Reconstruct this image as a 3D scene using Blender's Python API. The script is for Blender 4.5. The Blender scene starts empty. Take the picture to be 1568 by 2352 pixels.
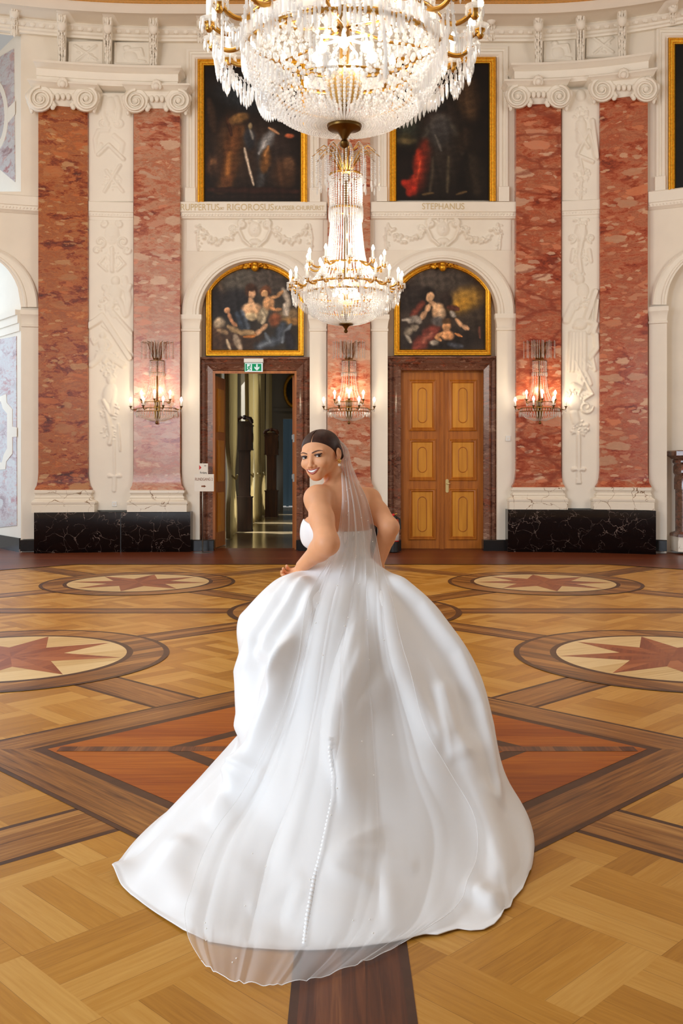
import bpy, math, random
import numpy as np
from mathutils import Vector, Matrix
from mathutils.bvhtree import BVHTree

PI = math.pi
sc = bpy.context.scene
COL = sc.collection

# ------------------------------------------------------------------ camera
F, CX, HZ, EYE = 2200.0, 784.0, 1068.0, 1.5      # focal length in pixels of the 1568 x 2352 frame
cam_d = bpy.data.cameras.new('camera')
cam = bpy.data.objects.new('camera', cam_d)
COL.objects.link(cam)
cam.location = (0, 0, EYE)
cam.rotation_euler = (PI / 2, 0, 0)
cam_d.sensor_fit = 'VERTICAL'
cam_d.sensor_height = 36.0
cam_d.sensor_width = 24.0
cam_d.lens = 36.0 * F / 2352.0
cam_d.shift_y = (HZ - 1176.0) / 2352.0
cam_d.clip_end = 200
sc.camera = cam

# ------------------------------------------------------------------ exposure and world
sc.view_settings.view_transform = 'Standard'
sc.view_settings.look = 'None'
sc.view_settings.gamma = 1.0
sc.view_settings.use_curve_mapping = False
sc.view_settings.exposure = 0.03

w = bpy.data.worlds.new('daylight')
sc.world = w
w.use_nodes = True
bg = w.node_tree.nodes['Background']
bg.inputs[0].default_value = (1.0, 0.95, 0.89, 1)
bg.inputs[1].default_value = 0.38

def area_light(name, loc, target, sx, sy, power, color):
    d = bpy.data.lights.new(name, 'AREA')
    d.shape = 'RECTANGLE'; d.size = sx; d.size_y = sy
    d.energy = power; d.color = color
    o = bpy.data.objects.new(name, d)
    COL.objects.link(o)
    o.location = loc
    o.rotation_euler = (Vector(target) - Vector(loc)).to_track_quat('-Z', 'Y').to_euler()
    return o

# daylight through the tall windows that the photo only shows by their light, and one added fill for the hall
area_light('window_light_side', (-6.0, -0.2, 3.1), (0.0, 4.0, 0.8), 2.4, 4.4, 500, (0.72, 0.86, 1.0))
area_light('window_light_far_side', (-9.2, 17.4, 3.4), (-4.0, 15.0, 2.6), 2.6, 6.0, 170, (0.62, 0.82, 1.0))
area_light('window_light_opposite', (8.2, 7.0, 4.5), (-1.0, 16.0, 4.0), 3.0, 5.0, 210, (1.0, 0.95, 0.88))
area_light('hall_fill_light', (-6.5, 6.5, 5.5), (2.0, 16.5, 4.5), 4.0, 5.0, 340, (1.0, 0.93, 0.84))  # unseen warm fill, added to brighten the end wall
area_light('window_light_corridor', (-4.2, 24.0, 2.6), (-1.0, 23.0, 0.0), 7.0, 3.4, 420, (0.98, 1.0, 0.95))

def sun_spot(loc, target, power, angle):
    d = bpy.data.lights.new('sun_through_gap', 'SPOT'); d.energy = power; d.spot_size = math.radians(angle); d.spot_blend = 0.15; d.shadow_soft_size = 0.02
    o = bpy.data.objects.new('sun_through_gap', d); COL.objects.link(o); o.location = loc
    o.rotation_euler = (Vector(target) - Vector(loc)).to_track_quat('-Z', 'Y').to_euler()
# sun between the curtains of the corridor windows
for y_ in (21.55, 24.85, 28.95):
    sun_spot((-7.0, y_, 5.4), (-1.55, y_ - 0.3, 0.0), 9000, 7)

# ------------------------------------------------------------------ helpers
def lin(r, g, b, a=1.0):
    def f(c):
        c = c / 255.0
        return c / 12.92 if c <= 0.04045 else ((c + 0.055) / 1.055) ** 2.4
    return (f(r), f(g), f(b), a)

def wall_y(X):
    """depth of the gently curved end wall"""
    if X < -2.9:
        d = min(-2.9 - X, 3.2); return 16.75 - 0.052 * d * d - max(0.0, -6.1 - X) * 0.34
    if X > 3.0:
        d = min(X - 3.0, 2.9); return 16.75 - 0.095 * d * d - max(0.0, X - 5.9) * 0.55
    return 16.75

def pt(px, py, off=0.0):
    """point seen at pixel (px, py), OFF metres in front of the end wall"""
    Y = 16.7
    for _ in range(6):
        Y = wall_y((px - CX) / F * Y) - off
    return Vector(((px - CX) / F * Y, Y, EYE + (HZ - py) / F * Y))

def P(px, py, Y):
    return Vector(((px - CX) / F * Y, Y, EYE + (HZ - py) / F * Y))

def G(px, py, z=0.0):
    """point on the floor seen at a pixel"""
    Y = F * (EYE - z) / (py - HZ)
    return Vector(((px - CX) / F * Y, Y, z))

def setp(o, label=None, cat=None, group=None, kind=None):
    if label: o['label'] = label
    if cat: o['category'] = cat
    if group: o['group'] = group
    if kind: o['kind'] = kind
    return o

def empty(name, loc, label=None, cat=None, group=None, kind=None, rz=0.0):
    o = bpy.data.objects.new(name, None)
    COL.objects.link(o)
    o.location = loc
    o.rotation_euler = (0, 0, rz)
    o.empty_display_size = 0.1
    return setp(o, label, cat, group, kind)

def origin_of(parent):
    v = Vector((0, 0, 0))
    while parent is not None:
        v = v + Vector(parent.location); parent = parent.parent
    return v

class MB:
    """collects shapes; build() links them as ONE mesh object"""
    def __init__(self):
        self.v = []; self.f = []; self.m = []
    def add(self, verts, faces, mi=0):
        b = len(self.v)
        self.v.extend([tuple(p) for p in verts])
        self.f.extend([tuple(b + i for i in fc) for fc in faces])
        self.m.extend([mi] * len(faces))
        return self
    def box(self, x0, x1, y0, y1, z0, z1, mi=0):
        vs = [(x0,y0,z0),(x1,y0,z0),(x1,y1,z0),(x0,y1,z0),(x0,y0,z1),(x1,y0,z1),(x1,y1,z1),(x0,y1,z1)]
        return self.add(vs, [(0,3,2,1),(4,5,6,7),(0,1,5,4),(1,2,6,5),(2,3,7,6),(3,0,4,7)], mi)
    def loft(self, rings, mi=0, caps=(True, True), closed=True):
        n = len(rings[0]); vs = [p for r in rings for p in r]; fs = []
        for i in range(len(rings) - 1):
            for j in range(n if closed else n - 1):
                k = (j + 1) % n
                fs.append((i*n+j, i*n+k, (i+1)*n+k, (i+1)*n+j))
        if closed and caps[0]: fs.append(tuple(range(n - 1, -1, -1)))
        if closed and caps[1]: fs.append(tuple((len(rings) - 1) * n + j for j in range(n)))
        return self.add(vs, fs, mi)
    def tube(self, pts, rad, n=8, mi=0, caps=True):
        pts = [Vector(p) for p in pts]
        if not hasattr(rad, '__len__'): rad = [rad] * len(pts)
        rings = []; up = None
        for i, p in enumerate(pts):
            t = (pts[min(i+1, len(pts)-1)] - pts[max(i-1, 0)])
            t = t.normalized() if t.length > 1e-9 else Vector((0, 0, 1))
            if up is None:
                up = Vector((0, 0, 1)) if abs(t.z) < 0.9 else Vector((1, 0, 0))
            a = t.cross(up)
            if a.length < 1e-6: a = t.orthogonal()
            a.normalize(); b = a.cross(t).normalized(); up = b
            rings.append([p + (a * math.cos(q) + b * math.sin(q)) * rad[i] for q in [2*PI*k/n for k in range(n)]])
        return self.loft(rings, mi, (caps, caps))
    def lathe(self, prof, c=(0, 0, 0), n=24, mi=0, a0=0.0, a1=2*PI, caps=True):
        """prof: (radius, z) list, turned about the vertical through c"""
        full = abs(a1 - a0 - 2*PI) < 1e-6
        m = n if full else n + 1
        rings = []
        for r, z in prof:
            r = max(r, 1e-5)
            rings.append([(c[0] + r*math.cos(a0+(a1-a0)*k/n), c[1] + r*math.sin(a0+(a1-a0)*k/n), c[2] + z) for k in range(m)])
        return self.loft(rings, mi, (True, True) if full and caps else (False, False), full)
    def ball(self, c, r, n=8, m=5, mi=0, s=(1, 1, 1)):
        prof = [(math.sin(PI*i/m), -math.cos(PI*i/m)) for i in range(m + 1)]
        rings = [[(c[0]+r*s[0]*max(q,1e-3)*math.cos(2*PI*k/n), c[1]+r*s[1]*max(q,1e-3)*math.sin(2*PI*k/n), c[2]+r*s[2]*z) for k in range(n)] for q, z in prof]
        return self.loft(rings, mi)
    def build(self, name, mat, parent=None, smooth=False, auto=None):
        me = bpy.data.meshes.new(name)
        o = origin_of(parent)
        vs = [(p[0]-o.x, p[1]-o.y, p[2]-o.z) for p in self.v]
        me.from_pydata(vs, [], self.f)
        for mm in (mat if isinstance(mat, (list, tuple)) else [mat]): me.materials.append(mm)
        if any(self.m): me.polygons.foreach_set('material_index', self.m)
        if smooth or auto:
            me.polygons.foreach_set('use_smooth', [True] * len(me.polygons))
        if auto and hasattr(me, 'set_sharp_from_angle'):
            me.set_sharp_from_angle(angle=math.radians(auto))
        me.update()
        ob = bpy.data.objects.new(name, me)
        COL.objects.link(ob)
        if parent is not None: ob.parent = parent
        return ob

def np_mesh(name, V, Fc, mat, parent=None, smooth=True):
    """quads/tris given as numpy arrays"""
    me = bpy.data.meshes.new(name)
    o = origin_of(parent)
    V = np.asarray(V, dtype=np.float32) - np.array([o.x, o.y, o.z], dtype=np.float32)
    Fc = np.asarray(Fc, dtype=np.int32)
    k = Fc.shape[1]
    me.vertices.add(len(V)); me.vertices.foreach_set('co', V.ravel())
    me.loops.add(Fc.size); me.loops.foreach_set('vertex_index', Fc.ravel())
    me.polygons.add(len(Fc))
    me.polygons.foreach_set('loop_start', np.arange(0, Fc.size, k, dtype=np.int32))
    me.polygons.foreach_set('loop_total', np.full(len(Fc), k, dtype=np.int32))
    me.materials.append(mat)
    me.update(calc_edges=True); me.validate()
    me.polygons.foreach_set('use_smooth', [smooth] * len(me.polygons))
    ob = bpy.data.objects.new(name, me)
    COL.objects.link(ob)
    if parent is not None: ob.parent = parent
    return ob

def grid_faces(nr, nc, wrap=False):
    i = np.arange(nr - 1)[:, None]; j = np.arange(nc if wrap else nc - 1)[None, :]
    k = (j + 1) % nc
    return np.stack([i*nc+j, i*nc+k, (i+1)*nc+k, (i+1)*nc+j], -1).reshape(-1, 4)

def copy_tree(o, parent=None):
    c = o.copy(); COL.objects.link(c)
    c.parent = parent
    for ch in [x for x in bpy.data.objects if x.parent == o]:
        copy_tree(ch, c)
    return c

# wall mouldings ---------------------------------------------------------
def mould(mb, px0, px1, rows, n=1, ref=None, back=-0.03, mi=0):
    """rows: (py, off, extra) from top to bottom; horizontal courses that follow the curve of the wall"""
    rings = []
    for r in rows:
        py, off = r[0], r[1]; ex = r[2] if len(r) > 2 else 0.0
        rp = (px0 + px1) / 2 if ref is None else ref
        z = pt(rp, py, off).z
        a, b = px0 - ex, px1 + ex
        ring = []
        for k in range(n + 1):
            p = pt(a + (b - a) * k / n, py, off); ring.append((p.x, p.y, z))
        r0, r1 = ring[0], ring[-1]
        ring.append((r1[0], wall_y(r1[0]) - back, z))
        for k in range(n - 1, 0, -1):
            q = ring[k]; ring.append((q[0], wall_y(q[0]) - back, z))
        ring.append((r0[0], wall_y(r0[0]) - back, z))
        rings.append(ring)
    return mb.loft(rings[::-1], mi)

def sweep(mb, path, prof, closed=False, mi=0, inward=1.0):
    """sweeps prof (inset in px, off in m) along a path of pixels on the wall; positive inset = to the left of travel * inward"""
    n = len(path); rings = []
    for i in range(n):
        p = Vector(path[i])
        a = Vector(path[i-1]) if (closed or i > 0) else None
        b = Vector(path[(i+1) % n]) if (closed or i < n-1) else None
        d0 = (p - a).normalized() if a is not None else (b - p).normalized()
        d1 = (b - p).normalized() if b is not None else d0
        n0 = Vector((d0.y, -d0.x)); n1 = Vector((d1.y, -d1.x))
        nn = n0 + n1
        nn = nn / max(0.35, nn.dot(n0)) if nn.length > 1e-6 else n0
        rings.append([pt(p.x + nn.x*s*inward, p.y + nn.y*s*inward, o) for s, o in prof])
    m = len(prof)
    vs = [q for r in rings for q in r]; fs = []
    for i in range(n if closed else n - 1):
        k = (i + 1) % n
        for j in range(m - 1):
            fs.append((i*m+j, i*m+j+1, k*m+j+1, k*m+j))
    if not closed:
        fs.append(tuple(range(m))); fs.append(tuple((n-1)*m+j for j in range(m-1, -1, -1)))
    return mb.add(vs, fs, mi)

def slab(mb, poly, off0, off1, mi=0):
    """a polygon of pixels cut to shape between two distances from the wall"""
    n = len(poly)
    f = [pt(x, y, off1) for x, y in poly]
    b = [Vector((p.x, p.y + (off1 - off0), p.z)) for p in f]
    fs = [tuple(range(n)), tuple(range(2*n-1, n-1, -1))]
    for j in range(n):
        k = (j + 1) % n
        fs.append((j, n+j, n+k, k))
    return mb.add(f + b, fs, mi)

def rect(x0, y0, x1, y1): return [(x0, y1), (x1, y1), (x1, y0), (x0, y0)]
def arc(cx, cy, rx, ry, a0, a1, n):
    return [(cx + rx*math.cos(math.radians(a0+(a1-a0)*i/n)), cy - ry*math.sin(math.radians(a0+(a1-a0)*i/n))) for i in range(n+1)]
# ------------------------------------------------------------------ materials
def new_mat(name):
    m = bpy.data.materials.new(name); m.use_nodes = True
    nt = m.node_tree
    for n in list(nt.nodes): nt.nodes.remove(n)
    out = nt.nodes.new('ShaderNodeOutputMaterial')
    return m, nt, out
def N(nt, kind, **kw):
    n = nt.nodes.new('ShaderNode' + kind)
    for k, v in kw.items():
        if k in n.inputs: n.inputs[k].default_value = v
        else: setattr(n, k, v)
    return n
def L(nt, a, b): nt.links.new(a, b)
def ramp(nt, stops, src, interp='LINEAR'):
    r = nt.nodes.new('ShaderNodeValToRGB')
    r.color_ramp.interpolation = interp
    e = r.color_ramp.elements
    while len(e) < len(stops): e.new(0.5)
    for i, (p, c) in enumerate(stops):
        e[i].position = p; e[i].color = c
    L(nt, src, r.inputs[0])
    return r
def math_n(nt, op, a, b=None, c=None):
    n = nt.nodes.new('ShaderNodeMath'); n.operation = op
    for i, x in enumerate((a, b, c)):
        if x is None: continue
        if isinstance(x, (int, float)): n.inputs[i].default_value = x
        else: L(nt, x, n.inputs[i])
    return n.outputs[0]
def mixc(nt, fac, a, b, mode='MIX'):
    n = nt.nodes.new('ShaderNodeMix'); n.data_type = 'RGBA'; n.blend_type = mode
    if isinstance(fac, (int, float)): n.inputs[0].default_value = fac
    else: L(nt, fac, n.inputs[0])
    for i, x in ((6, a), (7, b)):
        if isinstance(x, tuple): n.inputs[i].default_value = x
        else: L(nt, x, n.inputs[i])
    return n.outputs[2]
def principled(name, color, rough=0.5, metal=0.0, spec=0.5, noise=0.0, nscale=8.0, bump=0.0, bscale=40.0, coat=0.0, sheen=0.0, sss=0.0):
    m, nt, out = new_mat(name)
    b = N(nt, 'BsdfPrincipled')
    b.inputs['Roughness'].default_value = rough; b.inputs['Metallic'].default_value = metal
    b.inputs['Specular IOR Level'].default_value = spec
    b.inputs['Coat Weight'].default_value = coat; b.inputs['Sheen Weight'].default_value = sheen
    if sss:
        b.inputs['Subsurface Weight'].default_value = sss; b.inputs['Subsurface Radius'].default_value = (0.02, 0.008, 0.004)
        b.inputs['Subsurface Scale'].default_value = 0.4
    g = N(nt, 'NewGeometry')
    nz = N(nt, 'TexNoise'); nz.inputs['Scale'].default_value = nscale; nz.inputs['Detail'].default_value = 5
    L(nt, g.outputs['Position'], nz.inputs['Vector'])
    if noise:
        lo = tuple(c*(1-noise) for c in color[:3]) + (1,); hi = tuple(min(1, c*(1+noise)) for c in color[:3]) + (1,)
        r = ramp(nt, [(0.3, lo), (0.7, hi)], nz.outputs['Fac'])
        L(nt, r.outputs[0], b.inputs['Base Color'])
    else:
        b.inputs['Base Color'].default_value = color
    if bump:
        n2 = N(nt, 'TexNoise'); n2.inputs['Scale'].default_value = bscale; n2.inputs['Detail'].default_value = 4
        L(nt, g.outputs['Position'], n2.inputs['Vector'])
        bp = N(nt, 'Bump'); bp.inputs['Strength'].default_value = bump; bp.inputs['Distance'].default_value = 0.01
        L(nt, n2.outputs['Fac'], bp.inputs['Height']); L(nt, bp.outputs[0], b.inputs['Normal'])
    L(nt, b.outputs[0], out.inputs[0])
    return m
def emitter(name, color, strength):
    m, nt, out = new_mat(name)
    e = N(nt, 'Emission'); e.inputs[0].default_value = color; e.inputs[1].default_value = strength
    L(nt, e.outputs[0], out.inputs[0]); return m

def red_marble(name, stops, tilt, scale, seed, rough=0.22, clast=(178, 138, 114), vein=0.0, clasts=0.8):
    m, nt, out = new_mat(name)
    g = N(nt, 'NewGeometry')
    mp = N(nt, 'Mapping'); mp.inputs['Rotation'].default_value = (0, tilt, 0)
    mp.inputs['Location'].default_value = (seed, seed*1.7, seed*0.6); mp.inputs['Scale'].default_value = (0.75, 0.75, 1.9)
    L(nt, g.outputs['Position'], mp.inputs['Vector'])
    d = N(nt, 'TexNoise'); d.inputs['Scale'].default_value = 1.5*scale; d.inputs['Detail'].default_value = 8; d.inputs['Roughness'].default_value = 0.66
    L(nt, mp.outputs[0], d.inputs['Vector'])
    warp = N(nt, 'VectorMath'); warp.operation = 'MULTIPLY_ADD'
    L(nt, d.outputs['Color'], warp.inputs[0]); warp.inputs[1].default_value = (0.5, 0.5, 0.5); L(nt, mp.outputs[0], warp.inputs[2])
    n1 = N(nt, 'TexNoise'); n1.inputs['Scale'].default_value = 2.6*scale; n1.inputs['Detail'].default_value = 12; n1.inputs['Roughness'].default_value = 0.82; n1.inputs['Distortion'].default_value = 0.3
    L(nt, warp.outputs[0], n1.inputs['Vector'])
    big = N(nt, 'TexNoise'); big.inputs['Scale'].default_value = 1.3; big.inputs['Detail'].default_value = 2
    L(nt, mp.outputs[0], big.inputs['Vector'])
    k = math_n(nt, 'ADD', math_n(nt, 'MULTIPLY', n1.outputs['Fac'], 1.55), math_n(nt, 'MULTIPLY', math_n(nt, 'SUBTRACT', big.outputs['Fac'], 1.02), 0.55))
    r = ramp(nt, stops, k)
    # clasts of paler broken stone in two sizes, crowded in some beds and rare in others
    n3 = N(nt, 'TexNoise'); n3.inputs['Scale'].default_value = 9*scale; n3.inputs['Detail'].default_value = 8; n3.inputs['Roughness'].default_value = 0.7
    L(nt, warp.outputs[0], n3.inputs['Vector'])
    c1 = r.outputs[0]
    d0, d1, d2 = [lin(*[clast[i]-q[i] for i in range(3)]) for q in ((6, 46, 52), (26, 30, 26), (0, 0, 0))]
    for sc_, rnd, lim, wgt in ((6.5, 0.42, 0.36, 0.75), (2.7, 0.60, 0.42, clasts)):
        vo = N(nt, 'TexVoronoi'); vo.feature = 'F1'; vo.inputs['Scale'].default_value = sc_*scale
        L(nt, warp.outputs[0], vo.inputs['Vector'])
        rc_ = N2(nt, vo.outputs['Color'])
        thr = math_n(nt, 'ADD', math_n(nt, 'MULTIPLY', math_n(nt, 'SUBTRACT', big.outputs['Fac'], 0.5), 1.6), rnd)
        sel = math_n(nt, 'GREATER_THAN', rc_, thr)
        edge = math_n(nt, 'ADD', vo.outputs['Distance'], math_n(nt, 'MULTIPLY', math_n(nt, 'SUBTRACT', n3.outputs['Fac'], 0.5), 0.22))
        ins = ramp(nt, [(lim-.03, (1, 1, 1, 1)), (lim+.01, (0, 0, 0, 1))], edge)
        gn = N(nt, 'SeparateColor'); L(nt, vo.outputs['Color'], gn.inputs[0])
        tone = math_n(nt, 'ADD', math_n(nt, 'MULTIPLY', gn.outputs[1], 0.62), math_n(nt, 'MULTIPLY', n3.outputs['Fac'], 0.38))
        cl = ramp(nt, [(0.28, d0), (0.5, d1), (0.72, d2)], tone)
        c1 = mixc(nt, math_n(nt, 'MULTIPLY', math_n(nt, 'MULTIPLY', sel, ins.outputs[0]), wgt), c1, cl.outputs[0])
    if vein:
        v2 = N(nt, 'TexVoronoi'); v2.feature = 'DISTANCE_TO_EDGE'; v2.inputs['Scale'].default_value = 1.3*scale
        L(nt, warp.outputs[0], v2.inputs['Vector'])
        ve = ramp(nt, [(0.0, (1, 1, 1, 1)), (0.03, (0.6, 0.6, 0.6, 1)), (0.05, (0, 0, 0, 1))], v2.outputs['Distance'])
        c1 = mixc(nt, math_n(nt, 'MULTIPLY', ve.outputs[0], vein), c1, lin(132, 52, 30))
    b = N(nt, 'BsdfPrincipled'); b.inputs['Roughness'].default_value = rough
    L(nt, c1, b.inputs['Base Color']); L(nt, b.outputs[0], out.inputs[0])
    return m
def N2(nt, color_socket):
    s = nt.nodes.new('ShaderNodeSeparateColor'); L(nt, color_socket, s.inputs[0]); return s.outputs[0]

M = {}
M['plaster'] = principled('white plaster', lin(236, 226, 211), 0.75, noise=0.03, nscale=2.0, bump=0.05)
M['stucco'] = principled('white stucco', lin(240, 232, 219), 0.7, noise=0.02, nscale=3.0)
M['letter'] = principled('ochre lettering', lin(212, 190, 148), 0.6)
M['gilt'] = principled('gilding', lin(226, 166, 48), 0.36, metal=0.85, noise=0.22, nscale=30, bump=0.35, bscale=70)
M['brass'] = principled('brass', lin(190, 142, 66), 0.28, metal=1.0)
M['pale_brass'] = principled('pale brass', lin(224, 204, 146), 0.3, metal=0.5)
M['bronze'] = principled('dark bronze', lin(112, 84, 44), 0.38, metal=1.0)
M['black'] = principled('black marble skirting', lin(22, 22, 24), 0.2)
M['steel'] = principled('brushed steel', lin(150, 146, 140), 0.35, metal=0.9)
M['white_plastic'] = principled('white plastic', lin(235, 235, 232), 0.4)
M['cardboard'] = principled('white sign board', lin(236, 230, 220), 0.6)
M['sign_red'] = principled('red print', lin(205, 40, 42), 0.6)
M['sign_brown'] = principled('brown print', lin(140, 84, 52), 0.6)
M['sign_dark'] = principled('dark print', lin(70, 60, 58), 0.6)
M['red_paint'] = principled('red enamel', lin(205, 16, 14), 0.3)
M['dark_rubber'] = principled('dark rubber', lin(26, 24, 24), 0.5)
M['orange_plastic'] = principled('yellow plastic', lin(200, 150, 40), 0.4)

A1 = [(0.25, lin(66, 24, 12)), (0.36, lin(116, 44, 20)), (0.44, lin(152, 68, 30)), (0.50, lin(184, 112, 58)), (0.56, lin(140, 78, 50)), (0.64, lin(178, 92, 36)), (0.76, lin(200, 140, 84))]
A2 = [(0.25, lin(116, 46, 30)), (0.36, lin(158, 74, 46)), (0.44, lin(182, 108, 76)), (0.50, lin(192, 142, 112)), (0.56, lin(166, 112, 86)), (0.64, lin(180, 98, 64)), (0.76, lin(208, 166, 132))]
A3 = [(0.25, lin(104, 38, 22)), (0.36, lin(150, 60, 32)), (0.44, lin(172, 82, 50)), (0.50, lin(186, 114, 80)), (0.56, lin(154, 84, 58)), (0.64, lin(174, 78, 44)), (0.76, lin(204, 148, 110))]
M['marble_orange'] = red_marble('orange red marble', A1, 0.25, 1.15, 3.1, clast=(196, 150, 104), clasts=0.7)
M['marble_pink'] = red_marble('pink red marble', A2, 0.2, 1.0, 7.7, clast=(212, 176, 148), clasts=0.85)
M['marble_red'] = red_marble('salmon red marble', A3, 0.12, 0.85, 12.9, vein=0.8, clast=(214, 172, 142), clasts=0.9)
M['marble_red_slant'] = red_marble('slanted salmon marble', A3, -0.45, 1.0, 21.3, clast=(210, 166, 132), clasts=0.85)
B1 = [(0.25, lin(60, 32, 24)), (0.40, lin(98, 60, 46)), (0.50, lin(132, 92, 74)), (0.60, lin(104, 66, 50)), (0.75, lin(168, 134, 112))]
M['marble_brown'] = red_marble('red brown marble', B1, 0.8, 2.2, 5.3, rough=0.16, clast=(160, 124, 104), clasts=0.5)
J1 = [(0.3, lin(150, 120, 124)), (0.45, lin(196, 178, 182)), (0.55, lin(200, 204, 206)), (0.7, lin(178, 120, 122))]
M['marble_pale'] = red_marble('pale painted marble', J1, 0.6, 1.0, 9.0, rough=0.4, clast=(206, 206, 206))

def veined(name, base, vein, vein2, scale, width, rough=0.18):
    m, nt, out = new_mat(name)
    g = N(nt, 'NewGeometry')
    d = N(nt, 'TexNoise'); d.inputs['Scale'].default_value = 2.0*scale; d.inputs['Detail'].default_value = 6
    L(nt, g.outputs['Position'], d.inputs['Vector'])
    warp = N(nt, 'VectorMath'); warp.operation = 'MULTIPLY_ADD'
    L(nt, d.outputs['Color'], warp.inputs[0]); warp.inputs[1].default_value = (0.5, 0.5, 0.5); L(nt, g.outputs['Position'], warp.inputs[2])
    v = N(nt, 'TexVoronoi'); v.feature = 'DISTANCE_TO_EDGE'; v.inputs['Scale'].default_value = 2.4*scale
    L(nt, warp.outputs[0], v.inputs['Vector'])
    n2 = N(nt, 'TexNoise'); n2.inputs['Scale'].default_value = 3.1*scale; n2.inputs['Detail'].default_value = 3
    L(nt, g.outputs['Position'], n2.inputs['Vector'])
    wv = math_n(nt, 'MULTIPLY', math_n(nt, 'SUBTRACT', n2.outputs['Fac'], 0.42), width)
    f = math_n(nt, 'LESS_THAN', v.outputs['Distance'], wv)
    n3 = N(nt, 'TexNoise'); n3.inputs['Scale'].default_value = 9*scale; n3.inputs['Detail'].default_value = 7; n3.inputs['Roughness'].default_value = 0.75
    L(nt, warp.outputs[0], n3.inputs['Vector'])
    sp = ramp(nt, [(0.58, (0, 0, 0, 1)), (0.78, (0.6, 0.6, 0.6, 1))], n3.outputs['Fac'])
    c = mixc(nt, f, base, vein)
    c = mixc(nt, sp.outputs[0], c, vein2)
    b = N(nt, 'BsdfPrincipled'); b.inputs['Roughness'].default_value = rough
    L(nt, c, b.inputs['Base Color']); L(nt, b.outputs[0], out.inputs[0])
    return m
M['marble_black'] = veined('black marble with white veins', lin(20, 17, 18), lin(128, 112, 104), lin(74, 62, 62), 1.7, 0.055)
M['marble_white'] = veined('white marble with grey veins', lin(238, 228, 212), lin(150, 122, 96), lin(214, 196, 176), 1.2, 0.07)

def wood(name, c0, c1, axis='X', scale=1.0, rough=0.35, stripes=0.0):
    m, nt, out = new_mat(name)
    g = N(nt, 'NewGeometry')
    mp = N(nt, 'Mapping')
    s = {'X': (0.6, 9, 9), 'Y': (9, 0.6, 9), 'Z': (9, 9, 0.6)}[axis]
    mp.inputs['Scale'].default_value = tuple(q*scale for q in s)
    L(nt, g.outputs['Position'], mp.inputs['Vector'])
    n = N(nt, 'TexNoise'); n.inputs['Scale'].default_value = 2.0; n.inputs['Detail'].default_value = 6; n.inputs['Distortion'].default_value = 0.4
    L(nt, mp.outputs[0], n.inputs['Vector'])
    r = ramp(nt, [(0.3, c0), (0.7, c1)], n.outputs['Fac'])
    b = N(nt, 'BsdfPrincipled'); b.inputs['Roughness'].default_value = rough
    L(nt, r.outputs[0], b.inputs['Base Color']); L(nt, b.outputs[0], out.inputs[0])
    return m
M['door_wood'] = wood('oak door wood', lin(150, 82, 14), lin(184, 108, 26), 'Z', 1.0, 0.4)
M['door_panel'] = wood('light oak panel', lin(190, 122, 24), lin(214, 146, 40), 'Z', 1.0, 0.4)
M['clock_wood'] = wood('dark walnut', lin(34, 18, 12), lin(62, 34, 20), 'Z', 1.0, 0.4)
M['clock_wood_red'] = wood('carved walnut', lin(70, 36, 18), lin(112, 62, 30), 'Z', 1.0, 0.4)
_m, _nt, _o = new_mat('cream curtain')
_d = N(_nt, 'BsdfDiffuse'); _d.inputs[0].default_value = lin(212, 200, 164); _t = N(_nt, 'BsdfTranslucent'); _t.inputs[0].default_value = lin(222, 210, 176)
_x = N(_nt, 'MixShader'); _x.inputs[0].default_value = 0.5; L(_nt, _d.outputs[0], _x.inputs[1]); L(_nt, _t.outputs[0], _x.inputs[2]); L(_nt, _x.outputs[0], _o.inputs[0]); M['curtain'] = _m
M['grey_wall'] = principled('grey painted wall', lin(150, 144, 136), 0.7)
M['blue_light_wall'] = principled('far wall in blue light colour', lin(70, 96, 112), 0.6)  # blue light of the farthest room is put into the wall colour
M['stone_floor'] = principled('polished pale floor', lin(150, 132, 100), 0.16, noise=0.1, nscale=3)

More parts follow.
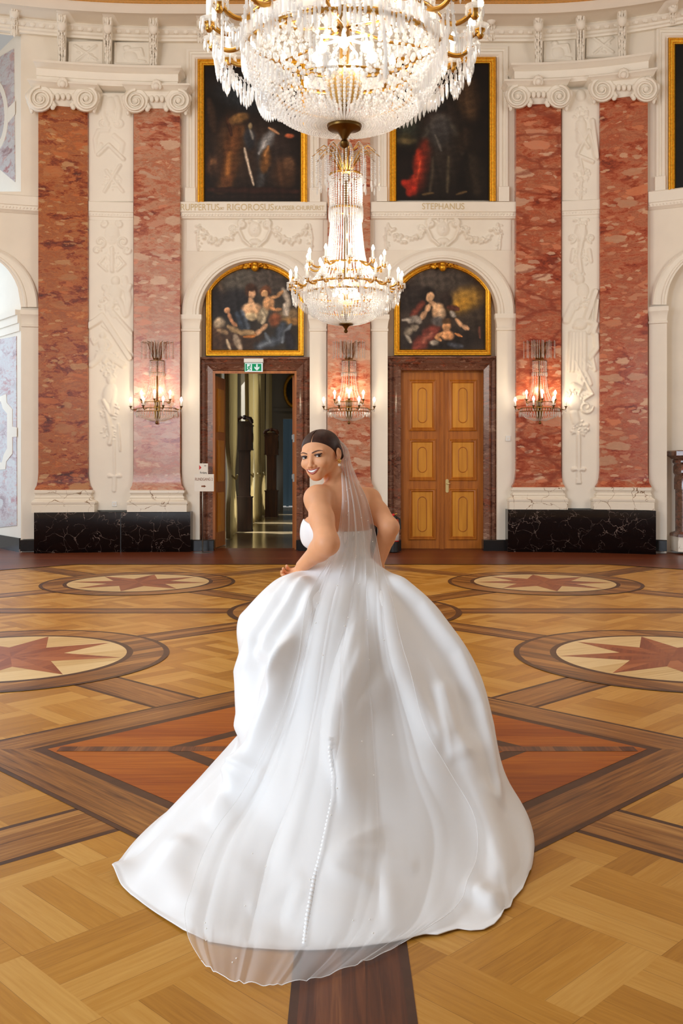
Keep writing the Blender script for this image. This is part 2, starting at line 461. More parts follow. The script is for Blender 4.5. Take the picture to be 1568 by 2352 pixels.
# parquet ---------------------------------------------------------------
def parquet(name, cell, planks, tones, ang=45.0, rough=0.36):
    """basket-weave oak: square cells of parallel planks turned in alternation"""
    m, nt, out = new_mat(name)
    g = N(nt, 'NewGeometry')
    mp = N(nt, 'Mapping'); mp.inputs['Rotation'].default_value = (0, 0, math.radians(ang))
    L(nt, g.outputs['Position'], mp.inputs['Vector'])
    s = N(nt, 'SeparateXYZ'); L(nt, mp.outputs[0], s.inputs[0])
    u = math_n(nt, 'DIVIDE', s.outputs[0], cell); v = math_n(nt, 'DIVIDE', s.outputs[1], cell)
    iu = math_n(nt, 'FLOOR', u); iv = math_n(nt, 'FLOOR', v)
    par = math_n(nt, 'PINGPONG', math_n(nt, 'ADD', iu, iv), 1.0)
    a = math_n(nt, 'ADD', math_n(nt, 'MULTIPLY', u, par), math_n(nt, 'MULTIPLY', v, math_n(nt, 'SUBTRACT', 1.0, par)))
    al = math_n(nt, 'ADD', math_n(nt, 'MULTIPLY', v, par), math_n(nt, 'MULTIPLY', u, math_n(nt, 'SUBTRACT', 1.0, par)))
    pl = math_n(nt, 'FLOOR', math_n(nt, 'MULTIPLY', a, planks))
    fr = math_n(nt, 'FRACT', math_n(nt, 'MULTIPLY', a, planks))
    cv = N(nt, 'CombineXYZ'); L(nt, iu, cv.inputs[0]); L(nt, iv, cv.inputs[1]); L(nt, pl, cv.inputs[2])
    wn = N(nt, 'TexWhiteNoise'); L(nt, cv.outputs[0], wn.inputs['Vector'])
    gv = N(nt, 'CombineXYZ')
    L(nt, math_n(nt, 'MULTIPLY', a, 26.0), gv.inputs[0]); L(nt, math_n(nt, 'MULTIPLY', al, 1.6), gv.inputs[1]); L(nt, math_n(nt, 'MULTIPLY', wn.outputs['Value'], 40.0), gv.inputs[2])
    nz = N(nt, 'TexNoise'); nz.inputs['Scale'].default_value = 1.4; nz.inputs['Detail'].default_value = 5; nz.inputs['Distortion'].default_value = 0.5
    L(nt, gv.outputs[0], nz.inputs['Vector'])
    k = math_n(nt, 'ADD', math_n(nt, 'MULTIPLY', wn.outputs['Value'], 0.48), math_n(nt, 'MULTIPLY', nz.outputs['Fac'], 0.52))
    r = ramp(nt, [(0.08, tones[0]), (0.45, tones[1]), (0.85, tones[2])], k)
    joint = math_n(nt, 'LESS_THAN', fr, 0.018)
    c = mixc(nt, math_n(nt, 'MULTIPLY', joint, 0.45), r.outputs[0], lin(96, 56, 20))
    b = N(nt, 'BsdfPrincipled'); b.inputs['Roughness'].default_value = rough; b.inputs['Specular IOR Level'].default_value = 0.3
    L(nt, c, b.inputs['Base Color']); L(nt, b.outputs[0], out.inputs[0])
    return m
def plank_wood(name, tones, dirn, width, rough=0.36):
    """long planks running along dirn"""
    m, nt, out = new_mat(name)
    g = N(nt, 'NewGeometry')
    mp = N(nt, 'Mapping'); mp.inputs['Rotation'].default_value = (0, 0, -math.radians(dirn))
    L(nt, g.outputs['Position'], mp.inputs['Vector'])
    s = N(nt, 'SeparateXYZ'); L(nt, mp.outputs[0], s.inputs[0])
    row = math_n(nt, 'FLOOR', math_n(nt, 'DIVIDE', s.outputs[1], width))
    wn = N(nt, 'TexWhiteNoise'); wn.noise_dimensions = '1D'; L(nt, row, wn.inputs['W'])
    gv = N(nt, 'CombineXYZ')
    L(nt, math_n(nt, 'MULTIPLY', s.outputs[0], 2.2), gv.inputs[0]); L(nt, math_n(nt, 'MULTIPLY', s.outputs[1], 42.0), gv.inputs[1]); L(nt, math_n(nt, 'MULTIPLY', wn.outputs['Value'], 30.0), gv.inputs[2])
    nz = N(nt, 'TexNoise'); nz.inputs['Scale'].default_value = 1.0; nz.inputs['Detail'].default_value = 5; nz.inputs['Distortion'].default_value = 0.8
    L(nt, gv.outputs[0], nz.inputs['Vector'])
    k = math_n(nt, 'ADD', math_n(nt, 'MULTIPLY', wn.outputs['Value'], 0.42), math_n(nt, 'MULTIPLY', math_n(nt, 'SUBTRACT', nz.outputs['Fac'], 0.21), 1.0))
    r = ramp(nt, [(0.2, tones[0]), (0.5, tones[1]), (0.8, tones[2])], k)
    b = N(nt, 'BsdfPrincipled'); b.inputs['Roughness'].default_value = rough; b.inputs['Specular IOR Level'].default_value = 0.3
    L(nt, r.outputs[0], b.inputs['Base Color']); L(nt, b.outputs[0], out.inputs[0])
    return m
OAK = (lin(148, 94, 24), lin(186, 129, 46), lin(210, 160, 82))
WAL = (lin(84, 46, 16), lin(146, 94, 40), lin(184, 132, 68))
M['fl_oak'] = parquet('oak parquet', 0.46, 4, OAK)
M['fl_band_a'] = plank_wood('walnut band', WAL, 45, 0.1)
M['fl_band_b'] = plank_wood('walnut band crosswise', WAL, -45, 0.1)
M['fl_band_x'] = plank_wood('walnut band level', WAL, 0, 0.1)
M['fl_band_y'] = plank_wood('walnut band lengthwise', (lin(74, 38, 20), lin(108, 60, 32), lin(146, 92, 48)), 90, 0.07)
M['fl_dark'] = principled('dark inlay', lin(74, 44, 26), 0.4, spec=0.3, noise=0.2, nscale=14)
M['fl_red'] = plank_wood('red padauk', (lin(140, 62, 6), lin(166, 86, 12), lin(188, 110, 24)), 0, 0.16, 0.45)
M['fl_star'] = plank_wood('mahogany star', (lin(140, 72, 38), lin(164, 92, 52), lin(182, 112, 70)), 20, 0.3)
M['fl_star_dark'] = plank_wood('darker mahogany', (lin(122, 58, 32), lin(142, 72, 40), lin(160, 90, 54)), 70, 0.3)  # darker wood for one half of each two-tone star point
M['fl_maple'] = plank_wood('pale maple', (lin(206, 170, 112), lin(222, 190, 134), lin(232, 204, 152)), 30, 0.4)
M['fl_border'] = plank_wood('red brown border', (lin(84, 36, 20), lin(108, 52, 28), lin(130, 68, 36)), 0, 0.12)

# crystal and light ------------------------------------------------------
def crystal(name, tr=0.47):
    m, nt, out = new_mat(name)
    t = N(nt, 'BsdfTransparent'); t.inputs[0].default_value = (0.97, 0.98, 1, 1)
    gl = N(nt, 'BsdfGlossy'); gl.inputs['Roughness'].default_value = 0.05; gl.inputs[0].default_value = (1, 1, 1, 1)
    tl = N(nt, 'BsdfTranslucent'); tl.inputs[0].default_value = (0.95, 0.95, 0.93, 1)
    df = N(nt, 'BsdfDiffuse'); df.inputs[0].default_value = (0.9, 0.9, 0.88, 1)
    a = N(nt, 'MixShader'); a.inputs[0].default_value = 0.33; L(nt, tl.outputs[0], a.inputs[1]); L(nt, gl.outputs[0], a.inputs[2])
    b = N(nt, 'MixShader'); b.inputs[0].default_value = 0.25; L(nt, a.outputs[0], b.inputs[1]); L(nt, df.outputs[0], b.inputs[2])
    c = N(nt, 'MixShader'); c.inputs[0].default_value = tr; L(nt, b.outputs[0], c.inputs[1]); L(nt, t.outputs[0], c.inputs[2])
    L(nt, c.outputs[0], out.inputs[0])
    return m
M['crystal'] = crystal('cut crystal')
M['crystal_clear'] = crystal('clear cut crystal', 0.6)
M['bulb'] = emitter('lit bulb', (1.0, 0.86, 0.66, 1), 26.0)
M['candle'] = principled('candle sleeve', lin(248, 244, 234), 0.5)
M['amber'] = principled('amber glass bowl', lin(226, 180, 96), 0.3)
# ------------------------------------------------------------------ the floor
def build_floor():
    mats = ['fl_oak', 'fl_dark', 'fl_band_a', 'fl_band_b', 'fl_band_x', 'fl_band_y', 'fl_red', 'fl_star', 'fl_star_dark', 'fl_maple', 'fl_border']
    ix = {n: i for i, n in enumerate(mats)}
    mb = MB(); lev = [0]
    def poly(pts, mat, layer):
        mb.add([(x, y, layer * 0.0004) for x, y in pts], [tuple(range(len(pts)))], ix[mat])
    def strip(a, b, w, mat, layer):
        a = Vector(a); b = Vector(b); d = (b - a).normalized(); n = Vector((-d.y, d.x)) * w / 2
        poly([a - n, b - n, b + n, a + n], mat, layer)
    def disc(c, r, mat, layer, n=72):
        poly([(c[0] + r*math.cos(2*PI*k/n), c[1] + r*math.sin(2*PI*k/n)) for k in range(n)], mat, layer)
    def band(a, b, w, mat, layer, edge=0.03):
        strip(a, b, w, 'fl_dark', layer); strip(a, b, w - 2*edge, mat, layer + 0.5)
    poly([(-11, -4), (11, -4), (11, 17.2), (-11, 17.2)], 'fl_oak', 0)
    A = [(x, y) for x in (-7.74, -2.58, 2.58, 7.74) for y in (2.62, 7.47, 12.2)]
    CN = [(x, y) for x in (-5.16, 0.03, 5.16) for y in (0.2, 5.05, 9.85, 14.6)]
    for a in A:
        for c in CN:
            if abs(a[0]-c[0]) < 3 and abs(a[1]-c[1]) < 3:
                band(a, c, 0.36, 'fl_band_a' if (a[0]-c[0])*(a[1]-c[1]) > 0 else 'fl_band_b', 1)
    band((-5.16, 9.85), (5.16, 9.85), 0.34, 'fl_band_x', 2)
    band((0.0, 9.85), (0.0, 14.6), 0.34, 'fl_band_y', 2)
    # the great lozenges
    for cx, cy in [(0.03, 5.05), (-5.16, 5.05), (5.16, 5.05)]:
        def loz(r): return [(cx - r, cy), (cx, cy - r), (cx + r, cy), (cx, cy + r)]
        for dx, dy in ((1, 0), (-1, 0), (0, -1), (0, 1)):
            hw = 0.175
            band((cx + dx*1.8, cy + dy*1.8), (cx + dx*4.2, cy + dy*4.2), 2*hw, 'fl_band_x' if dx else 'fl_band_y', 3, 0.025)
        poly(loz(2.06), 'fl_dark', 4)
        for k in range(4):
            o0, o1 = loz(2.02)[k], loz(2.02)[(k+1) % 4]; i0, i1 = loz(1.66)[k], loz(1.66)[(k+1) % 4]
            poly([o0, o1, i1, i0], 'fl_band_a' if k % 2 else 'fl_band_b', 5)
        poly(loz(1.58), 'fl_red', 6)
        poly(loz(0.98), 'fl_dark', 7); poly(loz(0.86), 'fl_red', 8)
        strip((cx-1.52, cy), (cx+1.52, cy), 0.085, 'fl_band_y', 9); strip((cx, cy-1.52), (cx, cy+1.52), 0.10, 'fl_dark', 9.2)
    # ringed stars
    for (x, y) in A:
        if y < 3: continue
        disc((x, y), 1.22, 'fl_dark', 10); disc((x, y), 1.175, 'fl_band_a' if x < 0 else 'fl_band_b', 11)
        disc((x, y), 0.935, 'fl_dark', 12); disc((x, y), 0.885, 'fl_maple', 13)
        for k in range(8):
            t = math.radians(90 - 45*k - 2); d = PI/8
            tip = (x + 0.87*math.cos(t), y + 0.87*math.sin(t))
            rin = 0.40 if k % 2 == 0 else 0.40
            p1 = (x + rin*math.cos(t+d), y + rin*math.sin(t+d)); p2 = (x + rin*math.cos(t-d), y + rin*math.sin(t-d))
            poly([(x, y), p2, tip], 'fl_star', 14); poly([(x, y), tip, p1], 'fl_star_dark', 14)
    for (x, y) in CN:
        if y < 6 or y > 12: continue
        disc((x, y), 1.20, 'fl_dark', 10); disc((x, y), 1.14, 'fl_band_a', 11); disc((x, y), 0.62, 'fl_dark', 12); disc((x, y), 0.56, 'fl_star', 13)
    # border along the wall
    poly([(-11, 17.2), (-11, 12.4), (-5.6, 12.9), (-4.0, 14.4), (4.0, 14.4), (5.4, 13.3), (11, 12.6), (11, 17.2)], 'fl_dark', 15)
    poly([(-11, 17.2), (-11, 12.45), (-5.58, 12.95), (-3.98, 14.46), (3.98, 14.46), (5.38, 13.36), (11, 12.65), (11, 17.2)], 'fl_border', 16)
    o = mb.build('floor', [M[n] for n in mats])
    setp(o, kind='structure', label='parquet floor inlaid with stars, rings and a red lozenge', cat='floor')
build_floor()

# ------------------------------------------------------------------ the end wall
NL = (458, 712); NR = (890, 1142)          # the two door niches
AL = (585, 722, 127, 124); AR = (1016, 720, 126, 122)
TOPY = -60
def build_wall():
    mb = MB()
    def piece(a, b, n): mould(mb, a, b, [(TOPY, 0), (1265, 0)], n=n, back=-0.06)
    piece(48, 458, 16); piece(712, 890, 4); piece(1142, 1530, 16)
    def cols(xs, yb, yt, off=0.0):
        vs = []; fs = []
        for i, x in enumerate(xs):
            vs += [pt(x, yb(x), off), pt(x, yt, off)]
            if i: fs.append((2*i-2, 2*i, 2*i+1, 2*i-1))
        mb.add(vs, fs)
    def arch_y(cx, cy, rx, ry):
        return lambda x: cy - ry*math.sqrt(max(0, 1 - ((x-cx)/rx)**2))
    for (x0, x1), a in ((NL, AL), (NR, AR)):
        xs = [a[0] - a[2]*math.cos(PI*i/32) for i in range(33)]
        xs[0], xs[-1] = x0, x1
        cols(xs, arch_y(*a), TOPY)
        # reveal and back of the niche
        path = [(x0, 1265)] + [(x, arch_y(*a)(x)) for x in xs] + [(x1, 1265)]
        f = [pt(x, y, 0) for x, y in path]; b = [Vector((p.x, p.y + 0.36, p.z)) for p in f]
        n = len(f)
        mb.add(f + b, [(i, i+1, n+i+1, n+i) for i in range(n-1)])
    # back of the niches (the open doorway is left out)
    zt = pt(585, 590).z
    xl, xr = pt(440, 700).x, pt(730, 700).x; yb = 16.75 + 0.35
    ox0, ox1, oz = pt(487, 1000, -0.35).x, pt(683, 1000, -0.35).x, pt(585, 850, -0.35).z
    mb.box(xl, ox0, yb, yb + 0.06, 0, zt); mb.box(ox1, xr, yb, yb + 0.06, 0, zt); mb.box(ox0, ox1, yb, yb + 0.06, oz, zt)
    mb.box(pt(875, 700).x, pt(1158, 700).x, yb, yb + 0.06, 0, zt)
    # window bay towards one side: arch below, upper opening above
    la = arch_y(-70, 705, 118, 128)
    cols([-190 + 7*i for i in range(35)], la, 440)
    cols([-190, -70, 45, 48], lambda x: 74, TOPY)
    ra = arch_y(1652, 700, 122, 128)
    cols([1530 + 8*i for i in range(32)], ra, TOPY)
    path = [(1530, 1268)] + [(1530 + 6*i, ra(1530 + 6*i)) for i in range(20)]
    f = [pt(x, y, 0) for x, y in path]; b = [Vector((p.x, p.y + 0.3, p.z)) for p in f]; n = len(f)
    mb.add(f + b, [(i, i+1, n+i+1, n+i) for i in range(n-1)])
    p0, p1 = pt(1525, 1268, -0.28), pt(1780, 1268, -0.28)
    mb.add([(p0.x, p0.y, 0), (p1.x, p1.y, 0), (p1.x, p1.y, 6.2), (p0.x, p0.y, 6.2)], [(0, 1, 2, 3)])
    o = mb.build('wall_back', M['plaster'], auto=30)
    setp(o, kind='structure', label='white plastered end wall with arched niches', cat='wall')
build_wall()

for nm, x_, lab in (('wall_left', -9.0, 'white side wall beyond the window bay'), ('wall_right', 9.3, 'white side wall beyond the fireplace bay')):
    mb_ = MB(); mb_.box(min(x_, x_*1.02), max(x_, x_*1.02), 9.0, 14.6, 0, 9.4)
    setp(mb_.build(nm, M['plaster']), kind='structure', label=lab, cat='wall')

def struct(name, mb, mat, label=None, cat=None, auto=30, parent=None):
    o = mb.build(name, mat, parent, auto=auto)
    if parent is None: setp(o, kind='structure', label=label, cat=cat)
    return o

# ceiling and its gilded cornice
mb = MB(); zc = pt(245, -10, 0.95).z + 0.25
mb.box(-11, 11, -5, 17.6, zc, zc + 0.2)
struct('ceiling', mb, M['plaster'], 'white ceiling above the cornice', 'ceiling')
mb = MB()
mould(mb, -140, 1720, [(-60, 1.3), (-30, 1.25), (-12, 1.15), (2, 0.98), (10, 0.94), (20, 0.9), (30, 0.84), (34, 0.70), (38, 0.62)], n=48, ref=300, back=-0.05)
struct('trim_1', mb, M['plaster'], 'projecting white cornice under the ceiling', 'cornice')
mb = MB()
mould(mb, -140, 1720, [(-12, 1.22), (-4, 1.24), (1, 1.18), (4, 1.05), (6, 0.98)], n=48, ref=300)
struct('trim_2', mb, M['gilt'], 'thin gilded moulding along the cornice', 'moulding')
# cove with egg and dart behind the consoles
mb = MB()
mould(mb, -140, 1720, [(36, 0.62), (44, 0.42), (54, 0.30), (60, 0.27), (63, 0.30), (66, 0.30), (76, 0.24), (79, 0.20), (84, 0.20), (88, 0.16), (93, 0.15), (96, 0.03)], n=48, ref=300, back=-0.02)
eg = MB()
for i in range(-4, 74):
    p = pt(8 + i*22.0, 71, 0.26)
    zz = pt(300, 71, 0.26).z
    eg.ball((p.x, p.y, zz), 0.055, 6, 4, s=(1.0, 0.6, 0.9))
mb.add(eg.v, eg.f)
struct('trim_3', mb, M['stucco'], 'coved frieze with an egg and dart course', 'frieze', auto=40)

# ------------------------------------------------------------------ horizontal course with dentils over the door bays
def dentil_course(name, px0, px1, rows, dent_y, ref, label, n=8, step=7.0, parent=None):
    mb = MB()
    mould(mb, px0, px1, rows, n=n, ref=ref)
    z = pt(ref, dent_y, 0.09).z
    k = int((px1 - px0) / step)
    for i in range(k):
        p = pt(px0 + 4 + i*step, dent_y, 0.09)
        mb.ball((p.x, p.y, z), 0.021, 6, 4)
    return struct(name, mb, M['stucco'], label, 'moulding')
rowsC = [(463, 0.10), (464, 0.12), (486, 0.12), (487, 0.10), (489, 0.09), (497, 0.09), (498, 0.07), (501, 0.06), (504, 0.03)]
tl = dentil_course('trim_4', 413, 750, rowsC, 493, 585, 'white course with beading below the painting of a man in armour')
tr_ = dentil_course('trim_5', 851, 1185, rowsC, 492, 1016, 'white course with beading below the painting with the red drape')
rowsS = [(448, 0.10), (450, 0.13), (470, 0.12), (472, 0.10), (482, 0.09), (486, 0.05), (490, 0.02)]
dentil_course('trim_6', -190, 92, rowsS, 477, 48, 'white course with beading above the side window arch', step=8)
dentil_course('trim_7', 1488, 1760, [(436, 0.10), (438, 0.13), (462, 0.12), (464, 0.10), (472, 0.09), (476, 0.05), (480, 0.02)], 468, 1520, 'white course with beading above the side fireplace arch', step=8)

# arch mouldings, imposts and pilaster strips of the bays
def arch_band(name, cx, cy, ro, ri, rys, label):
    mb = MB()
    pathpts = arc(cx, cy, ro[0], ro[1], 0, 180, 40)
    n = len(pathpts)
    prof = [(0.0, 0.0), (0.0, 0.06), (0.10, 0.085), (0.22, 0.06), (0.30, 0.05), (0.62, 0.05), (0.68, 0.075), (0.80, 0.075), (0.86, 0.045), (1.0, 0.04), (1.0, -0.05)]
    rings = []
    for i in range(41):
        t = PI*i/40
        ring = []
        for s, o in prof:
            rx = ro[0] + (ri[0]-ro[0])*s; ry = ro[1] + (ri[1]-ro[1])*s
            ring.append(pt(cx + rx*math.cos(t), cy - ry*math.sin(t), o))
        rings.append(ring)
    m = len(prof)
    vs = [q for r in rings for q in r]
    mb.add(vs, [(i*m+j, i*m+j+1, (i+1)*m+j+1, (i+1)*m+j) for i in range(40) for j in range(m-1)])
    return struct(name, mb, M['stucco'], label, 'arch')
arch_band('trim_8', 583, 722, (166, 154), (127, 124), None, 'white arch over the open doorway bay')
arch_band('trim_9', 1017, 720, (166, 153), (126, 122), None, 'white arch over the closed door bay')
arch_band('trim_10', -70, 705, (158, 148), (118, 128), None, 'white arch of the side window bay')
arch_band('trim_11', 1652, 700, (156, 148), (122, 128), None, 'white arch of the side fireplace bay')
def impost(name, x0, x1, y0, label, ex=4, base=1265):
    mb = MB()
    mould(mb, x0, x1, [(y0, 0.10, ex), (y0+10, 0.10, ex), (y0+14, 0.08, ex*0.6), (y0+22, 0.06, 1), (y0+32, 0.055, 0), (y0+34, 0.075, 1.5), (y0+38, 0.075, 1.5), (y0+40, 0.05, 0), (base-22, 0.05, 0)])
    return struct(name, mb, M['stucco'], label, 'pilaster strip')
impost('trim_12', 417, 458, 722, 'white pilaster strip beside the brown marble frame of the open doorway')
impost('trim_13', 711, 749, 722, 'white pilaster strip between the open doorway and the central marble pilaster')
impost('trim_14', 853, 890, 722, 'white pilaster strip between the central marble pilaster and the closed door')
impost('trim_15', 1141, 1184, 720, 'white pilaster strip on the far side of the closed door')
impost('trim_16', 50, 91, 712, 'white pier beside the side window', base=1260)
impost('trim_17', 1490, 1531, 704, 'white pier beside the fireplace bay', base=1262)

# black skirting
mb = MB()
for a, b, o in ((46, 78, 0.06), (436, 490, 0.12), (684, 760, 0.10), (848, 920, 0.10), (1110, 1168, 0.10), (1505, 1531, 0.09)):
    mould(mb, a, b, [(1240, o), (1242, o+0.012), (1266 , o+0.012)], n=2)
o = mb.build('baseboard_back', M['black']); setp(o, kind='structure', label='low black marble skirting', cat='skirting')

# ------------------------------------------------------------------ splayed window jamb at one side
JA = pt(48, 900); JD = Vector((-0.62, 0.785, 0)).normalized(); JN = Vector((-JD.y, JD.x, 0)) * -1
if JN.y > 0: JN = -JN
def J(px, py, off=0.0):
    o = Vector((0, 0, EYE)); d = Vector(((px-CX)/F, 1.0, (HZ-py)/F))
    t = ((JA + JN*off) - o).dot(JN) / d.dot(JN)
    return o + d*t
def jslab(mb, poly, off0, off1, mi=0):
    f = [J(x, y, off1) for x, y in poly]; b = [p - JN*(off1-off0) for p in f]; n = len(poly)
    mb.add(f + b, [tuple(range(n)), tuple(range(2*n-1, n-1, -1))] + [(j, n+j, n+(j+1) % n, (j+1) % n) for j in range(n)], mi)
for nm, y0, y1, lab in (('trim_18', 600, 1262, 'splayed white window jamb with pale marbled panels'), ('trim_19', 70, 446, 'splayed jamb of the upper side window with marbled panels')):
    mb = MB()
    e = JA + JD*2.6
    zlo = max(0.0, J(47, y1).z); zhi = J(47, y0).z + (0.9 if y0 > 500 else 0)
    a = JA
    mb.add([(a.x, a.y, zlo), (e.x, e.y, zlo), (e.x, e.y, zhi), (a.x, a.y, zhi)], [(0, 1, 2, 3)])
    if y0 > 500:
        for q0, q1, of in ((712, 724, .10), (724, 742, .06), (742, 760, .03)):
            z0, z1 = J(48, q1).z, J(48, q0).z
            b0, b1 = a + JN*of, e + JN*of
            mb.add([(b0.x, b0.y, z0), (b1.x, b1.y, z0), (b1.x, b1.y, z1), (b0.x, b0.y, z1), (a.x, a.y, z0), (e.x, e.y, z0), (e.x, e.y, z1), (a.x, a.y, z1)], [(0, 1, 2, 3), (0, 4, 5, 1), (3, 2, 6, 7), (0, 3, 7, 4)])
        b0, b1 = a + JN*0.03, e + JN*0.03
    r = struct(nm, mb, M['stucco'], lab, 'window jamb')
    pn = MB(); iv = MB()
    if y0 > 500:
        jslab(pn, [(-60, 1218), (38, 1207), (37, 772), (-60, 790)], 0.0, 0.012)
        jslab(iv, [(-60, 935), (14, 905), (15, 925), (28, 940), (28, 980), (38, 982), (38, 1003), (28, 1004), (28, 1042), (14, 1060), (12, 1078), (-60, 1085), (-60, 1066), (4, 1062), (8, 1045), (16, 1030), (16, 950), (6, 938), (2, 922), (-60, 950)], 0.012, 0.02)
    else:
        jslab(pn, [(-60, 340), (34, 418), (31, 112), (-60, 165)], 0.0, 0.012)
        ring = arc(-12, 265, 30, 82, 0, 360, 32)[:-1]; rin = arc(-12, 265, 22, 66, 0, 360, 32)[:-1]
        for k in range(32):
            q = (k+1) % 32
            jslab(iv, [ring[k], ring[q], rin[q], rin[k]], 0.012, 0.02)
        jslab(iv, [(18, 248), (34, 232), (34, 262), (18, 282)], 0.012, 0.02)
    pn.build('marbled_panel', M['marble_pale'], r); iv.build('inlay_frame', M['stucco'], r)
mb = MB(); b0, b1 = JA + JN*0.03, JA + JD*2.6 + JN*0.03
zt = J(48, 1236).z
mb.add([(b0.x, b0.y, 0), (b1.x, b1.y, 0), (b1.x, b1.y, zt), (b0.x, b0.y, zt), (JA.x, JA.y, zt), ((JA+JD*2.6).x, (JA+JD*2.6).y, zt)], [(0, 1, 2, 3), (3, 2, 5, 4)])
o = mb.build('baseboard_side', M['black']); setp(o, kind='structure', label='black skirting under the window jamb', cat='skirting')

# ------------------------------------------------------------------ room behind the open doorway
mb = MB(); mb.box(-2.9, 0.6, 17.2, 34.0, -0.05, 0.0)
mb.box(-2.35, -0.6, 16.9, 17.25, -0.05, 0.001)
struct('floor_corridor', mb, M['stone_floor'], 'polished pale floor of the room beyond the open doorway', 'floor')
mb = MB()
XW = -2.45
for y0, y1 in ((17.16, 19.6), (21.9, 23.4), (26.0, 27.4), (30.4, 31.2)):
    mb.box(XW - 0.35, XW, y0, y1, 0, 5.2)
mb.box(XW - 0.35, XW, 17.16, 31.2, 4.6, 5.2)
struct('wall_corridor_left', mb, M['grey_wall'], 'window wall of the room beyond the open doorway', 'wall')
mb = MB(); yE = 31.0
def xe(px): return (px - CX)/F*yE
def ze(py): return EYE + (HZ - py)/F*yE
mb.box(XW - 0.3, xe(648), yE, yE + 0.2, 0, 5.2); mb.box(xe(648), 0.6, yE, yE + 0.2, ze(962), 5.2); mb.box(xe(682), 0.6, yE, yE + 0.2, 0, ze(962))
for a, b in ((637, 643), (643, 650)):
    mb.box(xe(a), xe(b), yE - 0.05, yE, 0, ze(956))
mb.box(xe(637), xe(690), yE - 0.06, yE, ze(962), ze(950)); mb.box(xe(628), xe(690), yE - 0.08, yE, ze(945), ze(938))
mb.box(0.55, 0.75, 17.16, 31.2, 0, 5.2)
struct('wall_corridor_end', mb, M['grey_wall'], 'grey far wall with a further doorway', 'wall')
mb = MB(); mb.box(XW - 0.4, 0.8, 17.16, 35.5, 5.2, 5.3)
struct('ceiling_corridor', mb, M['grey_wall'], 'ceiling of the room beyond', 'ceiling')
mb = MB(); mb.box(XW - 0.3, 0.8, 35.2, 35.3, 0, 5.2)
mb.box(xe(655)*1.1, xe(661)*1.1, 34.6, 34.7, 0, 3.4)
struct('wall_beyond', mb, M['blue_light_wall'], 'wall coloured as in blue light, seen through the farthest doorway', 'wall')
# ------------------------------------------------------------------ pilasters
def spiral_bm(mb, c, r, depth, turn, a0, y_of, thick=0.2, turns=2.3):
    """volute: a raised band winding into an eye; c = (px, py) centre, r in px"""
    n = 58; rings = []
    for i in range(n + 1):
        t = i / n
        rr = r * (1 - 0.86*t); a = a0 + turn * t * turns * 2*PI
        w = r * (0.27 - 0.17*t)
        ring = []
        for s, o in ((-0.5, 0.0), (-0.5, 0.6), (-0.25, 1.0), (0.25, 1.0), (0.5, 0.6), (0.5, 0.0)):
            q = rr - w*0.5 + s*w
            ring.append(pt(c[0] + q*math.cos(a), c[1] + q*math.sin(a), y_of + depth*o*(0.75 + 0.25*t)))
        rings.append(ring)
    mb.loft(rings, caps=(True, True))

def pilaster(px0, px1, top, bot, mat, label, cap=True, off=0.16, hidden_top=None):
    cxp = (px0 + px1) / 2
    base = pt(cxp, 1265, 0)
    root = empty('pilaster', (base.x, base.y, 0), label, 'pilaster', 'marble pilasters of the end wall')
    mb = MB()
    yt = hidden_top if hidden_top is not None else top
    w = px1 - px0
    mould(mb, px0, px1, [(yt, off, 0), (bot-40, off, 0), (bot-22, off, 1.5), (bot-10, off+0.01, 4), (bot-3, off+0.03, 8), (bot, off+0.035, 9)], n=3)
    mb.build('shaft', mat, root, auto=40)
    # moulded base
    mb = MB()
    b = bot
    mould(mb, px0, px1, [(b, off+0.05, 7), (b+2, off+0.08, 10), (b+7, off+0.08, 10), (b+9, off+0.06, 7.5), (b+13, off+0.05, 6.5), (b+15, off+0.07, 8.5), (b+18, off+0.075, 9.5), (b+20, off+0.06, 8.5), (b+23, off+0.07, 10),
                          (b+25, off+0.10, 14), (b+28, off+0.125, 17), (b+32, off+0.125, 17), (b+35, off+0.11, 15), (b+36, off+0.12, 15.5), (b+52, off+0.12, 15.5)], n=3)
    mb.build('base', M['marble_white'], root, auto=35)
    if cap:
        build_capital(root, px0, px1, top, off)
    return root

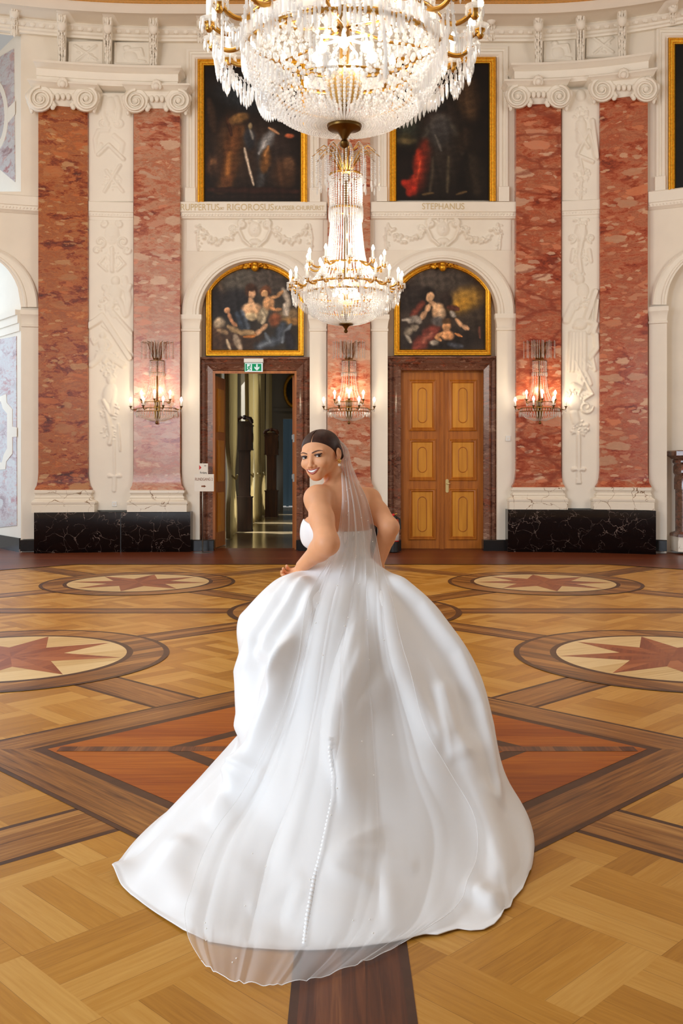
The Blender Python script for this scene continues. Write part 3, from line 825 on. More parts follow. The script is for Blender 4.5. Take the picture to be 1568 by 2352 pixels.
def build_capital(root, px0, px1, top, off):
    """ionic capital with angle volutes: top is the pixel row where the marble begins"""
    # abacus
    c = (px0 + px1)/2; w = px1 - px0
    mb = MB()
    mould(mb, px0 - 22, px1 + 18, [(top-57, off+0.26, 4), (top-53, off+0.27, 5), (top-50, off+0.24, 2), (top-45, off+0.20, -1), (top-41, off+0.17, -3)], n=4)
    ab = mb.build('abacus', M['stucco'], root, auto=35)
    # bell between the volutes with egg course
    mb = MB()
    mould(mb, px0 - 10, px1 + 8, [(top-43, off+0.10), (top-34, off+0.12), (top-24, off+0.10), (top-18, off+0.07), (top+1, off+0.02)], n=3)
    bell = mb.build('bell', M['stucco'], root, auto=35)
    mb = MB()
    for i in range(5):
        x = c - w*0.22 + w*0.11*i
        p = pt(x, top-21, off+0.11); mb.ball(p, 0.05, 8, 6, s=(0.8, 0.8, 1.25))
    mb.build('egg_course', M['stucco'], root, smooth=True)
    # acanthus flower in the middle of the abacus
    mb = MB()
    for k in range(7):
        a = PI*k/6
        p = pt(c - 1 + 7*math.cos(a), top-50 - 9*math.sin(a), off+0.27); mb.ball(p, 0.045, 6, 5, s=(1, 0.8, 1.3))
    p = pt(c - 1, top-50, off+0.29); mb.ball(p, 0.06, 8, 6)
    mb.build('flower', M['stucco'], root, smooth=True)
    for sgn, cx in ((1, px0 + 4), (-1, px1 - 4)):
        mb = MB()
        r = w*0.27
        cy = top - 17
        # solid cheek of the volute, rolled towards the wall
        rings = []
        for o, q in ((0.0, 1.02), (off+0.05, 1.06), (off+0.12, 1.0), (off+0.155, 0.96)):
            rings.append([pt(cx + r*q*math.cos(2*PI*k/22), cy + r*q*math.sin(2*PI*k/22), o) for k in range(22)])
        mb.loft(rings, caps=(False, True))
        spiral_bm(mb, (cx, cy), r*1.02, 0.07, -sgn, -PI/2, off+0.15)
        mb.ball(pt(cx, cy, off+0.17), 0.05, 8, 6)
        v = mb.build('volute', M['stucco'], root, auto=40)
        # leaf falling from the volute on its outer side
        mb = MB()
        for k in range(5):
            p = pt(cx - sgn*(r*0.95 - 2*k) + sgn*2, cy - 4 + 8*k, off + 0.10 - 0.012*k); mb.ball(p, 0.07 - 0.006*k, 7, 5, s=(0.75, 0.9, 1.1))
        mb.build('leaf', M['stucco'], v, smooth=True); mb = MB()
        q = cx + sgn*r*0.95
        for k in range(3):
            p = pt(q + sgn*3*(k % 2), cy + r*0.35 + 5*k, off + 0.10); mb.ball(p, 0.045, 6, 5)
        mb.build('leaf', M['stucco'], v, smooth=True)

pilaster(88, 201, 243, 1125, M['marble_orange'], 'orange-red marble pilaster at the end of the wall by the side window')
pilaster(307, 413, 248, 1125, M['marble_pink'], 'pink-red marble pilaster with a wall light, beside the guide sign')
pilaster(752, 850, 240, 1121, M['marble_pink'], 'pink marble pilaster between the two doors, behind the hanging chandelier')
pilaster(1185, 1288, 238, 1119, M['marble_red'], 'salmon red marble pilaster with a wall light beside the closed door')
pilaster(1378, 1487, 222, 1119, M['marble_red_slant'], 'red marble pilaster with rising veins at the end by the fireplace')

def pedestal(px0, px1, y0, y1, label, split):
    mb = MB()
    mould(mb, px0, px1, [(y0, 0.30), (y0+1, 0.305), (y1-1, 0.305), (y1+0.5, 0.30)], n=6)
    o = mb.build('pedestal', M['marble_black'], None, auto=30)
    z0 = min(v.co.z for v in o.data.vertices)
    for v in o.data.vertices:
        if v.co.z < z0 + 0.05: v.co.z = 0.0
    mb = MB(); mould(mb, split-1, split+1, [(y0+1, 0.308), (y1, 0.308)])
    mb.build('joint', M['black'], o)
    setp(o, label, 'pedestal', 'black marble pedestals')
pedestal(78, 437, 1176, 1272, 'black marble pedestal under the two pilasters beside the guide sign', 277)
pedestal(1166, 1506, 1171, 1264, 'black marble pedestal under the two pilasters beside the closed door', 1316)
pedestal(737, 866, 1173, 1266, 'black marble pedestal between the two doors, behind the bride', 800)

# entablature blocks over the paired capitals
def entablature(px0, px1, y0, ref, label, hgt=52):
    mb = MB()
    mould(mb, px0, px1, [(y0, 0.46, 4), (y0+5, 0.47, 5), (y0+9, 0.43, 2), (y0+14, 0.40, 0), (y0+18, 0.36, -2), (y0+20, 0.34, -3), (y0+36, 0.33, -3), (y0+38, 0.31, -4), (y0+hgt, 0.30, -4)], n=14, ref=ref)
    o = mb.build('entablature', M['stucco'], None, auto=35)
    setp(o, label, 'entablature', 'entablature blocks')
entablature(80, 412, 147, 245, 'white moulded entablature over the two capitals beside the man in armour painting', 50)
entablature(1178, 1492, 138, 1334, 'white moulded entablature over the two capitals beside the red drape painting', 48)
entablature(742, 860, 146, 800, 'white moulded entablature over the central pilaster behind the big chandelier', 40)

# ------------------------------------------------------------------ stucco reliefs
def relief(name, px0, px1, py0, py1, draw, off, label, cat, step=1.3, depth=0.07, frame=None, group=None):
    """a stucco panel whose ornament stands out of its ground; draw(add) adds strokes"""
    nx = int((px1-px0)/step) + 1; ny = int((py1-py0)/step) + 1
    xs = np.linspace(px0, px1, nx); ys = np.linspace(py0, py1, ny)
    GX, GY = np.meshgrid(xs, ys)
    Hh = np.zeros_like(GX)
    def stroke(pts, wd, h=1.0, flat=False):
        nonlocal Hh
        pts = np.asarray(pts, float)
        x0, x1 = pts[:, 0].min()-wd-1, pts[:, 0].max()+wd+1; y0, y1 = pts[:, 1].min()-wd-1, pts[:, 1].max()+wd+1
        ix = np.where((xs >= x0) & (xs <= x1))[0]; iy = np.where((ys >= y0) & (ys <= y1))[0]
        if len(ix) == 0 or len(iy) == 0: return
        sl = (slice(iy[0], iy[-1]+1), slice(ix[0], ix[-1]+1))
        X = GX[sl]; Y = GY[sl]; d = np.full(X.shape, 1e9)
        if len(pts) == 1: d = np.hypot(X-pts[0, 0], Y-pts[0, 1])
        for a, b in zip(pts[:-1], pts[1:]):
            ab = b-a; t = np.clip(((X-a[0])*ab[0]+(Y-a[1])*ab[1])/max(1e-9, ab@ab), 0, 1)
            d = np.minimum(d, np.hypot(X-a[0]-t*ab[0], Y-a[1]-t*ab[1]))
        q = np.clip(d/wd, 0, 1)
        hh = h*(np.where(q < 0.8, 1.0, np.clip((1-q)/0.2, 0, 1)) if flat else np.sqrt(1-q*q))
        Hh[sl] = np.maximum(Hh[sl], hh)
    def ell(cx, cy, rx, ry, h=1.0, rot=0.0, flat=False):
        nonlocal Hh
        c, s = math.cos(rot), math.sin(rot)
        X = ((GX-cx)*c + (GY-cy)*s)/rx; Y = (-(GX-cx)*s + (GY-cy)*c)/ry
        q = np.clip(X*X+Y*Y, 0, 1)
        hh = h*(np.clip((1-q)*6, 0, 1) if flat else np.sqrt(1-q))
        Hh = np.maximum(Hh, hh)
    def poly(pts, h=1.0):
        nonlocal Hh
        inside = np.zeros(GX.shape, bool); n = len(pts); j = n-1
        for i in range(n):
            xi, yi = pts[i]; xj, yj = pts[j]
            cnd = ((yi > GY) != (yj > GY)) & (GX < (xj-xi)*(GY-yi)/((yj-yi) if yj != yi else 1e-9) + xi)
            inside ^= cnd; j = i
        Hh = np.where(inside, np.maximum(Hh, h), Hh)
    draw(stroke, ell, poly)
    k = np.array([0.25, 0.5, 0.25])
    for ax in (0, 1):
        Hh = np.apply_along_axis(lambda r: np.convolve(r, k, 'same'), ax, Hh)
    Hh[0, :] = Hh[-1, :] = 0; Hh[:, 0] = Hh[:, -1] = 0
    V = np.zeros((ny, nx, 3))
    for i in range(nx):
        X = (xs[i]-CX)/F*16.7
        for _ in range(4): X = (xs[i]-CX)/F*(wall_y(X)-off)
        Yw = wall_y(X)-off
        V[:, i, 0] = X; V[:, i, 1] = Yw - Hh[:, i]*depth; V[:, i, 2] = EYE + (HZ-ys)/F*Yw
    # skirt back to the wall so that the panel has thickness
    V = V.reshape(-1, 3)
    top = V.reshape(ny, nx, 3)
    ringi = np.concatenate([np.arange(nx), nx-1+nx*np.arange(1, ny), (ny-1)*nx+np.arange(nx-2, -1, -1), nx*np.arange(ny-2, 0, -1)])
    sk = V[ringi].copy(); sk[:, 1] += off + 0.02
    n0 = len(V); m = len(ringi)
    V = np.vstack([V, sk])
    fs = grid_faces(ny, nx)
    jj = np.arange(m)
    fs = np.vstack([fs, np.stack([ringi, ringi[(jj+1) % m], n0+(jj+1) % m, n0+jj], 1)[:, ::-1]])
    o = np_mesh(name, V, fs, M['stucco'], None, True)
    setp(o, label, cat, group)
    return o

def leaves(ell, rnd, cx, cy, r, n, h=0.8, size=5.0):
    for _ in range(n):
        a = rnd.uniform(0, 2*PI); q = r*math.sqrt(rnd.random())
        ell(cx+q*math.cos(a), cy+q*math.sin(a), size*rnd.uniform(.5, 1), size*rnd.uniform(.25, .5), h*rnd.uniform(.5, 1), rnd.uniform(0, PI))
def curl(stroke, cx, cy, r, a0, turn, wd, h=0.7, turns=1.2):
    stroke([(cx + r*(1-0.8*t)*math.cos(a0+turn*2*PI*turns*t), cy + r*(1-0.8*t)*math.sin(a0+turn*2*PI*turns*t)) for t in [i/16 for i in range(17)]], wd, h)
def face_rel(ell, stroke, cx, cy, s, h=1.0):
    ell(cx, cy, s*0.8, s, h*0.8); ell(cx, cy+s*.1, s*.2, s*.4, h); ell(cx-s*.32, cy-s*.12, s*.2, s*.12, h*.9); ell(cx+s*.32, cy-s*.12, s*.2, s*.12, h*.9); ell(cx, cy+s*.55, s*.3, s*.1, h*.9)
def putto(ell, stroke, cx, cy, s, h=1.0, flip=1):
    ell(cx, cy-1.35*s, .42*s, .48*s, h); ell(cx, cy-.3*s, .62*s, .85*s, h*.9, .15*flip)
    stroke([(cx+.5*s*flip, cy-.8*s), (cx+1.1*s*flip, cy-.3*s), (cx+1.4*s*flip, cy-.9*s)], .22*s, h*.7)
    stroke([(cx-.5*s*flip, cy-.7*s), (cx-1.0*s*flip, cy-.1*s), (cx-.6*s*flip, cy+.4*s)], .22*s, h*.7)
    stroke([(cx-.2*s, cy+.4*s), (cx-.55*s*flip, cy+1.3*s), (cx-.2*s*flip, cy+2.0*s)], .3*s, h*.8)
    stroke([(cx+.25*s, cy+.4*s), (cx+.65*s*flip, cy+1.1*s), (cx+.9*s*flip, cy+1.9*s)], .3*s, h*.8)

def draw_left_upper(stroke, ell, poly):
    r = random.Random(4)
    ell(254, 240, 14, 17, .8); stroke([(240, 225), (236, 260), (246, 290)], 6, .6); stroke([(268, 225), (275, 250), (270, 285)], 6, .6)
    curl(stroke, 238, 283, 12, 0, 1, 2.5); curl(stroke, 274, 283, 12, PI, -1, 2.5)
    stroke([(226, 356), (250, 333), (284, 366)], 4.5, 1.0, True); stroke([(232, 332), (222, 350), (218, 320), (226, 300), (248, 300)], 5, .55)
    stroke([(262, 312), (282, 330), (278, 350)], 6, .6); stroke([(240, 440), (276, 380)], 4, .9); stroke([(244, 392), (282, 440)], 4, .7)
    leaves(ell, r, 256, 415, 22, 40, .7); leaves(ell, r, 252, 270, 26, 26, .55)
def draw_left_lower(stroke, ell, poly):
    r = random.Random(7)
    ell(257, 538, 17, 24, .7); face_rel(ell, stroke, 257, 543, 15, 1.0)
    for s in (-1, 1):
        curl(stroke, 257+s*26, 556, 13, PI/2, s, 3); curl(stroke, 257+s*18, 515, 9, -PI/2, -s, 3); curl(stroke, 257+s*34, 575, 9, 0, s, 2.5)
        stroke([(257+s*16, 590), (257+s*30, 606), (257+s*12, 622)], 3, .6)
    stroke([(257, 570), (258, 622)], 5, .7); leaves(ell, r, 257, 600, 24, 26, .6)
    putto(ell, stroke, 266, 678, 24, 1.0, 1)
    stroke([(240, 660), (252, 672)], 7, .7); stroke([(285, 640), (296, 690), (290, 720)], 8, .6)
    face_rel(ell, stroke, 250, 706, 13, 1.0); leaves(ell, r, 250, 700, 22, 40, .8)
    stroke([(220, 738), (235, 725), (298, 822)], 7, 1.0, True); stroke([(206, 748), (228, 734)], 9, 1.0, True); stroke([(262, 720), (304, 768)], 5, .9)
    poly([(244, 712), (306, 770), (306, 812), (232, 748)], .45)
    putto(ell, stroke, 236, 795, 18, .9, -1); stroke([(210, 838), (240, 812), (282, 838)], 8, .7); leaves(ell, r, 244, 826, 30, 40, .7)
    face_rel(ell, stroke, 254, 872, 12, 1); leaves(ell, r, 254, 862, 16, 22, .8); ell(252, 905, 16, 26, .8, .2)
    stroke([(238, 920), (252, 948)], 5, .9); stroke([(262, 895), (256, 950)], 6, .7); leaves(ell, r, 252, 945, 22, 40, .75)
    stroke([(246, 950), (256, 1000), (252, 1018)], 6, .8); leaves(ell, r, 250, 992, 17, 34, .7, 4); stroke([(272, 975), (276, 1035)], 2.5, .6)
    stroke([(262, 1010), (263, 1090)], 3, .45); stroke([(250, 1094), (276, 1094)], 3.5, .5); stroke([(263, 1098), (262, 1126)], 5, .45, True); ell(252, 1092, 5, 4, .5); ell(274, 1092, 5, 4, .5)
def draw_right_upper(stroke, ell, poly):
    r = random.Random(14)
    ell(1333, 220, 12, 14, .6); face_rel(ell, stroke, 1334, 275, 9, .9); leaves(ell, r, 1334, 262, 18, 30, .6); stroke([(1334, 285), (1334, 320)], 12, .8)
    stroke([(1325, 300), (1350, 340)], 4, .9); stroke([(1326, 352), (1352, 300), (1366, 362)], 4, .9); stroke([(1360, 278), (1370, 362)], 6, .8); stroke([(1326, 358), (1360, 372)], 5, .8)
    stroke([(1330, 360), (1338, 400)], 4, .7); leaves(ell, r, 1336, 400, 18, 40, .75); leaves(ell, r, 1334, 440, 12, 22, .7, 4); stroke([(1334, 410), (1332, 462)], 3, .6)
def draw_right_lower(stroke, ell, poly):
    r = random.Random(23)
    leaves(ell, r, 1334, 512, 18, 26, .9); ell(1333, 535, 15, 20, 1.0); stroke([(1326, 520), (1330, 552)], 4, 1.0); stroke([(1340, 520), (1338, 552)], 4, 1.0)
    for s in (-1, 1): curl(stroke, 1334+s*22, 548, 10, PI/2, s, 2.5); stroke([(1334+s*18, 575), (1334+s*22, 600)], 5, .6)
    stroke([(1334, 555), (1328, 590), (1332, 625)], 6, .9); leaves(ell, r, 1332, 592, 22, 30, .7)
    ell(1330, 642, 11, 13, 1.0); leaves(ell, r, 1326, 634, 16, 26, .9); ell(1338, 668, 14, 18, .9)
    stroke([(1366, 670), (1346, 730)], 7, 1.0, True); stroke([(1372, 690), (1366, 740), (1352, 765)], 3.5, .8); stroke([(1362, 700), (1358, 745)], 2, .7); leaves(ell, r, 1334, 695, 20, 50, .9)
    stroke([(1300, 735), (1316, 700), (1330, 690)], 10, .6); ell(1332, 745, 16, 14, 1.0); stroke([(1320, 750), (1345, 738), (1368, 745), (1362, 765)], 6, .9)
    for k in range(5): stroke([(1310+8*k, 765), (1306+9*k, 850)], 5, .75)
    stroke([(1368, 770), (1370, 800), (1356, 820)], 7, .8); stroke([(1360, 820), (1366, 850)], 4, .6)
    putto(ell, stroke, 1340, 850, 17, .8, 1); stroke([(1320, 830), (1345, 880), (1360, 905), (1340, 918)], 3.5, .8); stroke([(1330, 900), (1346, 860)], 3, .7)
    leaves(ell, r, 1326, 905, 24, 40, .8); stroke([(1316, 885), (1332, 892)], 7, 1.0); ell(1320, 925, 18, 20, .8); curl(stroke, 1345, 935, 16, 0, 1, 3)
    stroke([(1318, 950), (1322, 968)], 10, .7); leaves(ell, r, 1330, 985, 20, 46, .8); ell(1347, 976, 6, 6, .7)
    stroke([(1328, 1000), (1328, 1080)], 4.5, .7, True); stroke([(1318, 1078), (1340, 1078)], 4, .7); ell(1316, 1078, 5, 5, .7); ell(1340, 1078, 5, 5, .7); poly([(1324, 1084), (1332, 1084), (1334, 1112), (1322, 1112)], .6)
GR = 'stucco relief panels'
relief('stucco_relief', 203, 306, 214, 462, draw_left_upper, 0.09, 'upper stucco panel with set square and drapery beside the man in armour painting', 'relief', group=GR, depth=.04)
relief('stucco_relief', 203, 306, 505, 1172, draw_left_lower, 0.09, 'long stucco panel with cherubs and a slanting tablet beside the orange-red pilaster', 'relief', group=GR, depth=.05)
relief('stucco_relief', 1290, 1377, 205, 460, draw_right_upper, 0.09, 'upper stucco panel with crossed tools beside the red drape painting', 'relief', group=GR)
relief('stucco_relief', 1290, 1377, 500, 1168, draw_right_lower, 0.09, 'long stucco panel with figure, harp and hanging key between the two salmon pilasters', 'relief', group=GR)
dentil_course('trim_20', 203, 306, [(463, 0.10), (465, 0.12), (486, 0.12), (488, 0.10), (497, 0.10), (499, 0.085), (506, 0.08)], 493, 255, 'beaded course across the stucco panel of cherubs', n=4)
dentil_course('trim_21', 1290, 1377, [(459, 0.10), (461, 0.12), (482, 0.12), (484, 0.10), (493, 0.10), (495, 0.085), (502, 0.08)], 488, 1333, 'beaded course across the stucco panel of the harp', n=4)

def draw_cart(cx, dy):
    def d(stroke, ell, poly):
        r = random.Random(int(cx))
        face_rel(ell, stroke, cx, 528+dy, 18, 1.0); leaves(ell, r, cx, 505+dy, 16, 24, .9, 6)
        for s in (-1, 1):
            curl(stroke, cx+s*28, 516+dy, 10, -PI/2, s, 4, .9); stroke([(cx+s*30, 508+dy), (cx+s*36, 530+dy), (cx+s*26, 552+dy), (cx+s*10, 566+dy)], 4, .9)
            stroke([(cx+s*18, 500+dy), (cx+s*10, 494+dy), (cx, 500+dy)], 4, .8)
            g = [(cx+s*40, 530+dy), (cx+s*60, 548+dy), (cx+s*85, 556+dy), (cx+s*108, 545+dy), (cx+s*126, 522+dy)]
            for a, b in zip(g[:-1], g[1:]):
                for k in range(7):
                    t = k/7; ell(a[0]+(b[0]-a[0])*t+r.uniform(-6, 6), a[1]+(b[1]-a[1])*t+r.uniform(-7, 7), r.uniform(3, 6.5), r.uniform(2.5, 4.5), r.uniform(.6, 1), r.uniform(0, PI))
            stroke([(cx+s*126, 516+dy), (cx+s*132, 545+dy), (cx+s*130, 575+dy)], 2, .5)
            for k in range(12): ell(cx+s*(128+r.uniform(-8, 8)), 520+dy+k*6.5, r.uniform(2, 4.5), r.uniform(1.5, 3), r.uniform(.4, .9), r.uniform(0, PI))
            curl(stroke, cx+s*52, 526+dy, 8, 0, s, 1.8, .5)
        ell(cx, 556+dy, 14, 8, .8); leaves(ell, r, cx, 568+dy, 18, 14, .7)
    return d
# one spandrel panel over each arch: cut to the arch by a raised border
def spandrel(cx, x0, x1, dy, label):
    relief('stucco_relief', x0, x1, 505+dy, 600+dy, None or draw_cart(cx, dy), 0.02, label, 'relief', step=1.4, depth=0.09, group=GR) if False else None
    xs0, xs1 = x0, x1
    o = relief('cartouche', xs0, xs1, 504+dy, 577+dy, draw_cart(cx, dy), 0.006, label, 'cartouche', step=1.3, depth=0.09, group='mask cartouches over the arches')
spandrel(585, 428, 742, 0, 'stucco mask cartouche with leaf garlands over the open doorway arch')
spandrel(1017, 860, 1174, -2, 'stucco mask cartouche with leaf garlands over the closed door arch')

def small_panel(x0, x1, y0, y1, seed, label):
    def d(stroke, ell, poly):
        r = random.Random(seed)
        stroke([(x0+2, y0+2), (x1-2, y0+2), (x1-2, y1-2), (x0+2, y1-2), (x0+2, y0+2)], 2.2, .6, True)
        w, h = x1-x0, y1-y0
        if seed % 2:
            stroke([(x0+.2*w, y0+.2*h), (x0+.8*w, y0+.8*h)], 3.5, .9); stroke([(x0+.8*w, y0+.2*h), (x0+.25*w, y0+.85*h)], 3, .8)
            leaves(ell, r, x0+.5*w, y0+.5*h, w*.22, 16, .8)
        else:
            ell(x0+.45*w, y0+.62*h, w*.2, h*.24, .8, .5); ell(x0+.35*w, y0+.25*h, w*.11, h*.11, .9); stroke([(x0+.3*w, y0+.35*h), (x0+.75*w, y0+.3*h), (x0+.8*w, y0+.6*h)], 3, .8)
            stroke([(x0+.65*w, y0+.8*h), (x0+.85*w, y0+.85*h)], 3, .7)
    relief('relief_panel', x0, x1, y0, y1, d, 0.05, label, 'relief', step=1.2, depth=0.05, group='small relief panels under the cornice')
small_panel(157, 237, 95, 148, 1, 'small relief panel of crossed tools above the orange-red pilaster')
small_panel(262, 346, 97, 150, 2, 'small relief panel of a sphere and leaf above the pink pilaster beside the guide sign')
small_panel(1247, 1322, 86, 143, 4, 'small relief panel of a helmet and shield above the salmon pilaster by the closed door')
small_panel(1345, 1422, 76, 132, 5, 'small relief panel of crossed torches above the pilaster by the fireplace')

# scroll consoles carrying the cornice
def console(px, y0, y1, label):
    b = pt(px, y1, 0.1)
    root = empty('scroll_console', (b.x, b.y, b.z), label, 'console', 'scroll consoles under the cornice')
    o_top = 0.60; hgt = y1 - y0
    def off(t): return o_top*(1-t)**1.6 + 0.10*t
    mb = MB(); rings = []
    for i in range(17):
        t = i/16; hw = 12 - 2.5*t - (1.5 if 0.25 < t < 0.35 else 0); o = off(t) + 0.05*math.sin(PI*min(1, t*1.6))
        y = y0 + hgt*t
        ring = []
        for s, q in ((-1, -0.2), (-1, 0.0), (-.75, .045), (-.3, .02), (0, .05), (.3, .02), (.75, .045), (1, 0.0), (1, -0.2)):
            ring.append(pt(px + hw*s, y, o + q if q > -0.1 else min(0.0, 0)))
        rings.append(ring)
    mb.loft(rings)
    mb.build('bracket', M['stucco'], root, auto=50)
    mb = MB()
    mould(mb, px-15, px+15, [(y0-8, o_top+0.16, 1), (y0-3, o_top+0.14, 0), (y0+4, o_top+0.08, -3)], back=0.0)
    mb.build('cap', M['stucco'], root, auto=40)
    mb = MB(); r = random.Random(int(px))
    for i in range(44):
        t = .13 + .84*i/44; sx_ = (-1, 0, 1)[i % 3]
        p = pt(px + sx_*r.uniform(3, 7), y0 + hgt*t, off(t)+0.075+(.015 if sx_ == 0 else 0)); mb.ball(p, r.uniform(.022, .036), 6, 4, s=(.8, .7, 1.9))
    p = pt(px, y0+hgt*.28, off(.28)+.1); mb.ball(p, .085, 8, 6, s=(1, .8, 1.2))
    mb.build('acanthus', M['stucco'], root, smooth=True)
for px, y0, y1, lab in ((33, 8, 80, 'scroll console above the side window bay'), (142, 24, 147, 'scroll console above the orange-red marble pilaster'), (247, 30, 152, 'scroll console between the two small relief panels beside the armour painting'),
                        (352, 31, 155, 'scroll console above the pink pilaster beside the guide sign'), (462, 33, 96, 'short scroll console above the man in armour painting, behind candles'), (1128, 24, 92, 'short scroll console above the red drape painting'),
                        (1236, 24, 150, 'scroll console above the salmon pilaster by the closed door'), (1333, 20, 145, 'scroll console between the two small relief panels by the red drape painting'), (1428, 14, 133, 'scroll console above the pilaster with rising veins'), (1545, 2, 52, 'scroll console above the fireplace bay')):
    console(px, y0, y1, lab)

# lettering on the white courses
def text_obj(name, body, loc, size, mat, parent=None, align='CENTER', extrude=0.002, sx=1.0, space=1.0):
    cu = bpy.data.curves.new(name, 'FONT'); cu.body = body; cu.size = size; cu.extrude = extrude
    cu.align_x = align; cu.align_y = 'CENTER'; cu.space_character = space
    cu.materials.append(mat)
    o = bpy.data.objects.new(name, cu); COL.objects.link(o)
    o.rotation_euler = (PI/2, 0, 0); o.scale = (sx, 1, 1)
    bpy.context.view_layer.update()
    me = bpy.data.meshes.new_from_object(o.evaluated_get(bpy.context.evaluated_depsgraph_get()))
    bpy.data.objects.remove(o)
    o = bpy.data.objects.new(name, me); COL.objects.link(o)
    o.rotation_euler = (PI/2, 0, 0); o.scale = (sx, 1, 1)
    og = origin_of(parent); o.location = Vector(loc) - og
    if parent is not None: o.parent = parent
    return o
def fit_text(body, x0, x1, yb, size, parent):
    p = pt((x0+x1)/2, yb, 0.125)
    o = text_obj('lettering', body, p, size, M['letter'], parent)
    xs = [v.co.x for v in o.data.vertices]; o.scale[0] = (pt(x1, yb, .125).x-pt(x0, yb, .125).x)/(max(xs)-min(xs))
for body, x0, x1, yb, sz in (('RUPPERTUS', 415, 503, 476.5, .165), ('DICT', 505, 514, 479, .06), ('RIGOROSUS', 521, 628, 476.5, .165), ('KAYSSER\u00b7CHURF\u00dcRST', 631, 744, 478, .11)):
    fit_text(body, x0, x1, yb, sz, tl)
fit_text('STEPHANUS', 969, 1066, 474.5, .155, tr_)
# ------------------------------------------------------------------ paintings
def canvas_obj(parent, poly, off, blobs, base, seed, step=1.1, grain=0.06):
    """a painted canvas: soft strokes of paint laid over a ground, clipped to the frame opening"""
    xs0, xs1 = min(p[0] for p in poly), max(p[0] for p in poly); ys0, ys1 = min(p[1] for p in poly), max(p[1] for p in poly)
    nx = int((xs1-xs0)/step)+1; ny = int((ys1-ys0)/step)+1
    xs = np.linspace(xs0, xs1, nx); ys = np.linspace(ys0, ys1, ny); X, Y = np.meshgrid(xs, ys)
    rng = np.random.RandomState(seed)
    C = np.zeros(X.shape + (3,)); C[:] = np.array(base[:3])/255.0
    def noise(sc):
        n = np.zeros(X.shape)
        for k in range(5):
            a, b, c, d = rng.uniform(-1, 1, 4); n += np.sin((a*X+b*Y)/sc*(1+k*.7)+c*6)*np.cos((b*X-a*Y)/sc*(1+k*.5)+d*6)/(1+k*.5)
        return n/2
    n1 = noise(24.0); C *= (1 + 0.35*n1)[..., None]
    wob = noise(9.0)*0.10
    X0, Y0 = X, Y
    X = X0 + 1.8*noise(16.0) + .7*noise(6.0); Y = Y0 + 1.8*noise(17.0) + .7*noise(7.0)
    for b in blobs:
        col = np.array(b[0])/255.0
        if b[1] == 'e':
            cx, cy, rx, ry, rot, soft = b[2:]
            c, s = math.cos(rot), math.sin(rot)
            q = np.sqrt((((X-cx)*c+(Y-cy)*s)/rx)**2 + ((-(X-cx)*s+(Y-cy)*c)/ry)**2) + wob*min(1, 8/max(rx, ry))*2
        else:
            pts, wd, soft = b[2:]
            d = np.full(X.shape, 1e9)
            for a, e in zip(pts[:-1], pts[1:]):
                a = np.array(a, float); e = np.array(e, float); ab = e-a
                t = np.clip(((X-a[0])*ab[0]+(Y-a[1])*ab[1])/max(1e-9, ab@ab), 0, 1)
                d = np.minimum(d, np.hypot(X-a[0]-t*ab[0], Y-a[1]-t*ab[1])*(1+.45*np.abs(2*t-1)**3))
            q = d/wd + wob; soft = soft*1.25
        al = np.clip((1+soft-q)/(2*soft), 0, 1); al = al*al*(3-2*al)
        tex = 1 + 0.10*np.sin(X*.31+Y*.17+5*n1) * np.cos(Y*.23-X*.12+3*n1)
        lit = 1 + .14*np.sin((X-Y)*.16+4*n1)*np.sin((X+Y)*.11-3*n1)
        if b[1] == 'e': lit = lit*np.clip(1.04-.34*((X-b[2])*.7+(Y-b[3]))/(b[4]+b[5]), .6, 1.3)
        else: lit = lit*np.clip(1.10-.30*q, .7, 1.15)
        C = C*(1-al[..., None]) + (col*np.clip(tex*lit, .55, 1.35)[..., None])*al[..., None]
    X, Y = X0, Y0
    C *= (1 + grain*rng.randn(*X.shape))[..., None]
    C = np.clip(C, 0, 1); Cl = np.where(C <= .04045, C/12.92, ((C+.055)/1.055)**2.4)
    # clip to the opening
    yv = Y.copy()
    top = np.interp(xs, *zip(*sorted([(p[0], p[1]) for p in poly if p[1] < ys1-1 or True and p in poly], key=lambda q: q[0]))) if len(poly) > 4 else None
    if top is not None:
        up = sorted([q for q in poly if q[1] < ys1-2], key=lambda q: q[0])
        top = np.interp(xs, [q[0] for q in up], [q[1] for q in up])
        yv = top[None, :] + (ys1-top)[None, :]*((Y-ys0)/(ys1-ys0))
        # keep the paint where it was: sample colour at the moved rows
        ri = np.clip(((yv-ys0)/(ys1-ys0)*(ny-1)).astype(int), 0, ny-1)
        Cl = Cl[ri, np.arange(nx)[None, :]]
    V = np.array([pt(float(x), float(y), off) for y, x in zip(yv.ravel(), X.ravel())])
    me_o = np_mesh('canvas', V, grid_faces(ny, nx), M['paint'], parent, True)
    at = me_o.data.color_attributes.new('paint', 'FLOAT_COLOR', 'POINT')
    at.data.foreach_set('color', np.concatenate([Cl.reshape(-1, 3), np.ones((nx*ny, 1))], 1).astype(np.float32).ravel())
    return me_o
m, nt, out = new_mat('oil paint')
vc = N(nt, 'VertexColor'); vc.layer_name = 'paint'
b = N(nt, 'BsdfPrincipled'); b.inputs['Roughness'].default_value = 0.5; b.inputs['Specular IOR Level'].default_value = 0.25
L(nt, vc.outputs[0], b.inputs['Base Color']); L(nt, b.outputs[0], out.inputs[0]); M['paint'] = m

def frame_obj(parent, path, width, off, lift=0.10, name='frame'):
    mb = MB(); w_ = width
    prof = [(0, off-0.02), (0, off+lift*.7), (w_*.10, off+lift), (w_*.24, off+lift), (w_*.32, off+lift*.72), (w_*.62, off+lift*.62), (w_*.72, off+lift*.8), (w_*.84, off+lift*.75), (w_, off+lift*.25), (w_, off-0.02)]
    sweep(mb, path, prof, closed=True)
    return mb.build(name, M['gilt'], parent, auto=35)

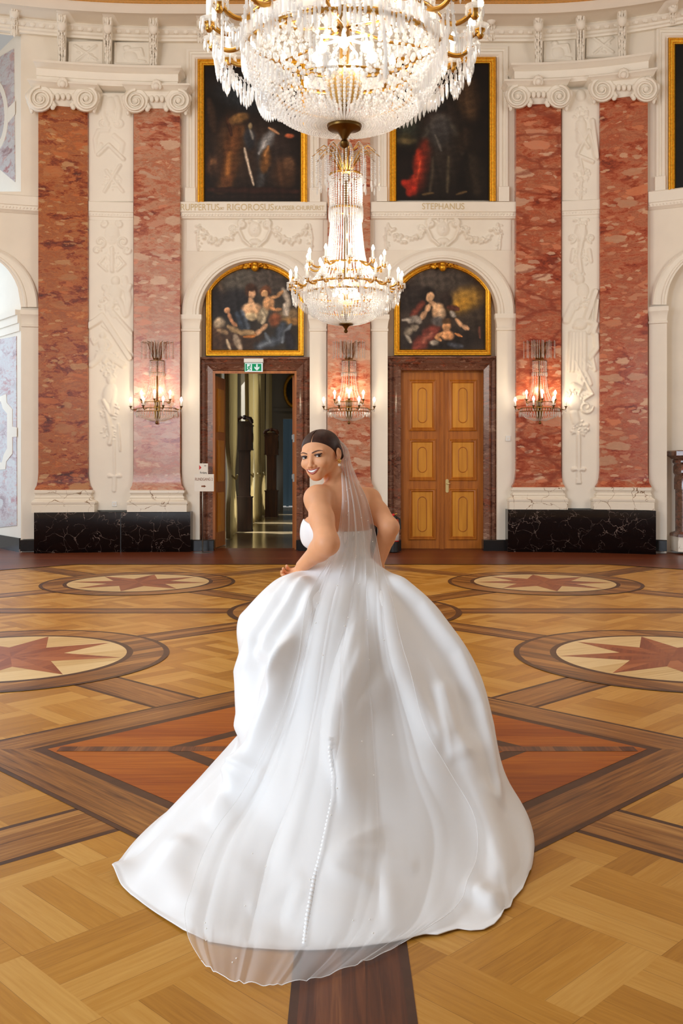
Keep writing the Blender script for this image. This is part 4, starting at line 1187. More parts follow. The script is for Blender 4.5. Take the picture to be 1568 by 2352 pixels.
# arched paintings over the doors: path runs counter-clockwise on the picture
def arched(cx, x0, x1, ytop, ysh, ybot, label, blobs, base, seed):
    path = [(x0, ybot), (x1, ybot), (x1, ysh)]
    n = 18; hw = (x1-x0)/2; rise = ysh-ytop; R = (hw*hw+rise*rise)/(2*rise); cyy = ytop+R; a = math.asin(hw/R)
    for i in range(1, n): t = a - 2*a*i/n; path.append((cx+R*math.sin(t), cyy-R*math.cos(t)))
    path.append((x0, ysh))
    b0 = pt(cx, ybot, -0.25)
    root = empty('arched_painting', (b0.x, b0.y, b0.z), label, 'painting', 'arched paintings over the doors')
    fr = frame_obj(root, path, 15, -0.30, 0.12)
    ip = [(x0+13, ybot-13), (x1-13, ybot-13), (x1-13, ysh+4)]
    R2 = R-13; a2 = math.asin(min(1, (hw-13)/R2))
    for i in range(1, n): t = a2 - 2*a2*i/n; ip.append((cx+R2*math.sin(t), cyy-R2*math.cos(t)))
    ip.append((x0+13, ysh+4))
    canvas_obj(root, ip, -0.28, blobs, base, seed)
    mb = MB(); r = random.Random(seed)
    for k in range(26):
        s = r.uniform(-1, 1); p = pt(cx+s*24, ytop+7+r.uniform(-3, 5)+abs(s)*2, -0.20); mb.ball(p, r.uniform(.02, .045), 6, 5, s=(1.3, .8, .9))
    p = pt(cx, ytop+14, -0.18); mb.ball(p, .075, 8, 6); p = pt(cx, ytop+6, -0.17); mb.ball(p, .06, 8, 6)
    mb.build('crest', M['gilt'], fr, smooth=True)
    return root
SK = (206, 160, 122)
L1 = [((84, 78, 70), 'e', 585, 640, 120, 34, 0, .5), ((70, 62, 56), 'e', 640, 650, 60, 40, 0, .5), ((96, 82, 68), 's', [(500, 650), (520, 680)], 8, .6), ((34, 28, 28), 'e', 520, 700, 60, 30, .2, .5), ((120, 100, 74), 'e', 672, 725, 30, 16, .2, .5), ((150, 112, 66), 'e', 670, 738, 28, 8, 0, .5),
      ((36, 34, 36), 'e', 545, 700, 32, 36, 0, .4), ((74, 52, 38), 'e', 490, 780, 40, 34, 0, .4), ((60, 44, 34), 'e', 560, 790, 60, 30, 0, .5),
      ((172, 158, 142), 's', [(650, 665), (662, 690), (655, 720)], 9, .35), ((190, 176, 160), 's', [(652, 700), (658, 722)], 6, .4), ((84, 92, 104), 's', [(556, 715), (562, 742), (568, 752)], 9, .4), ((56, 64, 76), 's', [(545, 720), (560, 760)], 8, .5),
      ((70, 46, 34), 'e', 576, 668, 15, 17, 0, .25), (SK, 'e', 579, 674, 8.5, 12, 0, .22), ((60, 38, 26), 'e', 577, 662, 11, 7, 0, .4), (SK, 's', [(576, 686), (580, 700)], 7, .3), ((214, 170, 130), 'e', 578, 708, 22, 13, 0, .3), ((200, 158, 118), 'e', 580, 720, 17, 12, 0, .35),
      ((190, 168, 132), 'e', 577, 727, 14, 9, .2, .35), ((150, 134, 108), 'e', 604, 722, 11, 20, .3, .3), ((184, 168, 140), 's', [(600, 712), (608, 728), (602, 742)], 5, .4), (SK, 's', [(612, 745), (600, 758), (586, 768)], 6, .3), ((190, 132, 84), 's', [(586, 768), (570, 764)], 5, .4),
      ((96, 60, 40), 'e', 610, 668, 14, 14, 0, .25), ((206, 158, 112), 'e', 608, 674, 8, 9, 0, .25), ((198, 148, 104), 'e', 616, 697, 13, 15, .3, .3), ((196, 146, 100), 's', [(622, 684), (636, 680), (648, 668)], 4.5, .3), ((190, 136, 92), 's', [(618, 705), (632, 710), (644, 710)], 4.5, .3), ((126, 74, 48), 'e', 632, 734, 14, 16, 0, .4),
      ((204, 150, 110), 'e', 522, 713, 7, 7, 0, .3), ((188, 134, 98), 's', [(526, 720), (534, 740), (542, 748)], 5, .35), ((176, 156, 130), 'e', 503, 742, 12, 14, .6, .35), ((160, 132, 96), 's', [(524, 750), (550, 762), (580, 764)], 7, .35), ((150, 122, 92), 's', [(500, 758), (520, 764)], 6, .4),
      ((170, 150, 128), 's', [(540, 772), (552, 800)], 9, .35), ((186, 164, 136), 's', [(520, 780), (528, 800)], 4, .4), ((178, 112, 56), 's', [(560, 772), (584, 772)], 3.5, .3), ((70, 76, 86), 's', [(650, 745), (640, 780), (600, 790), (590, 805)], 13, .5), ((110, 118, 128), 's', [(668, 745), (655, 760), (648, 785)], 5, .5), ((104, 112, 122), 's', [(610, 765), (620, 785), (590, 795)], 5, .5), ((44, 42, 48), 's', [(660, 765), (668, 800)], 10, .5)]
arched(585, 472, 698, 600, 663, 818, 'arch-topped painting of a seated woman in blue and a child, over the open doorway', L1, (62, 56, 50), 11)
L2 = [((78, 68, 60), 'e', 1000, 640, 90, 30, 0, .5), ((48, 40, 36), 'e', 940, 680, 40, 30, 0, .5), ((150, 114, 50), 'e', 1070, 690, 40, 28, -.4, .5), ((176, 130, 48), 'e', 1062, 698, 26, 12, -.5, .5), ((60, 50, 42), 'e', 1090, 740, 40, 26, -.4, .5), ((40, 34, 32), 'e', 1000, 780, 90, 30, 0, .5),
      ((46, 36, 32), 'e', 1025, 690, 14, 18, 0, .4), ((112, 56, 44), 's', [(974, 690), (958, 712), (946, 722)], 8, .4), ((90, 50, 40), 's', [(1030, 706), (1050, 710)], 7, .4), ((128, 62, 52), 's', [(1000, 752), (976, 778), (956, 800)], 17, .35), ((160, 92, 76), 's', [(990, 765), (972, 785)], 7, .5),
      ((30, 24, 22), 'e', 983, 677, 17, 17, .3, .3), ((206, 162, 122), 'e', 988, 682, 10, 12, .4, .22), (SK, 's', [(990, 694), (1000, 702)], 7, .3), ((212, 168, 128), 'e', 1006, 714, 14, 17, .3, .3), ((196, 164, 132), 'e', 1014, 722, 9, 14, .1, .4), ((90, 84, 82), 'e', 1006, 738, 16, 10, .2, .4),
      (SK, 's', [(966, 730), (978, 716), (986, 702)], 6.5, .3), ((150, 138, 126), 's', [(940, 736), (955, 728), (962, 738)], 8, .4), ((176, 164, 150), 's', [(925, 734), (945, 732)], 4, .5), ((150, 136, 118), 's', [(932, 765), (945, 755), (955, 750)], 9, .4), ((172, 160, 144), 's', [(932, 770), (942, 785)], 5, .5),
      (SK, 's', [(1048, 734), (1062, 748), (1074, 754)], 5.5, .3), ((160, 150, 140), 's', [(1036, 718), (1044, 726)], 6, .4), ((206, 150, 104), 'e', 1026, 748, 10, 12, 0, .25), ((92, 66, 44), 'e', 1026, 738, 11, 6, 0, .4), ((208, 150, 104), 'e', 1028, 770, 15, 12, 0, .3), ((200, 144, 98), 's', [(1014, 766), (1000, 774), (1010, 782)], 5, .3), ((190, 126, 76), 's', [(1046, 764), (1060, 772)], 3, .4),
      ((150, 140, 128), 'e', 996, 788, 10, 7, 0, .4), ((110, 70, 56), 's', [(1100, 752), (1102, 775)], 4, .5), ((70, 72, 80), 's', [(1030, 790), (1060, 796)], 7, .5)]
arched(1016, 904, 1128, 600, 662, 817, 'arch-topped painting of a leaning figure and child in red drape, over the closed door', L2, (58, 48, 42), 12)

def tall(x0, x1, y0, y1, label, blobs, base, seed, fw=17):
    b0 = pt((x0+x1)/2, y1, 0.1)
    root = empty('tall_painting', (b0.x, b0.y, b0.z), label, 'painting', 'tall paintings in the upper wall')
    mb = MB(); w_ = fw; of = 0.04; lf_ = 0.10
    sweep(mb, [(x0, y1), (x0, y0), (x1, y0), (x1, y1)], [(0, of-.02), (0, of+lf_*.7), (w_*.10, of+lf_), (w_*.24, of+lf_), (w_*.32, of+lf_*.72), (w_*.62, of+lf_*.62), (w_*.72, of+lf_*.8), (w_*.84, of+lf_*.75), (w_, of+lf_*.25), (w_, of-.02)], inward=-1.0)
    mb.build('frame', M['gilt'], root, auto=35)
    canvas_obj(root, [(x0+fw-3, y0+fw-3), (x1-fw+3, y0+fw-3), (x1-fw+3, y1-2), (x0+fw-3, y1-2)], 0.06, blobs, base, seed, step=1.4)
    # white surround
    return root
T1 = [((52, 38, 30), 'e', 575, 360, 90, 70, 0, .6), ((66, 44, 28), 'e', 530, 330, 28, 60, .1, .6), ((44, 34, 30), 'e', 625, 360, 40, 60, -.2, .6), ((92, 60, 34), 's', [(556, 300), (536, 340), (530, 400), (505, 436)], 16, .7), ((58, 56, 56), 's', [(596, 330), (604, 380), (596, 430)], 12, .7), ((70, 46, 30), 'e', 655, 400, 26, 34, 0, .6), ((36, 40, 44), 'e', 560, 220, 60, 30, .3, .7),
      ((52, 36, 26), 's', [(480, 230), (492, 300)], 10, .5), ((96, 58, 32), 's', [(540, 300), (525, 360), (520, 420)], 18, .4), ((140, 88, 44), 's', [(528, 350), (520, 400)], 9, .5), ((60, 34, 24), 's', [(520, 270), (530, 310)], 4, .3), ((120, 86, 48), 'e', 548, 272, 22, 11, -.3, .4),
      ((44, 44, 48), 'e', 572, 318, 14, 26, 0, .4), ((120, 116, 112), 's', [(574, 296), (580, 318)], 4, .6), ((190, 170, 150), 's', [(560, 340), (570, 380), (582, 424)], 3.5, .5), ((126, 124, 124), 's', [(622, 308), (602, 340)], 13, .5), ((154, 150, 148), 's', [(612, 322), (594, 352)], 5, .7), ((110, 72, 38), 's', [(612, 350), (606, 390)], 12, .5), ((160, 110, 64), 's', [(616, 336), (608, 358)], 4, .6),
      ((176, 128, 92), 's', [(618, 294), (640, 308)], 3.5, .5), ((190, 96, 60), 'e', 664, 312, 10, 5, 0, .5), ((66, 44, 32), 'e', 490, 380, 16, 22, 0, .5), ((120, 82, 54), 'e', 489, 372, 7, 8, 0, .5), ((90, 62, 42), 'e', 664, 378, 13, 16, 0, .5), ((46, 26, 20), 's', [(480, 436), (690, 440)], 8, .3), ((30, 20, 16), 's', [(480, 452), (690, 452)], 7, .4), ((140, 120, 90), 'e', 575, 290, 5, 7, 0, .4)]
tall(453, 706, 135, 464, 'tall dark painting of a man in armour leaning on drapery, in a gilt frame', T1, (24, 17, 14), 21)
T2 = [((44, 36, 30), 'e', 1012, 340, 46, 100, 0, .6), ((60, 54, 46), 's', [(990, 285), (972, 320), (980, 350)], 8, .6), ((60, 54, 46), 's', [(1034, 285), (1056, 316), (1060, 350)], 8, .6), ((74, 68, 60), 'e', 1012, 276, 18, 12, 0, .6), ((96, 34, 22), 's', [(975, 330), (968, 400), (950, 440)], 16, .7), ((48, 50, 40), 'e', 935, 290, 26, 40, 0, .7), ((40, 32, 24), 's', [(1085, 360), (1095, 440)], 20, .7),
      ((64, 46, 30), 's', [(1060, 160), (1080, 260)], 26, .5), ((50, 44, 28), 'e', 930, 320, 18, 14, 0, .5), ((92, 78, 50), 'e', 935, 324, 20, 6, 0, .6), ((150, 44, 26), 's', [(962, 350), (958, 400), (940, 440)], 13, .35), ((184, 66, 40), 's', [(964, 370), (958, 410)], 4, .6), ((160, 40, 24), 's', [(930, 420), (950, 430), (940, 444)], 12, .4),
      ((56, 52, 50), 'e', 1010, 300, 26, 36, 0, .5), ((84, 78, 72), 's', [(1000, 310), (1012, 345)], 4, .6), ((34, 30, 28), 'e', 1010, 240, 14, 16, 0, .5), ((150, 112, 84), 'e', 1014, 206, 8, 10, 0, .4), ((60, 50, 40), 's', [(995, 360), (988, 440)], 5, .6), ((70, 60, 46), 's', [(1030, 360), (1026, 440)], 5, .6), ((90, 70, 44), 's', [(970, 446), (995, 442)], 3, .6), ((90, 70, 44), 's', [(1050, 446), (1070, 440)], 3, .6), ((40, 30, 22), 's', [(1070, 300), (1060, 340)], 18, .6)]
tall(894, 1139, 130, 462, 'tall dark painting of a standing man with a red drape, in a gilt frame', T2, (22, 16, 13), 22)
T3 = [((20, 26, 22), 'e', 1600, 250, 40, 120, 0, .6)]
tall(1534, 1790, 86, 436, 'tall dark painting above the fireplace bay at the edge of the view', T3, (14, 14, 13), 23)
# white moulded surrounds of the tall paintings
def surround(name, x0, x1, y0, y1, label, lug=True):
    mb = MB()
    sweep(mb, [(x0, y1), (x0, y0), (x1, y0), (x1, y1)], [(0, -.02), (0, .05), (5, .06), (8, .03), (11, .03), (13, .07), (19, .075), (23, .045), (26, .045), (27, -.02)], inward=-1.0)
    for x in (x0+9, x1-9):
        mould(mb, x-12, x+12, [(y1-34, .07), (y1-33, .085), (y1, .085)])
    struct(name, mb, M['stucco'], label, 'picture surround')
surround('trim_22', 428, 732, 112, 464, 'white moulded surround of the man in armour painting')
surround('trim_23', 868, 1166, 106, 462, 'white moulded surround of the red drape painting')
surround('trim_24', 1507, 1810, 62, 438, 'white moulded surround of the painting above the fireplace bay')

# ------------------------------------------------------------------ doors
def door_frame(x0, x1, y0, xi0, xi1, yi, label, name):
    root = empty(name, (pt((x0+x1)/2, 1265, -.2).x, pt((x0+x1)/2, 1265, -.2).y, 0), label, 'door', None, 'structure')
    mb = MB(); w_ = (xi0-x0)
    sweep(mb, [(x0, 1242), (x0, y0), (x1, y0), (x1, 1242)], [(0, -.36), (0, -.08), (w_*.14, -.06), (w_*.20, -.10), (w_*.40, -.13), (w_*.48, -.10), (w_*.58, -.13), (w_*.95, -.17), (w_, -.19), (w_, -.40)], inward=-1.0)
    mb.build('marble_surround', M['marble_brown'], root, auto=30)
    mb = MB()
    for a, b in ((x0, xi0), (xi1, x1)):
        mould(mb, a-1, b, [(1241, -.07), (1266, -.07)], back=-.36)
    mb.build('plinth_block', M['black'], root)
    return root
d1 = door_frame(458, 711, 820, 490, 681, 853, 'open doorway framed in brown marble', 'door_1')
d2 = door_frame(888, 1142, 818, 921, 1111, 850, 'closed oak double door framed in brown marble', 'door_2')
# oak lining of the open doorway and its leaves folded back
mb = MB(); sweep(mb, [(488, 1265), (488, 852), (682, 852), (682, 1265)], [(0, -.18), (0, -.17), (6, -.17), (6, -.45)], inward=-1.0)
mb.build('lining', M['door_wood'], d1, auto=30)
mb = MB()
xh = pt(494, 1000, -.36).x; y0 = 17.18
zt = pt(585, 862, -.36).z
def leaf_box(mb, a, b, th, z0, z1):
    a = Vector(a); b = Vector(b); d = (b-a).normalized(); n = Vector((-d.y, d.x))*th
    pts = [a, b, b+n, a+n]
    mb.add([(p.x, p.y, z0) for p in pts] + [(p.x, p.y, z1) for p in pts], [(0, 3, 2, 1), (4, 5, 6, 7), (0, 1, 5, 4), (1, 2, 6, 5), (2, 3, 7, 6), (3, 0, 4, 7)])
a_, b_ = (xh-.02, y0), (xh+.085, y0+.74)
leaf_box(mb, a_, b_, .05, .01, zt)
lf = mb.build('door_leaf', M['door_wood'], d1)
for z0, z1 in ((.28, 1.0), (1.2, 1.95), (2.1, zt-.22)):
    mb = MB(); A_ = Vector(a_); B_ = Vector(b_); D_ = (B_-A_); n_ = Vector((D_.y, -D_.x)).normalized()
    q0 = A_+D_*.22+n_*.004; q1 = A_+D_*.80+n_*.004
    leaf_box(mb, q0, q1, -.012, z0, z1)
    q0 = A_+D_*.38+n_*.016; q1 = A_+D_*.64+n_*.016
    leaf_box(mb, q0, q1, -.008, z0+.12, z1-.12)
    mb.build('panel', M['door_panel'], lf)
mb = MB(); xr = pt(676, 1000, -.36).x
leaf_box(mb, (xr+.01, y0), (xr-.02, y0+.74), .05, .01, zt)
lf2 = mb.build('door_leaf', M['door_wood'], d1)
for zz in (1.27, 1.98):
    mb = MB(); mb.box(xr-.035, xr-.005, y0-.01, y0+.02, zz-.07, zz+.07); mb.box(xr-.05, xr-.02, y0-.02, y0, zz-.02, zz+.06)
    mb.build('lock_plate', M['steel'], lf2)
# closed door
off = -.30
mb = MB(); mould(mb, 919, 1113, [(851, off-.02), (1262.5, off-.02)], back=-.36)
lo = mb.build('door_frame_board', M['door_wood'], d2)
for sgn, (a, b) in ((0, (921, 1014)), (1, (1018, 1111))):
    mb = MB(); mould(mb, a, b, [(856, off), (1260, off)], back=-.36)
    lf = mb.build('door_leaf', M['door_wood'], d2)
    px0, px1 = (a+20, b-16) if sgn == 0 else (a+15, b-19)
    for (u, v) in ((872, 990), (1008, 1104), (1122, 1240)):
        mb = MB()
        sweep(mb, [(px0-3, v), (px1+3, v), (px1+3, u), (px0-3, u)], [(0, off-.01), (0, off+.018), (2, off+.026), (4, off+.016), (6, off+.022), (8, off+.008), (10, off-.006), (10, off-.02)], closed=True)
        mo = mb.build('panel_moulding', M['door_wood'], lf, auto=30)
        mb = MB(); slab(mb, rect(px0+6, u+8, px1-6, v-8), off-.02, off+.006)
        pn = mb.build('panel', M['door_panel'], lf)
        mb = MB(); cx_ = (px0+px1)/2; rr = 11
        pth = arc(cx_, v-18-rr, rr, rr, 180, 360, 10) + arc(cx_, u+18+rr, rr, rr, 0, 180, 10)
        sweep(mb, pth, [(0, off+.004), (.3, off+.012), (1.2, off+.014), (2.0, off+.010), (2.2, off+.004)], closed=True)
        mb.build('oval_bead', M['door_wood'], pn, auto=40)
    if sgn == 0:
        mb = MB(); mould(mb, 1010, 1020, [(854, off+.02), (1261, off+.02)], back=-.33); mould(mb, 1013, 1017, [(854, off+.032), (1261, off+.032)], back=-.33)
        mb.build('meeting_stile', M['door_wood'], d2, auto=30)
    else:
        mb = MB(); slab(mb, arc(1026.5, 1104, 3.6, 3.6, 0, 180, 8) + arc(1026.5, 1128, 3.6, 3.6, 180, 360, 8), off, off+.014)
        hp = mb.build('handle_plate', M['pale_brass'], lf)
        mb = MB(); p = pt(1026.5, 1111, off+.014); q = Vector((p.x, p.y-.05, p.z)); e = Vector((pt(1037, 1111).x, p.y-.055, p.z+.005))
        mb.tube([p, q, q+Vector((.01, -.004, 0)), e], [.011, .011, .010, .008], 8); mb.build('lever', M['pale_brass'], hp, smooth=True)

# ------------------------------------------------------------------ exit sign over the open doorway
b0 = pt(582, 840, -.06)
ex = empty('exit_sign', b0, 'green and white emergency exit sign over the open doorway', 'exit sign')
mb = MB(); mould(mb, 560, 604, [(823, -.02), (824, .0), (832, .0), (833, -.02)], back=-.14); mb.build('housing', M['white_plastic'], ex)
M['sign_lit'] = emitter('lit white sign', (.86, .95, .9, 1), .85); M['sign_green'] = emitter('lit green sign', lin(38, 150, 98), .9)
mb = MB(); slab(mb, rect(561, 834, 603, 854), -.06, -.045); pl = mb.build('panel', M['sign_lit'], ex)
mb = MB(); slab(mb, rect(563.5, 835.5, 600, 852), -.045, -.043); slab(mb, rect(561, 834, 562.5, 854), -.045, -.044); mb.build('green_field', M['sign_green'], pl)
mb = MB(); slab(mb, rect(567, 836.2, 578.5, 852), -.043, -.041); mb.build('exit_doorway', M['sign_lit'], pl)
mb = MB(); slab(mb, [(588, 836.5), (591.6, 836.5), (591.6, 844.5), (595.5, 841.5), (595.5, 845.8), (589.8, 851.3), (584, 845.8), (584, 841.5), (588, 844.5)][::-1], -.043, -.041); mb.build('arrow', M['sign_lit'], pl)
mb = MB()
for s in ([(573.5, 841), (571.2, 846)], [(571.2, 846), (574.5, 848), (573.5, 851)], [(571.2, 846), (569, 849), (566.5, 849.5)], [(573.3, 842), (576.3, 843.6)], [(573.3, 842), (570, 842.5), (569, 845)]):
    mb.tube([pt(x, y, -.039) for x, y in s], .009, 6)
p = pt(574.6, 838.8, -.039); mb.ball(p, .013, 8, 6); mb.build('running_figure', M['sign_green'], pl)

# ------------------------------------------------------------------ guide sign on a stand
px = 465; yS = wall_y(pt(px, 1100).x) - .42
def S(x, y, d=0.0): return P(x, y, yS-d)
fl = S(px, 1268); gs = empty('sign_stand', (fl.x, yS, 0), 'slim steel stand with two paper guide signs beside the open doorway', 'sign stand')
mb = MB(); mb.lathe([(.17, 0), (.17, .008), (.03, .014), (.02, .02)], (fl.x, yS, 0), 28); mb.build('foot_plate', M['steel'], gs, auto=40)
mb = MB(); mb.tube([(fl.x, yS, .01), (fl.x, yS, S(px, 1062).z)], .012, 10); mb.build('pole', M['steel'], gs, smooth=True)
def board(x0, y0, x1, y1, nm):
    a, b = S(x0, y0), S(x1, y1); mb = MB(); mb.box(a.x, b.x, yS-.035, yS-.018, b.z, a.z); return mb.build(nm, M['cardboard'], gs)
b1 = board(447, 1089, 491.5, 1128.5, 'direction_board'); b2 = board(457, 1064.5, 478, 1089, 'small_board')
t = S(468, 1101, .036); text_obj('lettering', 'RUNDGANG 2', (t.x, yS-.036, t.z), .07, M['sign_brown'], b1, sx=.66)
mb = MB(); a = S(463, 1115); b = S(470, 1118.5); mb.box(a.x, b.x, yS-.037, yS-.034, b.z, a.z)
c0 = S(469, 1113.8); c1 = S(469, 1119.8); c2 = S(474, 1116.8); mb.add([(c0.x, yS-.037, c0.z), (c1.x, yS-.037, c1.z), (c2.x, yS-.037, c2.z)], [(0, 1, 2)]); mb.build('arrow', M['sign_brown'], b1)
mb = MB(); c0 = S(458, 1068); c1 = S(458, 1079.5); c2 = S(463.2, 1074); mb.add([(p.x, yS-.036, p.z) for p in (c0, c1, c2)], [(0, 1, 2)]); mb.build('triangle', M['sign_red'], b2)
t = S(467.5, 1085.5); text_obj('lettering', 'Rundgang', (t.x, yS-.036, t.z), .045, M['sign_dark'], b2, sx=.65)
t = S(472, 1070); text_obj('lettering', 'WC', (t.x, yS-.036, t.z), .03, M['sign_dark'], b2, sx=.7)

# ------------------------------------------------------------------ fire extinguisher
e0 = P(904, 1242, 16.35); ext = empty('fire_extinguisher', (e0.x, 16.35, 0), 'red fire extinguisher with black collar standing beside the closed door', 'fire extinguisher')
zb = lambda y: P(900, y, 16.35).z
mb = MB(); mb.lathe([(.085, .03), (.09, .05), (.09, zb(1204)), (.08, zb(1196)), (.045, zb(1190)), (.03, zb(1187))], (e0.x, 16.35, 0), 20); bo = mb.build('cylinder', M['red_paint'], ext, auto=40)
mb = MB(); mb.lathe([(.0915, zb(1241)), (.0915, zb(1203))], (e0.x, 16.35, 0), 20); mb.build('label_wrap', M['cardboard'], bo, smooth=True)
mb = MB(); mb.lathe([(.0925, .02), (.0945, zb(1243)), (.088, zb(1243))], (e0.x, 16.35, 0), 20); mb.build('foot', M['dark_rubber'], ext, auto=40)
mb = MB(); mb.lathe([(.055, zb(1194)), (.06, zb(1189)), (.05, zb(1185)), (.02, zb(1183))], (e0.x, 16.35, 0), 16); mb.tube([(e0.x+.04, 16.33, zb(1187)), (e0.x+.10, 16.32, zb(1192)), (e0.x+.11, 16.32, zb(1215))], .016, 8); mb.build('hose_collar', M['dark_rubber'], ext, auto=40)
mb = MB(); mb.ball((e0.x-.01, 16.33, zb(1183)), .028, 10, 7); mb.build('valve_cap', M['red_paint'], ext, smooth=True)
mb = MB(); mb.tube([(e0.x, 16.34, zb(1182)), (e0.x+.055, 16.32, zb(1179))], .009, 6); mb.build('lever', M['orange_plastic'], ext, smooth=True)

# socket and switches on the wall
def plate(x0, y0, x1, y1, off, name, label, cat):
    mb = MB(); slab(mb, rect(x0, y0, x1, y1), off, off+.015); o = mb.build(name, M['white_plastic'], None); setp(o, label, cat)
    mb = MB(); p = pt((x0+x1)/2, (y0+y1)/2, off+.016); mb.lathe([(.02, 0), (.02, .004)], (0, 0, 0), 12)
    mb.v = [(p.x+q[0], p.y-q[2], p.z+q[1]) for q in mb.v]; mb.build('socket_face', M['cardboard'], o)
plate(257, 1152, 268, 1163, .09, 'power_socket', 'small white wall socket low under the hanging cross of the stucco panel', 'socket')
plate(1161, 1001, 1172, 1013, .055, 'light_switch', 'small white switch box on the strip beside the closed door', 'switch')

# ------------------------------------------------------------------ fireplace mantel at the edge
mroot = empty('fireplace', (pt(1600, 1265, 0).x, pt(1600, 1265, 0).y, 0), 'veined marble fireplace, only the end of its moulded shelf in view', 'fireplace')
def mt(rows, name, mat, x0=1565, x1=1780):
    mb = MB(); mould(mb, x0, x1, rows, n=4, ref=1570, back=-.30); mb.build(name, mat, mroot, auto=35)
mt([(1034, .20, 10), (1036, .22, 12), (1046, .22, 12), (1049, .18, 8), (1054, .14, 4)], 'mantel_shelf', M['marble_brown'])
mt([(1054, .10, 1), (1058, .13, 2), (1062, .13, 2), (1066, .09, 0), (1072, .12, 1), (1086, .12, 1), (1092, .08, -1), (1100, .10, 0), (1125, .10, 0)], 'moulded_frieze', M['marble_brown'])
mt([(1125, .06, -1), (1222, .06, -1), (1228, .14, 8), (1234, .14, 8)], 'jamb', M['marble_brown'])
mt([(1234, .12, 7), (1246, .12, 8), (1268, .12, 8)], 'plinth', M['marble_white'])

# ------------------------------------------------------------------ things in the room beyond
def curtain(x, y0, y1, z1, label, seed, folds=9, tied=True):
    r = random.Random(seed); nU, nV = folds*8, 26
    root = None
    V = np.zeros((nV+1, nU+1, 3))
    for j in range(nV+1):
        t = j/nV; z = z1*(1-t) + .01
        pinch = 1 - .45*math.exp(-((z-1.25)/.45)**2) if tied else 1
        for i in range(nU+1):
            u = i/nU; yc = y0 + (y1-y0)*(.5 + (u-.5)*pinch)
            V[j, i] = (x + .05*math.sin(u*folds*2*PI + seed) + .05*t*math.sin(u*5+seed), yc + .01*math.sin(u*folds*4*PI), z)
    o = np_mesh('curtain', V.reshape(-1, 3), grid_faces(nV+1, nU+1), M['curtain'], None, True)
    md = o.modifiers.new('thick', 'SOLIDIFY'); md.thickness = .006
    setp(o, label, 'curtain', 'cream curtains beyond the doorway')
    if tied:
        mb = MB(); ym = (y0+y1)/2; mb.tube([(x+.08, ym-.32*(y1-y0)*.9, 1.28), (x+.11, ym, 1.2), (x+.08, ym+.32*(y1-y0)*.9, 1.28)], .02, 6); mb.build('tieback', M['curtain'], o, smooth=True)
curtain(-2.34, 19.3, 21.2, 4.55, 'cream curtain nearest inside the open doorway', 1, 10)
curtain(-2.32, 23.3, 24.6, 4.55, 'cream curtain just behind the nearer dark longcase clock', 2, 8)
curtain(-2.30, 25.1, 26.5, 4.55, 'cream curtain between the two longcase clocks', 3, 8)
curtain(-2.37, 27.95, 28.9, 4.55, 'cream curtain behind the farther longcase clock', 4, 7)
curtain(-2.25, 29.3, 30.4, 4.55, 'cream curtain farthest down the window wall', 5, 7)
def clock(cx, cy, h, w_, d_, mat, label):
    root = empty('longcase_clock', (cx, cy, 0), label, 'clock', 'longcase clocks in the room beyond')
    def bx(nm, a, b, ww, dd, mat=mat, par=None):
        mb = MB()
        for z0, z1, s in ((a, a+.03, 1.06), (a+.03, b-.03, 1.0), (b-.03, b, 1.08)):
            mb.box(cx-ww*s/2, cx+ww*s/2, cy-dd*s/2, cy+dd*s/2, z0, z1)
        return mb.build(nm, mat, par or root)
    bx('plinth', 0, .30*h, w_, d_); bx('trunk', .30*h, .70*h, w_*.72, d_*.75); hd = bx('hood', .70*h, .92*h, w_*1.05, d_*1.05)
    mb = MB()
    for s in (-1, 1):
        mb.tube([(cx+s*w_*.56, cy-d_*.5, .93*h), (cx+s*w_*.42, cy-d_*.5, .97*h), (cx+s*w_*.12, cy-d_*.5, .985*h)], [.035, .05, .03], 8)
        mb.ball((cx+s*w_*.48, cy-d_*.4, .955*h), .05, 8, 6)
    mb.box(cx-w_*.5, cx+w_*.5, cy-d_*.45, cy+d_*.45, .92*h, .95*h); mb.ball((cx, cy, .985*h), .055, 8, 6); mb.build('crest', mat, root, smooth=False)
    mb = MB(); mb.lathe([(w_*.34, 0), (w_*.34, .01), (w_*.30, .014)], (0, 0, 0), 24)
    mb.v = [(cx+w_*.53+q[2], cy+q[0], .81*h+q[1]) for q in mb.v]; mb.build('dial', M['bronze'], hd)
    mb = MB(); mb.box(cx+w_*.36, cx+w_*.375, cy-d_*.26, cy+d_*.26, .34*h, .66*h); mb.build('trunk_door', mat, root)
clock(-2.20, 21.75, 2.62, .34, .34, M['clock_wood'], 'tall dark longcase clock nearer inside the open doorway')
clock(-2.02, 27.7, 2.56, .36, .36, M['clock_wood_red'], 'carved brown longcase clock farther down the room')
mroot = empty('round_mirror', (xe(668), yE-.1, ze(900)), 'round gilt-framed mirror on the far wall of the room beyond', 'mirror')
mb = MB(); R_ = .52; cen = Vector((xe(676), yE-.1, ze(898)))
rings = []
for k in range(33):
    a = 2*PI*k/32; rings.append([(cen.x+(R_*.72+.07*math.cos(q))*math.cos(a)*.8, cen.y+.06*math.sin(q), cen.z+(R_*.95+.07*math.cos(q))*math.sin(a)) for q in [2*PI*i/8 for i in range(8)]])
mb.loft(rings, caps=(False, False)); mb.build('frame', M['gilt'], mroot, smooth=True)
mb = MB(); mb.add([(cen.x+R_*.72*.8*math.cos(2*PI*k/32), cen.y, cen.z+R_*.95*math.sin(2*PI*k/32)) for k in range(32)], [tuple(range(32))]); mb.build('mirror_glass', M['black'], mroot)
